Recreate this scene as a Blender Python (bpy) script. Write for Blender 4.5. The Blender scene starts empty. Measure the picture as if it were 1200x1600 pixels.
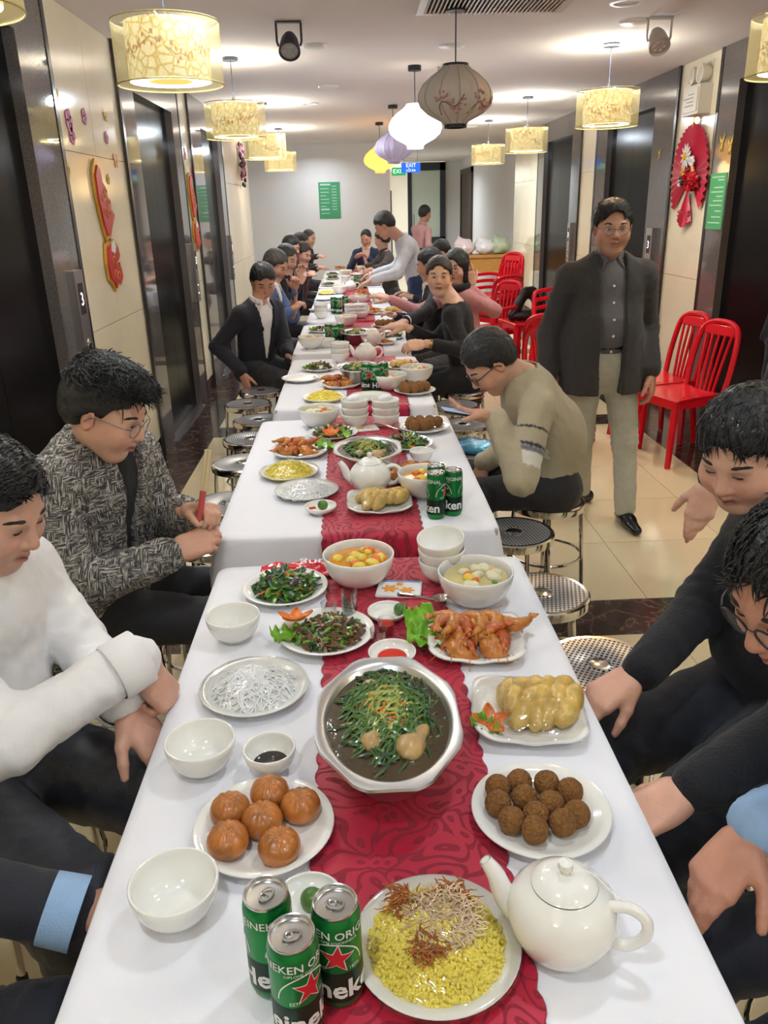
import bpy, math, random
import numpy as np
from mathutils import Vector, Matrix

random.seed(7)
rng = np.random.default_rng(7)
SC = bpy.context.scene
COL = SC.collection

# ---------------------------------------------------------------- camera
FPX, CAMH = 1240.0, 1.633            # focal length in pixels of the 1200x1600 frame, eye height
def _basis():
    y = np.array([546 - 600, 325 - 800, FPX]); y /= np.linalg.norm(y)
    d = np.array([90 / 3300., 1.0, 0]); d[2] = -(d[0] * y[0] + d[1] * y[1]) / y[2]; d /= np.linalg.norm(d)
    z = -d
    return np.cross(y, z), y, z
XC, YC, ZC = _basis()
cam_d = bpy.data.cameras.new('camera')
cam_d.sensor_fit = 'VERTICAL'; cam_d.sensor_height = 36.0; cam_d.lens = FPX / 1600 * 36.0
cam_d.clip_start = 0.02
cam = bpy.data.objects.new('camera', cam_d); COL.objects.link(cam)
R = np.array([XC, YC, ZC])           # cam(x right, y down, z fwd) -> world
mw = Matrix.Identity(4)
for i in range(3):
    mw[i][0] = R[i][0]; mw[i][1] = -R[i][1]; mw[i][2] = -R[i][2]
mw[2][3] = CAMH
cam.matrix_world = mw
SC.camera = cam

def _ray(px, py):
    d = np.array([px - 600., py - 800., FPX]); return np.array([d @ XC, d @ YC, d @ ZC])
CC = np.array([0, 0, CAMH])
def atz(px, py, z):                  # photo point on a level plane of the room
    r = _ray(px, py); return CC + r * ((z - CAMH) / r[2])
def aty(px, py, Y):
    r = _ray(px, py); return CC + r * (Y / r[1])
def atx(px, py, X):
    r = _ray(px, py); return CC + r * (X / r[0])

# ---------------------------------------------------------------- world, exposure
w = bpy.data.worlds.new('world'); SC.world = w; w.use_nodes = True
w.node_tree.nodes['Background'].inputs[0].default_value = (0.75, 0.8, 0.9, 1)
w.node_tree.nodes['Background'].inputs[1].default_value = 0.25
SC.view_settings.view_transform = 'Standard'
SC.view_settings.look = 'None'
SC.view_settings.gamma = 1.0
SC.view_settings.use_curve_mapping = False
SC.view_settings.exposure = 0.70
SC.cycles.max_bounces = 8
SC.cycles.transparent_max_bounces = 12

# room dimensions
XL, XR, ZT, YB, Y0 = -1.42, 2.70, 2.62, 14.3, -2.6   # left wall, right wall, ceiling, back wall, wall behind the camera

# recessed ceiling downlights: position, power, colour
DOWN = [(1.79, 6.0, 7, (.80, .90, 1.0)), (-.36, 8.9, 8, (.80, .90, 1.0)), (-.49, 13.6, 5, (.80, .90, 1.0)), (1.68, 11.85, 11, (.80, .90, 1.0)),
        (1.52, 4.87, 3, (1, .6, .25)), (1.45, 18.0, 13, (.80, .90, 1.0)),
        (-.36, 3.4, 2, (.80, .90, 1.0)), (.55, 1.5, 2.5, (.80, .90, 1.0)), (-.36, .2, 3, (.80, .90, 1.0)), (1.2, -.6, 4, (.80, .90, 1.0))]
for (x, y, p, c) in DOWN:
    l = bpy.data.lights.new('downlight_lamp', 'AREA'); l.shape = 'DISK'; l.size = 0.13; l.energy = p * 1.6; l.color = c
    l.spread = math.radians(150)
    o = bpy.data.objects.new('downlight_lamp', l); o.location = (x, y, ZT - 0.012); COL.objects.link(o)
# ================================================================ helpers
def tag(o, label, cat, group=None):
    o['label'] = label; o['category'] = cat
    if group: o['group'] = group
    return o
def struct(o):
    o['kind'] = 'structure'; return o
def stuff(o):
    o['kind'] = 'stuff'; return o
def empty(name, loc=(0, 0, 0), rz=0):
    o = bpy.data.objects.new(name, None); o.location = loc; o.rotation_euler = (0, 0, rz)
    o.empty_display_size = 0.05; COL.objects.link(o); return o
def mesh_data(name, V, F, mat=None, smooth=True, cols=None, mats=None, midx=None):
    me = bpy.data.meshes.new(name)
    V = np.asarray(V, dtype=np.float64)
    if isinstance(F, np.ndarray) and F.ndim == 2:
        n, k = F.shape
        me.vertices.add(len(V)); me.vertices.foreach_set('co', V.ravel())
        me.loops.add(n * k); me.loops.foreach_set('vertex_index', F.ravel().astype(np.int32))
        me.polygons.add(n); me.polygons.foreach_set('loop_start', np.arange(0, n * k, k, dtype=np.int32))
        me.update(calc_edges=True)
    else:
        me.from_pydata([tuple(v) for v in V], [], [tuple(int(i) for i in f) for f in F])
    me.validate()
    if cols is not None:
        a = me.color_attributes.new('Col', 'FLOAT_COLOR', 'POINT')
        c = np.ones((len(V), 4)); c[:, :3] = cols
        a.data.foreach_set('color', c.ravel())
    for m in (mats or ([mat] if mat else [])): me.materials.append(m)
    if midx is not None: me.polygons.foreach_set('material_index', np.asarray(midx, dtype=np.int32))
    me.polygons.foreach_set('use_smooth', np.full(len(me.polygons), bool(smooth)))
    me.update()
    return me
def link(name, me, parent=None, loc=(0, 0, 0), rz=0, rot=None, scale=None):
    o = bpy.data.objects.new(name, me); COL.objects.link(o)
    o.location = loc; o.rotation_euler = rot if rot is not None else (0, 0, rz)
    if scale is not None: o.scale = scale
    if parent is not None: o.parent = parent
    return o
def obj(name, VF, mat, parent=None, loc=(0, 0, 0), rz=0, rot=None, smooth=True, cols=None, sharp=True):
    me = mesh_data(name, VF[0], VF[1], mat, smooth, cols)
    o = link(name, me, parent, loc, rz, rot)
    if smooth and sharp:
        try: me.set_sharp_from_angle(angle=math.radians(40))
        except Exception: pass
    return o
def dup(root, loc=None, rz=None, label=None, group=None):
    r = root.copy(); COL.objects.link(r)
    if loc is not None: r.location = loc
    if rz is not None: r.rotation_euler[2] = rz
    if label: r['label'] = label
    if group: r['group'] = group
    for ch in list(root.children):
        c = ch.copy(); COL.objects.link(c); c.parent = r
        for g in list(ch.children):
            d = g.copy(); COL.objects.link(d); d.parent = c
    return r

# ---- shape generators: each returns (verts, faces)
def join(*parts):
    V, F, n = [], [], 0
    for (v, f) in parts:
        v = np.asarray(v, dtype=float); V.append(v)
        F.extend([tuple(int(i) + n for i in q) for q in f]); n += len(v)
    return np.concatenate(V), F
def move(VF, d): return np.asarray(VF[0], dtype=float) + np.asarray(d), VF[1]
def xform(VF, Rm, d=(0, 0, 0)): return np.asarray(VF[0], dtype=float) @ np.asarray(Rm, dtype=float).T + np.asarray(d), VF[1]
def rotm(ax, a):
    return np.array(Matrix.Rotation(a, 3, ax))
def box(x0, x1, y0, y1, z0, z1):
    v = [(x, y, z) for z in (z0, z1) for y in (y0, y1) for x in (x0, x1)]
    return np.array(v, dtype=float), [(0, 2, 3, 1), (4, 5, 7, 6), (0, 1, 5, 4), (2, 6, 7, 3), (0, 4, 6, 2), (1, 3, 7, 5)]
def cbox(sx, sy, sz, c):             # box with chamfered edges, centred
    c = min(c, sx * .45, sy * .45, sz * .45)
    hx, hy, hz = sx / 2, sy / 2, sz / 2
    V, idx = [], {}
    for sxn in (-1, 1):
        for syn in (-1, 1):
            for szn in (-1, 1):
                for a in range(3):
                    p = [sxn * (hx - c), syn * (hy - c), szn * (hz - c)]
                    p[a] = (sxn * hx, syn * hy, szn * hz)[a]
                    idx[(sxn, syn, szn, a)] = len(V); V.append(p)
    F = []
    for a in range(3):
        b, d = (a + 1) % 3, (a + 2) % 3
        for s in (-1, 1):
            def k(sb, sd):
                t = [0, 0, 0]; t[a] = s; t[b] = sb; t[d] = sd; return idx[(*t, a)]
            q = [k(-1, -1), k(1, -1), k(1, 1), k(-1, 1)]
            F.append(tuple(q if s > 0 else q[::-1]))
        for sb in (-1, 1):
            for sd in (-1, 1):        # edge along axis a
                t0 = [0, 0, 0]; t0[b] = sb; t0[d] = sd
                t0[a] = -1; t1 = list(t0); t1[a] = 1
                q = [idx[(*t0, b)], idx[(*t1, b)], idx[(*t1, d)], idx[(*t0, d)]]
                F.append(tuple(q if sb * sd < 0 else q[::-1]))
    for sxn in (-1, 1):
        for syn in (-1, 1):
            for szn in (-1, 1):
                q = [idx[(sxn, syn, szn, a)] for a in range(3)]
                F.append(tuple(q if sxn * syn * szn > 0 else q[::-1]))
    return np.array(V), F
def lathe(prof, n=32, lobes=0, lobe_amp=0.0, close=False):
    prof = list(prof); V, F = [], []
    for (r, z) in prof:
        for i in range(n):
            a = 2 * math.pi * i / n
            rr = r * (1 - lobe_amp * (1 - abs(math.cos(lobes * a / 2)) ** .7)) if lobes else r
            V.append((rr * math.cos(a), rr * math.sin(a), z))
    m = len(prof)
    for j in range(m - 1):
        for i in range(n):
            k = (i + 1) % n
            F.append((j * n + i, j * n + k, (j + 1) * n + k, (j + 1) * n + i))
    if prof[0][0] > 1e-6 and close: F.append(tuple(range(n))[::-1])
    if prof[-1][0] > 1e-6 and close: F.append(tuple((m - 1) * n + i for i in range(n)))
    return np.array(V), F
def tube(path, r, n=8, cap=True, closed=False):
    P = np.asarray(path, dtype=float); m = len(P)
    rad = np.full(m, r) if np.isscalar(r) else np.asarray(r, dtype=float)
    T = np.gradient(P, axis=0) if not closed else (np.roll(P, -1, 0) - np.roll(P, 1, 0))
    T /= np.linalg.norm(T, axis=1)[:, None] + 1e-12
    up = np.array([0, 0, 1.0]) if abs(T[0][2]) < .9 else np.array([1.0, 0, 0])
    N = np.cross(T[0], up); N /= np.linalg.norm(N)
    V = []
    for i in range(m):
        N = N - T[i] * (N @ T[i]); N /= np.linalg.norm(N) + 1e-12
        B = np.cross(T[i], N)
        for k in range(n):
            a = 2 * math.pi * k / n
            V.append(P[i] + rad[i] * (math.cos(a) * N + math.sin(a) * B))
    F = []
    for i in range(m if closed else m - 1):
        for k in range(n):
            a, b = i * n + k, i * n + (k + 1) % n
            j = (i + 1) % m
            c, d = j * n + (k + 1) % n, j * n + k
            F.append((a, b, c, d))
    if cap and not closed:
        F.append(tuple(range(n))[::-1]); F.append(tuple((m - 1) * n + k for k in range(n)))
    return np.array(V), F
def ball(rx, ry, rz, n=16, m=10):
    pr = [(max(math.sin(math.pi * j / m), 1e-7), -math.cos(math.pi * j / m)) for j in range(m + 1)]
    V, F = lathe(pr, n)
    return V * np.array([rx, ry, rz]), F
def prism(poly, z0, z1):
    n = len(poly)
    V = [(x, y, z0) for x, y in poly] + [(x, y, z1) for x, y in poly]
    F = [tuple(range(n))[::-1], tuple(range(n, 2 * n))] + [(i, (i + 1) % n, n + (i + 1) % n, n + i) for i in range(n)]
    return np.array(V, dtype=float), F
def grid(fn, nu, nv):
    V = [fn(i / nu, j / nv) for j in range(nv + 1) for i in range(nu + 1)]
    F = [(j * (nu + 1) + i, j * (nu + 1) + i + 1, (j + 1) * (nu + 1) + i + 1, (j + 1) * (nu + 1) + i) for j in range(nv) for i in range(nu)]
    return np.array(V, dtype=float), F
def bez(p, n=12):                    # Catmull-Rom through points
    P = [np.asarray(q, dtype=float) for q in p]; P = [2 * P[0] - P[1]] + P + [2 * P[-1] - P[-2]]
    out = []
    for i in range(1, len(P) - 2):
        for k in range(n):
            t = k / n
            out.append(.5 * (2 * P[i] + (P[i + 1] - P[i - 1]) * t + (2 * P[i - 1] - 5 * P[i] + 4 * P[i + 1] - P[i + 2]) * t * t + (3 * P[i] - P[i - 1] - 3 * P[i + 1] + P[i + 2]) * t ** 3))
    out.append(P[-2]); return np.array(out)
_txt = {}
def text(s, size=1.0, bold=0.0):     # flat lettering in the XY plane, centred
    k = (s, size, bold)
    if k in _txt: return _txt[k]
    cu = bpy.data.curves.new('lettering', 'FONT'); cu.body = s; cu.size = size; cu.align_x = 'CENTER'; cu.align_y = 'CENTER'
    cu.offset = bold; cu.resolution_u = 2; cu.fill_mode = 'FRONT'
    o = bpy.data.objects.new('lettering', cu); COL.objects.link(o)
    bpy.context.view_layer.update()
    me = o.evaluated_get(bpy.context.evaluated_depsgraph_get()).to_mesh()
    V = np.array([tuple(v.co) for v in me.vertices]).reshape(-1, 3); F = [tuple(p.vertices) for p in me.polygons]
    bpy.data.objects.remove(o); bpy.data.curves.remove(cu)
    _txt[k] = (V, F); return V, F
def pnoise(P, f, seed=0, oct=3):     # cheap smooth pseudo-noise in -1..1 on points
    r = np.random.default_rng(seed + 100); out = np.zeros(len(P)); amp = 1.0; tot = 0
    for o in range(oct):
        s = np.zeros(len(P))
        for k in range(4):
            d = r.normal(size=3); d /= np.linalg.norm(d); d *= f * (1 + .5 * r.random())
            s += np.sin(P @ d + r.random() * 6.28 + 1.3 * np.sin(P @ np.roll(d, 1) * .7 + r.random() * 6))
        out += amp * s / 4; tot += amp; amp *= .5; f *= 2.1
    return out / tot
def vnormals(V, F):
    F = np.asarray(F); N = np.zeros_like(V)
    a = np.cross(V[F[:, 2]] - V[F[:, 0]], V[F[:, 3]] - V[F[:, 1]])
    for k in range(4): np.add.at(N, F[:, k], a)
    return N / (np.linalg.norm(N, axis=1)[:, None] + 1e-12)

# ---- materials
def _new(name):
    m = bpy.data.materials.new(name); m.use_nodes = True
    nt = m.node_tree; return m, nt, nt.nodes['Principled BSDF']
def N(nt, typ, **kw):
    n = nt.nodes.new(typ)
    for k, v in kw.items():
        if k in n.inputs: n.inputs[k].default_value = v
        else: setattr(n, k, v)
    return n
def srgb(r, g, b):
    f = lambda c: (c / 255 / 12.92) if c / 255 <= .04045 else ((c / 255 + .055) / 1.055) ** 2.4
    return (f(r), f(g), f(b), 1)
def mat(name, col, rough=.5, metal=0, spec=None, bump=0, bscale=80, bdetail=3, var=0, vscale=6, coat=0, emit=None, estr=0, alpha=None, trans=0, sheen=0, sss=0, attr=False, stretch=None):
    m, nt, b = _new(name)
    if len(col) == 3: col = srgb(*col)
    b.inputs['Base Color'].default_value = col
    b.inputs['Roughness'].default_value = rough; b.inputs['Metallic'].default_value = metal
    if spec is not None: b.inputs['Specular IOR Level'].default_value = spec
    if coat: b.inputs['Coat Weight'].default_value = coat; b.inputs['Coat Roughness'].default_value = .08
    if sheen: b.inputs['Sheen Weight'].default_value = sheen
    if sss:
        b.inputs['Subsurface Weight'].default_value = sss; b.inputs['Subsurface Radius'].default_value = (.01, .004, .002); b.inputs['Subsurface Scale'].default_value = 1
    if trans: b.inputs['Transmission Weight'].default_value = trans
    if emit is not None:
        b.inputs['Emission Color'].default_value = srgb(*emit); b.inputs['Emission Strength'].default_value = estr
    tc = N(nt, 'ShaderNodeTexCoord')
    src = tc.outputs['Object']
    if stretch is not None:
        mp = N(nt, 'ShaderNodeMapping'); mp.inputs['Scale'].default_value = stretch
        nt.links.new(src, mp.inputs[0]); src = mp.outputs[0]
    base = None
    if attr:
        at = N(nt, 'ShaderNodeVertexColor', layer_name='Col'); base = at.outputs[0]
        nt.links.new(base, b.inputs['Base Color'])
    if var:
        nz = N(nt, 'ShaderNodeTexNoise', Scale=vscale, Detail=4.0); nt.links.new(src, nz.inputs[0])
        mr = N(nt, 'ShaderNodeMapRange'); mr.inputs[1].default_value = .3; mr.inputs[2].default_value = .7
        mr.inputs[3].default_value = 1 - var; mr.inputs[4].default_value = 1 + var * .6; nt.links.new(nz.outputs[0], mr.inputs[0])
        mx = N(nt, 'ShaderNodeVectorMath', operation='SCALE')
        if base is not None: nt.links.new(base, mx.inputs[0])
        else: mx.inputs[0].default_value = col[:3]
        nt.links.new(mr.outputs[0], mx.inputs['Scale']); nt.links.new(mx.outputs[0], b.inputs['Base Color'])
    if bump:
        nz = N(nt, 'ShaderNodeTexNoise', Scale=bscale, Detail=float(bdetail)); nt.links.new(src, nz.inputs[0])
        bp = N(nt, 'ShaderNodeBump', Strength=bump, Distance=.01); nt.links.new(nz.outputs[0], bp.inputs['Height'])
        nt.links.new(bp.outputs[0], b.inputs['Normal'])
    return m
def ramp(nt, src, stops, interp='LINEAR'):
    r = N(nt, 'ShaderNodeValToRGB'); r.color_ramp.interpolation = interp
    e = r.color_ramp.elements
    while len(e) < len(stops): e.new(.5)
    for x, (p, c) in zip(e, stops): x.position = p; x.color = c if len(c) == 4 else srgb(*c)
    nt.links.new(src, r.inputs[0]); return r

# ---- smooth solids: rounded primitives blended in a distance field, meshed with surface nets
class Blob:
    def __init__(s): s.ops = []
    def cone(s, a, b, ra, rb, k=.02, flat=None, fs=1.0, op='u'):
        a = np.asarray(a, float); b = np.asarray(b, float); R_ = max(ra, rb)
        lo = np.minimum(a, b) - R_ * 1.05; hi = np.maximum(a, b) + R_ * 1.05
        def fn(X, Y, Z):
            P = [X - a[0], Y - a[1], Z - a[2]]
            if flat is not None:
                q = (P[0] * flat[0] + P[1] * flat[1] + P[2] * flat[2]) * (fs - 1)
                P = [P[i] + q * flat[i] for i in range(3)]
                ba = (b - a) + (fs - 1) * ((b - a) @ flat) * flat
            else: ba = b - a
            L = ba @ ba + 1e-12
            t = np.clip((P[0] * ba[0] + P[1] * ba[1] + P[2] * ba[2]) / L, 0, 1)
            d = np.sqrt((P[0] - t * ba[0]) ** 2 + (P[1] - t * ba[1]) ** 2 + (P[2] - t * ba[2]) ** 2)
            return d - (ra + (rb - ra) * t)
        if flat is not None: flat = np.asarray(flat, float); flat = flat / np.linalg.norm(flat)
        s.ops.append((op, fn, lo, hi, k)); return s
    def ell(s, c, r, k=.02, Rm=None, op='u'):
        c = np.asarray(c, float); r = np.asarray(r, float) * np.ones(3); m = r.max() if Rm is not None else r
        lo, hi = c - m * 1.05, c + m * 1.05
        Rm_ = None if Rm is None else np.asarray(Rm, float)
        def fn(X, Y, Z):
            P = [X - c[0], Y - c[1], Z - c[2]]
            if Rm_ is not None: P = [P[0] * Rm_[0][i] + P[1] * Rm_[1][i] + P[2] * Rm_[2][i] for i in range(3)]
            k0 = np.sqrt((P[0] / r[0]) ** 2 + (P[1] / r[1]) ** 2 + (P[2] / r[2]) ** 2)
            k1 = np.sqrt((P[0] / r[0] ** 2) ** 2 + (P[1] / r[1] ** 2) ** 2 + (P[2] / r[2] ** 2) ** 2)
            return k0 * (k0 - 1) / (k1 + 1e-9)
        s.ops.append((op, fn, lo, hi, k)); return s
    def cut(s, fn, k=.01):           # keep where fn(X,Y,Z) < 0
        s.ops.append(('i', fn, None, None, k)); return s
    def mesh(s, h):
        us = [o for o in s.ops if o[0] == 'u']
        lo = np.min([o[2] for o in us], 0) - 2.5 * h - .01; hi = np.max([o[3] for o in us], 0) + 2.5 * h + .01
        n = np.ceil((hi - lo) / h).astype(int) + 1
        ax = [lo[i] + h * np.arange(n[i]) for i in range(3)]
        v = np.full(n, .06)
        for (op, fn, a, b, k) in s.ops:
            if op == 'i': sl = [slice(0, n[i]) for i in range(3)]
            else:
                pad = k + 2 * h + .012
                sl = [slice(max(0, int((a[i] - pad - lo[i]) / h)), min(n[i], int((b[i] + pad - lo[i]) / h) + 2)) for i in range(3)]
                if any(q.stop <= q.start for q in sl): continue
            X = ax[0][sl[0]][:, None, None]; Y = ax[1][sl[1]][None, :, None]; Z = ax[2][sl[2]][None, None, :]
            d = np.broadcast_to(fn(X, Y, Z), [q.stop - q.start for q in sl]); cur = v[sl[0], sl[1], sl[2]]
            if op == 'u':
                hh = np.maximum(k - np.abs(cur - d), 0) / k; r = np.minimum(cur, d) - hh * hh * k * .25
            else:
                if op == 's': d = -d
                hh = np.maximum(k - np.abs(cur - d), 0) / k; r = np.maximum(cur, d) + hh * hh * k * .25
            v[sl[0], sl[1], sl[2]] = r
        return surf_nets(v, lo, h)
def surf_nets(v, lo, h):
    ins = v < 0
    c = [n - 1 for n in v.shape]
    cnt = np.zeros(c); P = np.zeros(c + [3])
    corners = [(i, j, k) for i in (0, 1) for j in (0, 1) for k in (0, 1)]
    def cs(A, o): return A[o[0]:o[0] + c[0], o[1]:o[1] + c[1], o[2]:o[2] + c[2]]
    nin = sum(cs(ins, o).astype(np.int8) for o in corners)
    act = (nin > 0) & (nin < 8)
    I = np.argwhere(act)
    if len(I) == 0: return np.zeros((0, 3)), np.zeros((0, 4), int)
    vals = {o: v[I[:, 0] + o[0], I[:, 1] + o[1], I[:, 2] + o[2]] for o in corners}
    acc = np.zeros((len(I), 3)); num = np.zeros(len(I))
    for a in corners:
        for axis in range(3):
            if a[axis]: continue
            b = list(a); b[axis] = 1; b = tuple(b)
            va, vb = vals[a], vals[b]; m = (va < 0) != (vb < 0)
            t = np.where(m, va / np.where(m, va - vb, 1), 0)
            p = np.array(a, float)[None, :].repeat(len(I), 0); p[:, axis] = t
            acc += p * m[:, None]; num += m
    V = (I + acc / num[:, None]) * h + lo
    ids = np.full(c, -1); ids[I[:, 0], I[:, 1], I[:, 2]] = np.arange(len(I))
    F = []
    for axis in range(3):
        b, d = (axis + 1) % 3, (axis + 2) % 3
        s0 = [slice(0, n) for n in v.shape]; s1 = list(s0)
        s0[axis] = slice(0, v.shape[axis] - 1); s1[axis] = slice(1, v.shape[axis])
        A, B = ins[tuple(s0)], ins[tuple(s1)]
        E_ = np.argwhere(A != B)
        ok = (E_[:, b] > 0) & (E_[:, d] > 0) & (E_[:, b] < v.shape[b] - 1) & (E_[:, d] < v.shape[d] - 1)
        E_ = E_[ok]; sgn = A[E_[:, 0], E_[:, 1], E_[:, 2]]
        q = []
        for (ob, od) in ((-1, -1), (0, -1), (0, 0), (-1, 0)):
            e = E_.copy(); e[:, b] += ob; e[:, d] += od; q.append(ids[e[:, 0], e[:, 1], e[:, 2]])
        q = np.stack(q, 1); q[~sgn] = q[~sgn][:, ::-1]
        F.append(q[(q >= 0).all(1)])
    return V, np.concatenate(F)
# ================================================================ room materials
def m_marble():
    m, nt, b = _new('dark_brown_marble')
    tc = N(nt, 'ShaderNodeTexCoord')
    n1 = N(nt, 'ShaderNodeTexNoise', Scale=3.0, Detail=6.0); nt.links.new(tc.outputs['Object'], n1.inputs[0])
    mx = N(nt, 'ShaderNodeVectorMath', operation='MULTIPLY_ADD'); mx.inputs[1].default_value = (.6, .6, .6)
    nt.links.new(n1.outputs['Color'], mx.inputs[0]); nt.links.new(tc.outputs['Object'], mx.inputs[2])
    v = N(nt, 'ShaderNodeTexVoronoi', feature='DISTANCE_TO_EDGE', Scale=6.0); nt.links.new(mx.outputs[0], v.inputs[0])
    r = ramp(nt, v.outputs[0], [(0, (138, 112, 98)), (.012, (92, 70, 62)), (.05, (70, 51, 46)), (.3, (58, 42, 38))])
    nt.links.new(r.outputs[0], b.inputs['Base Color']); b.inputs['Roughness'].default_value = .13
    return m
def m_granite(name='polished_granite', c0=(92, 86, 84), c1=(112, 105, 102), rough=.05):
    m, nt, b = _new(name)
    tc = N(nt, 'ShaderNodeTexCoord')
    n1 = N(nt, 'ShaderNodeTexNoise', Scale=160.0, Detail=4.0); nt.links.new(tc.outputs['Object'], n1.inputs[0])
    r = ramp(nt, n1.outputs[0], [(.4, c0), (.6, c1)])
    nt.links.new(r.outputs[0], b.inputs['Base Color']); b.inputs['Roughness'].default_value = rough
    b.inputs['Specular IOR Level'].default_value = .9
    return m
M = {}
M['ceil'] = mat('ceiling_paint', (232, 224, 222), .9, bump=.02, bscale=30)
M['white'] = mat('white_paint', (232, 229, 226), .75, bump=.02, bscale=40)
M['cream'] = mat('cream_wall_tile', (251, 238, 208), .14, var=.06, vscale=2.5)
M['cream_joint'] = mat('cream_joint', (226, 208, 174), .6)
M['floor'] = mat('cream_floor_tile', (232, 214, 176), .1, var=.05, vscale=2.2)
M['joint'] = mat('floor_joint', (178, 160, 128), .7)
M['marble'] = m_marble()
M['granite'] = m_granite()
M['door'] = m_granite('black_door_skin', (17, 16, 17), (23, 21, 21), .2); M['door'].node_tree.nodes['Principled BSDF'].inputs['IOR'].default_value = 1.1
M['edge'] = mat('dark_edge', (48, 42, 40), .2)
M['steel'] = mat('brushed_steel', (190, 190, 192), .28, 1)
M['chrome'] = mat('chrome', (215, 213, 210), .12, 1)
M['black'] = mat('black_plastic', (24, 24, 26), .4)
M['dkframe'] = mat('dark_metal_frame', (52, 56, 66), .4)
M['wood_dark'] = mat('dark_wood_door', (66, 48, 42), .4, var=.2, vscale=5, stretch=(6, 6, .6))

# ================================================================ room shell
T_FL = [(-1.42, -1.12), (2.15, 2.72)]                    # lengthwise marble borders
floor = struct(obj('floor', box(-2.4, 5.2, Y0 - .3, 27, -.2, -.006), M['joint'], smooth=False))
PX, PY, G = .61, .62, .003
def tile_me(sx, sy, mt, th=.008, name='tile'):
    return mesh_data(name, *box(-sx / 2, sx / 2, -sy / 2, sy / 2, -th, 0), mt, False)
full_tile = tile_me(PX - G, PY - G, M['floor'])
xs = [-1.12, -.59, .02, .63, 1.24, 1.85, 2.15]
strips = [(-3.66, -3.36), (-.45, -.15), (2.77, 3.07), (5.99, 6.29), (9.21, 9.51), (12.43, 12.73)]
tcache = {}
for si, (s0, s1) in enumerate(strips):
    nx_ = strips[si + 1][0] if si + 1 < len(strips) else 15.9
    o = link('border_strip', tile_me(2.15 + 1.12, s1 - s0 - G, M['marble']), floor, (.515, (s0 + s1) / 2, 0))
    y = s1
    while y < nx_ - .02:
        y1 = min(y + PY, nx_) if nx_ - (y + PY) > .12 else nx_
        for a, b_ in zip(xs[:-1], xs[1:]):
            key = (round(b_ - a, 3), round(y1 - y, 3))
            if key not in tcache: tcache[key] = tile_me(key[0] - G, key[1] - G, M['floor'])
            link('tile', tcache[key], floor, ((a + b_) / 2, (y + y1) / 2, 0))
        y = y1
for (a, b_) in T_FL:
    for k in range(-3, 16):
        link('border_strip', tcache.setdefault(('b', round(b_ - a, 3)), tile_me(b_ - a - G, 1.0 - G, M['marble'])), floor, ((a + b_) / 2, k + .5, 0))
link('border_strip', tile_me(5, 11, M['floor'], name='border_strip'), floor, (1.6, 21.4, 0))

ceiling = struct(obj('ceiling', box(-2.4, 5.2, Y0 - .3, 27, ZT, ZT + .2), M['ceil'], smooth=False))
struct(obj('wall_rear', box(-2.4, 5.2, Y0 - .2, Y0, 0, ZT), M['white'], smooth=False))
struct(obj('wall_back', box(-1.95, .69, YB, YB + .15, 0, ZT), M['white'], smooth=False))
wl = struct(obj('wall_left', box(XL - .3, XL - .075, Y0, 12.2, 0, ZT), M['cream_joint'], smooth=False))
struct(obj('wall_left_far', box(-1.95, -1.72, 12.2, YB, 0, ZT), M['white'], smooth=False))
wr = struct(obj('wall_right', box(XR + .075, XR + .3, Y0, 13.8, 0, ZT), M['cream_joint'], smooth=False))
struct(obj('wall_right_far', box(XR, XR + .3, 13.8, 26.8, 0, ZT), M['white'], smooth=False))
struct(obj('wall_end', box(.2, 3.0, 26.5, 26.8, 0, ZT), M['white'], smooth=False))
struct(obj('wall_passage', box(.3, .69, YB + .15, 26.8, 0, ZT), M['white'], smooth=False))
ztile = [.0, .14, 1.04, 1.94, ZT]
def cream_zone(parent, xface, side, y0, y1):
    n = max(1, round((y1 - y0) / .62)); wdt = (y1 - y0) / n
    struct_core = link('backing', mesh_data('backing', *box(min(xface, xface - side * .075) if side < 0 else xface - .0, max(xface, xface + .075) if side > 0 else xface, y0, y1, 0, ZT), M['cream_joint'], False), parent)
    struct_core.location.x = side * .012 if False else 0
    for i in range(n):
        for za, zb in zip(ztile[:-1], ztile[1:]):
            mt = M['marble'] if zb < .2 else M['cream']
            key = ('w', round(wdt, 3), round(zb - za, 3))
            if key not in tcache:
                tcache[key] = mesh_data('tile', *box(-.006, .006, -wdt / 2 + .0015, wdt / 2 - .0015, .0015, zb - za - .0015), mt, False)
            link('tile', tcache[key], parent, (xface - side * .006, y0 + wdt * (i + .5), za))
for (a, b_) in [(Y0, 2.2), (4.32, 5.55), (7.4, 7.87), (9.75, 12.2)]: cream_zone(wl, XL - .0, -1, a, b_)
for (a, b_) in [(Y0, 4.1), (6.26, 7.05), (9.24, 9.87), (12.07, 13.8)]: cream_zone(wr, XR + .0, 1, a, b_)
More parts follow.
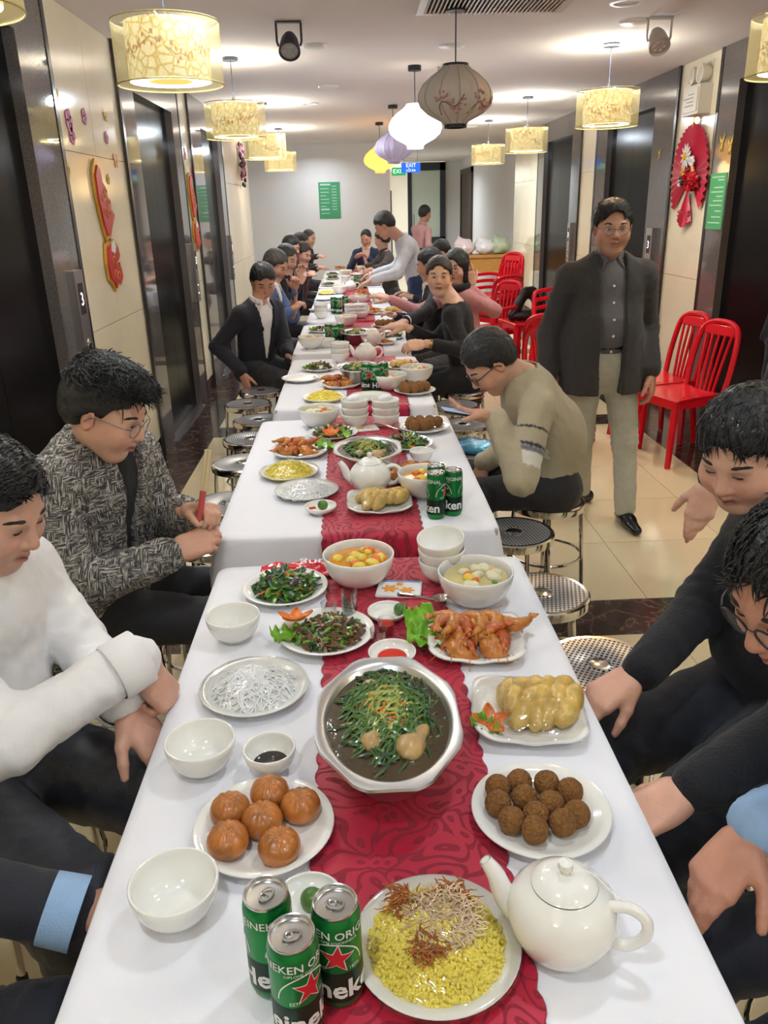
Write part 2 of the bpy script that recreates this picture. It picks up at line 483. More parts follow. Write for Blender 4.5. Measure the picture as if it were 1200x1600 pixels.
def portal(n, side, y0, y1, d0, d1, zd=2.38):
    xf = (XL if side < 0 else XR) - side * .03            # proud of the tiles by 3 cm
    xb = xf + side * .1
    A, B = min(xf, xb), max(xf, xb)
    t = struct(empty('trim_%d' % n, (0, 0, 0)))
    obj('jamb', box(A, B, y0, d0, 0, ZT), M['granite'], t, smooth=False)
    obj('jamb', box(A, B, d1, y1, 0, ZT), M['granite'], t, smooth=False)
    obj('lintel', box(A, B, d0, d1, zd, ZT), M['granite'], t, smooth=False)
    for ye in (y0, y1):
        obj('edge_strip', box(xf - .004, xf + .004, ye - .022, ye + .022, 0, ZT), M['edge'], t, smooth=False)
    d = struct(empty('door_%d' % n, (0, 0, 0)))
    xd = xf + side * .055
    for (ya, yb) in ((d0, (d0 + d1) / 2 - .002), ((d0 + d1) / 2 + .002, d1)):
        obj('leaf', box(min(xd, xd + side * .03), max(xd, xd + side * .03), ya, yb, 0.01, zd), M['door'], d, smooth=False)
    obj('sill', box(min(xf - side * .02, xd), max(xf - side * .02, xd), d0, d1, 0.001, .012), M['steel'], d, smooth=False)
    return xf
portal(1, -1, 2.2, 4.32, 2.65, 3.93); portal(2, -1, 5.55, 7.4, 5.9, 7.1); portal(3, -1, 7.87, 9.75, 8.42, 9.43)
portal(4, 1, 4.1, 6.26, 4.5, 5.95); portal(5, 1, 7.05, 9.24, 7.54, 8.87); portal(6, 1, 9.87, 12.07, 10.25, 11.7)

# far end: glazed door in a dark frame, brown side door, passage doors
def far_frame():
    Y = 20.5
    xa, xb = aty(637, 300, Y)[0], aty(696, 300, Y)[0]
    d = struct(empty('door_7', (0, 0, 0)))
    obj('frame', join(box(xa, xa + .1, Y, Y + .08, 0, 2.6), box(xb - .13, xb, Y, Y + .08, 0, 2.6), box(xa, xb, Y, Y + .08, 2.42, 2.6), box(xa, xb, Y, Y + .08, .72, .92)), M['dkframe'], d, smooth=False)
    gm, nt, b = _new('frosted_glass'); b.inputs['Base Color'].default_value = srgb(214, 226, 214); b.inputs['Roughness'].default_value = .35
    b.inputs['Alpha'].default_value = .75
    obj('pane', box(xa + .1, xb - .13, Y + .03, Y + .04, .92, 2.42), gm, d, smooth=False)
    obj('pane', box(xa + .1, xb - .13, Y + .03, Y + .04, .05, .72), gm, d, smooth=False)
    obj('handle', tube([(xa + .14, Y - .04, .9), (xa + .14, Y - .04, 1.45)], .015), M['chrome'], d)
    struct(obj('wall_end_side', box(xb, XR, Y + .1, Y + .2, 0, ZT), M['white'], smooth=False))
    d8 = struct(empty('door_8', (0, 0, 0)))
    obj('leaf', box(XR - .03, XR, 18.6, 20.2, 0, 2.3), M['wood_dark'], d8, smooth=False)
    obj('frame', join(box(XR - .05, XR, 18.5, 18.6, 0, 2.4), box(XR - .05, XR, 20.2, 20.3, 0, 2.4), box(XR - .05, XR, 18.5, 20.3, 2.3, 2.4)), M['wood_dark'], d8, smooth=False)
    d9 = struct(empty('door_9', (0, 0, 0)))
    obj('leaf', box(1.1, 1.32, 26.44, 26.5, 0, 2.1), M['wood_dark'], d9, smooth=False)
    obj('frame', box(1.0, 1.08, 26.4, 26.5, 0, 2.2), M['white'], d9, smooth=False)
far_frame()
PASS = []
for (x, y, e) in [(1.0, 23.5, 30), (2.0, 22.5, 40)]:  # fill lights added to brighten the far passage, no known fixture there
    l = bpy.data.lights.new('passage_fill_light', 'AREA'); l.shape = 'DISK'; l.size = .2; l.energy = e; l.color = (.95, 1, .93)
    o = bpy.data.objects.new('passage_fill_light', l); o.location = (x, y, ZT - .012); COL.objects.link(o)
    PASS.append((x, y))

# ================================================================ ceiling fittings
M['trim'] = mat('white_trim', (240, 238, 232), .4)
def dl_label(i): return ['white recessed downlight glowing beside the right spotlight', 'round downlight glowing above the left table side, between two drum lamps', 'small downlight glowing near the white end wall',
    'downlight glowing behind the big grey silk lantern', 'amber glowing downlight at the top edge of the picture', 'downlight glowing above the exit signs', 'downlight over the second table, above the picture',
    'downlight over the nearest table, above the picture', 'downlight behind the camera on the left', 'downlight behind the camera on the right'][i]
for i, (x, y, p, c) in enumerate(DOWN):
    o = obj('downlight', lathe([(.066, -.001), (.07, -.008), (.088, -.006), (.092, 0)], 32), M['trim'], loc=(x, y, ZT))
    tag(o, dl_label(i), 'downlight', 'recessed downlights')
for k, (x, y) in enumerate(PASS):  # trim rings added around the two passage fill lights
    o = obj('downlight', lathe([(.1, -.001), (.104, -.008), (.122, -.006), (.126, 0)], 32), M['trim'], loc=(x, y, ZT)); tag(o, ['added downlight ring in the passage beyond the exit signs', 'added downlight ring in the room behind the glass door'][k], 'downlight', 'recessed downlights')
for i, (px, py, lab) in enumerate([(990, 33, 'flat white ceiling disc beside the right spotlight'), (705, 71, 'round white ceiling disc above the grey silk lantern'), (810, 153, 'pale ceiling disc between the right drum lamps'), (513, 135, 'pale ceiling disc over the middle of the corridor'), (490, 71, 'pale ceiling disc next to the left spotlight')]):
    p = atz(px, py, ZT)
    o = obj('ceiling_disc', lathe([(0.0001, -.02), (.06, -.018), (.085, -.008), (.09, 0)], 28), M['trim'], loc=(p[0], p[1], ZT)); tag(o, lab, 'ceiling disc')
p = atz(685, 104, ZT)
t = tag(empty('sprinkler', (p[0], p[1], ZT)), 'small fire sprinkler head on the ceiling left of the grey lantern', 'sprinkler')
obj('pipe', tube([(0, 0, 0), (0, 0, -.05)], .01), M['steel'], t); obj('deflector', lathe([(.0001, -.07), (.025, -.066), (.03, -.06), (.0001, -.05)], 12), M['steel'], t)
# air vent
t = tag(empty('air_vent', (.80, 4.73, ZT)), 'slatted air-conditioning vent in the ceiling at the top of the picture', 'air vent')
M['vent'] = mat('vent_metal', (214, 200, 184), .5); M['vdark'] = mat('vent_dark', (96, 84, 74), .8)
obj('backing', box(-.36, .36, -.22, .22, -.004, -.001), M['vdark'], t, smooth=False)
obj('frame', join(box(-.40, -.36, -.26, .26, -.02, -.001), box(.36, .40, -.26, .26, -.02, -.001), box(-.36, .36, -.26, -.22, -.02, -.001), box(-.36, .36, .22, .26, -.02, -.001)), M['vent'], t, smooth=False)
sl = mesh_data('slat', *xform(box(-.004, .004, -.22, .22, -.012, .012), rotm('Y', .5)), M['vent'], False)
for k in range(32): link('slat', sl, t, (-.35 + k * .7 / 31, 0, -.016))
# spotlights on brackets
def spotlight(px, py, dark, lab):
    p = atz(px, py, ZT)
    mt = mat('spot_body', (62, 64, 70) if dark else (196, 186, 180), .4, .3)
    t = tag(empty('track_spotlight', (p[0], p[1], ZT)), lab, 'spotlight', 'ceiling spotlights'); t.scale = (.82, .82, .82)
    obj('mount', box(-.09, .09, -.02, .02, -.012, 0), mt, t, smooth=False)
    obj('bracket', join(tube([(-.085, 0, -.01), (-.085, 0, -.12), (-.075, 0, -.15)], .008), tube([(.085, 0, -.01), (.085, 0, -.12), (.075, 0, -.15)], .008)), mt, t)
    h = obj('housing', lathe([(.0001, .1), (.04, .095), (.06, .05), (.072, -.02), (.075, -.055), (.068, -.055), (.06, -.045)], 28), mt, t, (0, 0, -.15), rot=(math.radians(-42), 0, 0))
    lens = mat('spot_lens', (170, 168, 166) if dark else (190, 180, 176), .25)
    obj('lens', join(lathe([(.0001, -.05), (.03, -.05), (.06, -.046)], 24), *[move(ball(.017, .017, .006, 10, 6), (.035 * math.cos(a), .035 * math.sin(a), -.052)) for a in np.linspace(0, 6.28, 6, False)]), lens, h)
    return t
spotlight(450, 33, True, 'dark grey bracket spotlight on the ceiling, left of centre')
spotlight(1032, 27, False, 'pale bracket spotlight on the ceiling at the upper right')

# ---- drum lamps
def m_weave():
    m, nt, b = _new('drum_inner_paper')
    tc = N(nt, 'ShaderNodeTexCoord')
    v = N(nt, 'ShaderNodeTexVoronoi', feature='DISTANCE_TO_EDGE', Scale=26.0); nt.links.new(tc.outputs['Object'], v.inputs[0])
    r = ramp(nt, v.outputs[0], [(0, (214, 186, 112)), (.06, (236, 214, 142)), (.12, (255, 246, 205))])
    nt.links.new(r.outputs[0], b.inputs['Base Color']); nt.links.new(r.outputs[0], b.inputs['Emission Color'])
    b.inputs['Emission Strength'].default_value = .3; b.inputs['Roughness'].default_value = .8
    return m
M['weave'] = m_weave()
M['sheer'] = mat('drum_sheer_cloth', (232, 218, 160), .8, emit=(240, 224, 160), estr=.16)
_b = M['sheer'].node_tree.nodes['Principled BSDF']; _b.inputs['Alpha'].default_value = .36
M['diff'] = mat('drum_diffuser', (255, 220, 130), .6, emit=(255, 216, 120), estr=.55)
M['blossom'] = mat('blossom_print', (222, 132, 96), .7); M['twig'] = mat('twig_print', (168, 140, 96), .7)
def cyl_print(R_, z0, wd, ht, seed):
    r = random.Random(seed); F_ = []; T_ = []
    for k in range(9):
        a0 = k * 2 * math.pi / 9 + r.uniform(-.1, .1)
        pts = []
        a, z = a0, z0 + r.uniform(-.02, .02)
        for s in range(6):
            pts.append(((R_) * math.cos(a), (R_) * math.sin(a), z)); a += .12; z += r.uniform(-.02, .022)
        T_.append(tube(bez(pts, 3), .0016, 4))
        for q in pts[1:]:
            for j in range(2):
                c = np.array(q) + np.array([0, 0, r.uniform(-.025, .025)]); an = math.atan2(c[1], c[0]) + r.uniform(-.06, .06)
                for pt in range(5):
                    th = pt * 1.257
                    F_.append(xform(ball(.0035, .0008, .0035, 6, 4), rotm('Z', an + math.pi / 2), (R_ * math.cos(an + .028 * math.cos(th) * .25 / R_ * .15), R_ * math.sin(an + .028 * math.cos(th) * .25 / R_ * .15), c[2] + .005 * math.sin(th))))
    return join(*T_), join(*F_)
def make_drum():
    t = empty('drum_pendant_lamp')
    obj('canopy', lathe([(.0001, -.001), (.055, -.001), (.055, -.022), (.0001, -.022)], 24), M['dkframe'], t, (0, 0, ZT))
    obj('cord', tube([(0, 0, ZT - .02), (0, 0, 2.33)], .003, 6), M['dkframe'], t)
    obj('spider', join(tube([(-.2, 0, 2.335), (.2, 0, 2.335)], .003, 6), tube([(0, -.2, 2.335), (0, .2, 2.335)], .003, 6), tube([(0, 0, 2.335), (0, 0, 2.38)], .012, 8)), M['steel'], t)
    sh = obj('outer_shade', lathe([(.208, 2.112), (.21, 2.115), (.21, 2.335), (.208, 2.338)], 48), M['sheer'], t)
    wm = mat('shade_rim', (200, 182, 120), .7)
    rim = [(math.cos(a), math.sin(a), 0) for a in np.linspace(0, 2 * math.pi, 48, False)]
    [obj('rim', tube([(.21 * x, .21 * y, z) for x, y, _ in rim], .0028, 5, closed=True), wm, sh) for z in (2.114, 2.336)]
    inn = obj('inner_shade', lathe([(.16, 2.125), (.162, 2.13), (.162, 2.33), (.16, 2.332)], 40), M['weave'], t)
    tw, fl = cyl_print(.164, 2.235, 0, 0, 3)
    obj('twig_print', tw, M['twig'], inn); obj('blossom_print', fl, M['blossom'], inn)
    obj('diffuser', lathe([(.0001, 2.127), (.085, 2.127), (.088, 2.130), (.0001, 2.131)], 36), M['diff'], t)
    return t
def drum_light(t, k=1.0):
    y = t.location.y
    l = bpy.data.lights.new('drum_bulb', 'AREA'); l.shape = 'DISK'; l.size = .26; l.energy = 6.5 * k; l.color = (.84, .92, 1.0)
    o = bpy.data.objects.new('drum_bulb', l); COL.objects.link(o); o.parent = t; o.location = (0, 0, 2.14)
    l = bpy.data.lights.new('drum_uplight', 'POINT'); l.energy = (5.5 if y < 5 else 8.5 if y < 7 else 13) * k; l.shadow_soft_size = .05; l.color = (.80, .90, 1.0)
    o = bpy.data.objects.new('drum_uplight', l); COL.objects.link(o); o.parent = t; o.location = (0, 0, 2.36)
LAMPS = [(-.70, 3.65, 'largest drum pendant lamp with blossom print, hanging at the upper left'), (-.78, 6.25, 'second drum pendant lamp in the left row'), (-.82, 8.75, 'third drum pendant lamp in the left row'), (-.88, 11.4, 'farthest drum pendant lamp in the left row'),
         (-1.0, 2.3, 'drum pendant lamp cut off by the top left corner'), (1.93, 3.75, 'drum pendant lamp cut off by the right edge of the picture'), (1.80, 6.03, 'largest drum pendant lamp in full view on the right, above the standing man'), (1.81, 8.75, 'middle drum pendant lamp in the right row'), (1.79, 11.0, 'farthest drum pendant lamp in the right row'),
         (1.85, 1.1, 'drum pendant lamp above and right of the camera'), (-.72, -.9, 'drum pendant lamp behind the camera on the left'), (1.85, -1.4, 'drum pendant lamp behind the camera on the right')]
drum = make_drum()
for i, (x, y, lab) in enumerate(LAMPS):
    t = drum if i == 0 else dup(drum)
    t.location = (x, y, 0); t.rotation_euler[2] = i * 1.3
    tag(t, lab, 'pendant lamp', 'drum pendant lamps')
for i, t in enumerate([o for o in COL.objects if o.name.startswith('drum_pendant_lamp')]): drum_light(t)

# ---- silk lanterns
def lantern(x, y, dz, col, emit, estr, lab, s=1.0, light=None, printed=False):
    t = tag(empty('silk_lantern', (x, y, ZT)), lab, 'lantern', 'silk lanterns over the table row')
    mt = mat('lantern_silk', col, .7, emit=emit, estr=estr, bump=.05, bscale=200)
    prof = [(.07, .13), (.09, .11), (.13, .085), (.175, .045), (.2, .0), (.203, -.03), (.19, -.065), (.15, -.1), (.1, -.125), (.07, -.14), (.062, -.155)]
    zc = dz
    b_ = obj('silk_body', move((lathe([(r * s, z * s) for r, z in prof], 96, 12, .055)), (0, 0, zc)), mt, t)
    rib = mat('lantern_rib', [c * .82 for c in col], .6, emit=emit, estr=estr * .6)
    for k in range(12):
        a = k * math.pi / 6
        obj('rib', tube([(1.006 * s * r * math.cos(a), 1.006 * s * r * math.sin(a), zc + z * s) for r, z in prof], .0025, 4), rib, b_)
    obj('collar', join(move(lathe([(.062 * s, .128 * s), (.07 * s, .13 * s), (.07 * s, .142 * s), (.05 * s, .142 * s)], 24), (0, 0, zc)), move(lathe([(.05 * s, -.17 * s), (.064 * s, -.17 * s), (.064 * s, -.152 * s)], 24), (0, 0, zc))), M['black'] if not estr else rib, t)
    obj('cord', tube([(0, 0, -.03), (0, 0, zc + .14 * s)], .004, 6), M['dkframe'], t)
    obj('canopy', lathe([(.0001, -.001), (.05, -.001), (.05, -.035), (.0001, -.035)], 24), M['black'], t)
    if printed:
        r = random.Random(4); parts_t, parts_f = [], []
        def surf(a, z):
            rr = np.interp(-z, [-q[1] for q in prof], [q[0] for q in prof]) * s * 1.004
            return np.array([rr * math.cos(a), rr * math.sin(a), zc + z * s])
        for a0 in (-2.3, -1.2, .3, 1.7):
            pts = [surf(a0 + .12 * i, -.075 + .03 * math.sin(i * .9) - .012 * (3 - i)) for i in range(8)]
            parts_t.append(tube(bez(pts, 4), .003, 5))
            for i in range(1, 8):
                for j in range(5):
                    q = surf(a0 + .12 * i + r.uniform(-.08, .08), -.06 + .03 * math.sin(i * .9) + r.uniform(-.02, .03))
                    parts_f.append(move(ball(.006, .006, .006, 6, 4), q))
        obj('branch_print', join(*parts_t), mat('branch_ink', (110, 96, 90), .7), b_); obj('blossom_print', join(*parts_f), mat('pink_ink', (205, 140, 146), .7), b_)
    if light:
        l = bpy.data.lights.new('lantern_bulb', 'POINT'); l.energy = light[0]; l.color = light[1]; l.shadow_soft_size = .15
        o = bpy.data.objects.new('lantern_bulb', l); COL.objects.link(o); o.parent = t; o.location = (0, 0, zc - .24 * s)
lantern(.60, 4.83, -.42, (206, 198, 188), None, 0, 'big unlit grey silk lantern with a plum blossom branch', 1.0, printed=True)
lantern(.53, 6.76, -.40, (250, 246, 236), (255, 250, 240), 1.5, 'brightly lit white silk lantern', 1.0, (8, (.84, .92, 1)))
lantern(.49, 9.2, -.39, (196, 184, 206), (200, 190, 230), .12, 'pale purple silk lantern behind the white one', 1.0)
lantern(.41, 10.95, -.41, (255, 190, 90), (255, 186, 80), 1.3, 'glowing orange silk lantern, farthest of the row', 1.0, (4, (1, .65, .25)))
# ---- hanging signs
def exit_sign(px, py, Y, wd, ht, col, lines, lab):
    c = aty(px, py, Y)
    t = tag(empty('hanging_sign', (c[0], Y, c[2])), lab, 'sign')
    mt = mat('sign_face', col, .4, emit=col, estr=.9)
    obj('panel', cbox(wd, .03, ht, .004), mt, t, smooth=False)
    obj('hanger', join(tube([(-wd * .35, 0, ht / 2), (-wd * .35, 0, ZT - c[2])], .004, 6), tube([(wd * .35, 0, ht / 2), (wd * .35, 0, ZT - c[2])], .004, 6)), M['steel'], t)
    lm = mat('sign_letters', (235, 250, 240), .4, emit=(235, 250, 240), estr=.9)
    obj('lettering', join(*[move(xform(text(s_, sz), rotm('X', math.pi / 2)), (x_, -.0165, z_)) for (s_, sz, x_, z_) in lines]), lm, t, smooth=False)
exit_sign(623, 268, 15.2, .24, .13, (20, 140, 70), [('EXIT', .1, 0, 0)], 'small green glowing exit sign hanging from the ceiling')
exit_sign(642, 262, 15.0, .33, .16, (30, 92, 205), [('EXIT', .085, 0, .035), ('LỐI RA', .055, 0, -.045)], 'blue glowing sign hanging beside the green exit sign')
# ================================================================ tables, cloths, runners
def m_damask():
    m, nt, b = _new('crimson_damask')
    tc = N(nt, 'ShaderNodeTexCoord')
    n0 = N(nt, 'ShaderNodeTexNoise', Scale=9.0, Detail=1.0); nt.links.new(tc.outputs['Object'], n0.inputs[0])
    ad = N(nt, 'ShaderNodeVectorMath', operation='MULTIPLY_ADD'); ad.inputs[1].default_value = (.16, .16, 0); nt.links.new(n0.outputs['Color'], ad.inputs[0]); nt.links.new(tc.outputs['Object'], ad.inputs[2])
    v = N(nt, 'ShaderNodeTexVoronoi', feature='F1', Scale=21.0, voronoi_dimensions='2D'); nt.links.new(ad.outputs[0], v.inputs[0])
    s_ = N(nt, 'ShaderNodeMath', operation='MULTIPLY'); s_.inputs[1].default_value = 15; nt.links.new(v.outputs['Distance'], s_.inputs[0])
    sn = N(nt, 'ShaderNodeMath', operation='SINE'); nt.links.new(s_.outputs[0], sn.inputs[0])
    r = ramp(nt, sn.outputs[0], [(.35, (184, 18, 54)), (.5, (142, 10, 42))])
    nt.links.new(r.outputs[0], b.inputs['Base Color'])
    rr = ramp(nt, sn.outputs[0], [(.35, (.42, .42, .42, 1)), (.5, (.75, .75, .75, 1))]); nt.links.new(rr.outputs[0], b.inputs['Roughness'])
    w_ = N(nt, 'ShaderNodeTexNoise', Scale=900.0); nt.links.new(tc.outputs['Object'], w_.inputs[0])
    bp = N(nt, 'ShaderNodeBump', Strength=.25, Distance=.002); nt.links.new(w_.outputs[0], bp.inputs['Height']); nt.links.new(bp.outputs[0], b.inputs['Normal'])
    b.inputs['Sheen Weight'].default_value = .15
    return m
M['damask'] = m_damask()
M['cloth'] = mat('white_tablecloth', (238, 237, 242), .85, bump=.12, bscale=420, var=.015, vscale=3, sheen=.1)
TT = .75                             # top of the cloth
TABLES = [(-.385, .42, .545, 1.94), (-.43, .405, 2.13, 3.50), (-.395, .38, 3.70, 5.03), (-.41, .37, 5.25, 6.62), (-.40, .36, 6.80, 8.15), (-.40, .36, 8.33, 9.68), (-.41, .36, 9.86, 11.2), (-.40, .36, 11.36, 12.6)]
ORD = ['nearest', 'second', 'third', 'fourth', 'fifth', 'sixth', 'seventh', 'farthest']
RUN = [(-.092, .193), (-.118, .18), (-.05, .25), (-.10, .19), (-.10, .18), (-.10, .18), (-.10, .18), (-.10, .18)]
def cloth_mesh(wx, wy, drop, seed, nseg=150):
    # top with a drape whose hem waves and flares at the corners
    hx, hy, rc = wx / 2, wy / 2, .035
    peri = []
    def arc(cx, cy, a0):
        return [(cx + rc * math.cos(a0 + k * math.pi / 8), cy + rc * math.sin(a0 + k * math.pi / 8)) for k in range(5)]
    base = arc(hx - rc, hy - rc, 0) + arc(-hx + rc, hy - rc, math.pi / 2) + arc(-hx + rc, -hy + rc, math.pi) + arc(hx - rc, -hy + rc, 1.5 * math.pi)
    pts = []
    for a, b_ in zip(base, base[1:] + base[:1]):
        n = max(1, int(math.dist(a, b_) / .03))
        for k in range(n): pts.append((a[0] + (b_[0] - a[0]) * k / n, a[1] + (b_[1] - a[1]) * k / n))
    n = len(pts); V, F = [], []
    r = random.Random(seed)
    ph = [r.uniform(0, 6.28) for _ in range(4)]
    rings = [(.0, 0, 0), (.55, -.002, 0), (1., -.012, .15), (1.06, -.03, .3), (1.1, -.06, .6), (1.12, -1, 1)]
    V.append((0, 0, 0))
    def corner(x, y): return max(0, 1 - (math.hypot(hx - abs(x), hy - abs(y)) / .13)) ** 1.2
    ringdefs = [(-.5, 0), (-.02, 0), (-.004, -.002), (0, -.007), (.003, -.02), (.006, -.05), (.009, -drop * .75), (.011, -drop)]
    for (off, z) in ringdefs:
        for i, (x, y) in enumerate(pts):
            L = math.hypot(x, y); nx_, ny_ = x / hx, y / hy
            m = max(abs(nx_), abs(ny_)); d = (np.sign(x) if abs(nx_) >= .97 else 0, np.sign(y) if abs(ny_) >= .96 else 0)
            dl = math.hypot(*d) or 1; d = (d[0] / dl, d[1] / dl)
            if off <= -.02:
                f = .5 if off < -.1 else 1 + off / min(hx, hy)
                V.append((x * f, y * f, 0)); continue
            c = corner(x, y); t = max(0, -z) / drop
            s_ = math.atan2(y, x)
            wv = t * (.006 * math.sin(i * .33 + ph[0]) + .004 * math.sin(i * .71 + ph[1])) + .03 * c * t * math.sin(t * 2.5)
            zz = z * (1 + .45 * c) + (.006 * math.sin(i * .27 + ph[2]) * t)
            V.append((x + d[0] * (off + wv), y + d[1] * (off + wv), zz))
    for i in range(n): F.append((0, 1 + i, 1 + (i + 1) % n))
    for k in range(len(ringdefs) - 1):
        for i in range(n):
            a = 1 + k * n + i; b_ = 1 + k * n + (i + 1) % n
            F.append((a, a + n, b_ + n, b_))
    return np.array(V), [f[::1] for f in F]
for ti, (x0, x1, y0, y1) in enumerate(TABLES):
    cx, cy = (x0 + x1) / 2, (y0 + y1) / 2
    t = tag(empty('folding_table', (cx, cy, 0)), f'steel-legged banquet table under a white cloth, {ORD[ti]} in the row', 'table', 'banquet tables in the row')
    obj('tabletop', move(cbox(x1 - x0 - .012, y1 - y0 - .012, .025, .004), (0, 0, TT - .0165)), mat('table_board', (190, 180, 165), .5), t, smooth=False)
    for sx in (-1, 1):
        for sy in (-1, 1):
            obj('leg', tube([(sx * ((x1 - x0) / 2 - .06), sy * ((y1 - y0) / 2 - .1), TT - .03), (sx * ((x1 - x0) / 2 - .06), sy * ((y1 - y0) / 2 - .1), .0)], .0125, 10), M['chrome'], t)
    obj('stretcher', join(*[tube([(-(x1 - x0) / 2 + .06, sy * ((y1 - y0) / 2 - .1), .2), ((x1 - x0) / 2 - .06, sy * ((y1 - y0) / 2 - .1), .2)], .01, 8) for sy in (-1, 1)]), M['chrome'], t)
    c = obj('tablecloth', cloth_mesh(x1 - x0, y1 - y0, .11 + .02 * (ti % 2), ti), M['cloth'], loc=(cx, cy, TT), sharp=False)
    tag(c, f'white tablecloth on the {ORD[ti]} table of the row', 'tablecloth', 'white tablecloths')
    # runner with scalloped sides, hanging over both ends
    ra, rb = RUN[ti]; wd = rb - ra; L = y1 - y0; dropr = .095
    prof = [(-L / 2 - .018, -dropr)] + [(-L / 2 - .016, -dropr * .6), (-L / 2 - .013, -.02), (-L / 2 - .008, -.003), (-L / 2, .0022)]
    ys = [q for q in np.arange(-L / 2 + .01, L / 2 - .005, .01)]
    path = prof + [(y, .0022) for y in ys] + [(-a, b_) for a, b_ in prof[::-1]]
    V, F = [], []; s = 0
    for i, (y, z) in enumerate(path):
        if i: s += math.dist(path[i], path[i - 1])
        sc_ = .0095 * abs(math.sin(s * math.pi / .047)) ** .6
        for u in (-1, -.97, -.5, 0, .5, .97, 1):
            V.append((u * (wd / 2 - .008 + sc_), y, z + (.0006 if abs(u) < .99 else 0)))
    for i in range(len(path) - 1):
        for k in range(6): F.append((i * 7 + k, i * 7 + k + 1, (i + 1) * 7 + k + 1, (i + 1) * 7 + k))
    r_ = obj('table_runner', (np.array(V), F), M['damask'], loc=((ra + rb) / 2, cy, TT), sharp=False)
    so = r_.modifiers.new('thick', 'SOLIDIFY'); so.thickness = .0015; so.offset = 1
    tag(r_, f'crimson damask runner with scalloped edge on the {ORD[ti]} table', 'table runner', 'crimson runners')
# ================================================================ tableware
M['porc'] = mat('white_porcelain', (241, 239, 232), .09, coat=.4)
M['film'] = None
def m_film():
    m, nt, b = _new('cling_film')
    nt.nodes.remove(b); out = nt.nodes['Material Output']
    tr = N(nt, 'ShaderNodeBsdfTransparent'); tr.inputs[0].default_value = (.99, .99, .99, 1)
    gl = N(nt, 'ShaderNodeBsdfGlossy', Roughness=.06)
    tc = N(nt, 'ShaderNodeTexCoord')
    nz = N(nt, 'ShaderNodeTexNoise', Scale=26.0, Detail=2.0, Distortion=1.0); nt.links.new(tc.outputs['Object'], nz.inputs[0])
    bp = N(nt, 'ShaderNodeBump', Strength=.6, Distance=.01); nt.links.new(nz.outputs[0], bp.inputs['Height']); nt.links.new(bp.outputs[0], gl.inputs['Normal'])
    fr = N(nt, 'ShaderNodeFresnel', IOR=1.5)
    mul = N(nt, 'ShaderNodeMath', operation='MULTIPLY_ADD'); mul.inputs[1].default_value = .6; mul.inputs[2].default_value = .01; nt.links.new(fr.outputs[0], mul.inputs[0])
    mx = N(nt, 'ShaderNodeMixShader'); nt.links.new(mul.outputs[0], mx.inputs[0]); nt.links.new(tr.outputs[0], mx.inputs[1]); nt.links.new(gl.outputs[0], mx.inputs[2])
    nt.links.new(mx.outputs[0], out.inputs[0]); return m
M['film'] = m_film()
def m_glass():
    m, nt, b = _new('clear_glass'); b.inputs['Transmission Weight'].default_value = 1; b.inputs['Roughness'].default_value = .02; b.inputs['IOR'].default_value = 1.3
    return m
M['glass'] = m_glass()
def m_thin():
    m, nt, b = _new('thin_glass'); nt.nodes.remove(b); out = nt.nodes['Material Output']
    tr = N(nt, 'ShaderNodeBsdfTransparent'); tr.inputs[0].default_value = (.93, .94, .94, 1); gl = N(nt, 'ShaderNodeBsdfGlossy', Roughness=.03); lw = N(nt, 'ShaderNodeLayerWeight', Blend=.22)
    mx = N(nt, 'ShaderNodeMixShader'); nt.links.new(lw.outputs['Facing'], mx.inputs[0]); nt.links.new(tr.outputs[0], mx.inputs[1]); nt.links.new(gl.outputs[0], mx.inputs[2]); nt.links.new(mx.outputs[0], out.inputs[0]); return m
M['thin'] = m_thin()
def bowl_prof(r, h, foot=.45, t=.004, lip=.002):
    o = [(.0001, .004), (r * foot - .006, .004), (r * foot - .004, 0), (r * foot, 0), (r * foot + .001, .006)]
    for k in range(1, 9):
        a = k / 8; o.append((r * foot + (r - r * foot) * math.sin(a * math.pi / 2) ** .8, .006 + (h - .006) * (1 - math.cos(a * math.pi / 2)) ** .75))
    o.append((r - t * .5, h + lip))
    for k in range(8, 0, -1):
        a = k / 8; o.append((r * foot + (r - r * foot) * math.sin(a * math.pi / 2) ** .8 - t, .006 + (h - .006) * (1 - math.cos(a * math.pi / 2)) ** .75 + t * .6 * (1 - a)))
    o += [(r * foot * .6, .011), (.0001, .0105)]
    return o
def plate_prof(r, h=.02):
    return [(.0001, .003), (r * .58, .003), (r * .6, 0), (r * .64, 0), (r * .66, .004), (r * .85, h * .62), (r * .985, h - .002), (r, h), (r * .985, h + .0015), (r * .84, h * .78), (r * .7, .0085), (r * .62, .0068), (.0001, .0065)]
ME = {}
ME['bowl'] = mesh_data('rice_bowl', *lathe(bowl_prof(.059, .06), 48), M['porc'])
ME['soup'] = mesh_data('soup_bowl', *lathe(bowl_prof(.089, .082), 56), M['porc'])
ME['sauce'] = mesh_data('sauce_bowl', *lathe(bowl_prof(.044, .046), 40), M['porc'])
ME['dish'] = mesh_data('dipping_dish', *lathe(bowl_prof(.046, .022, .6), 40), M['porc'])
ME['dishw'] = mesh_data('dipping_dish', *lathe(bowl_prof(.05, .024, .6), 40), M['porc'])
ME['plate'] = mesh_data('dinner_plate', *lathe(plate_prof(.106), 56), M['porc'])
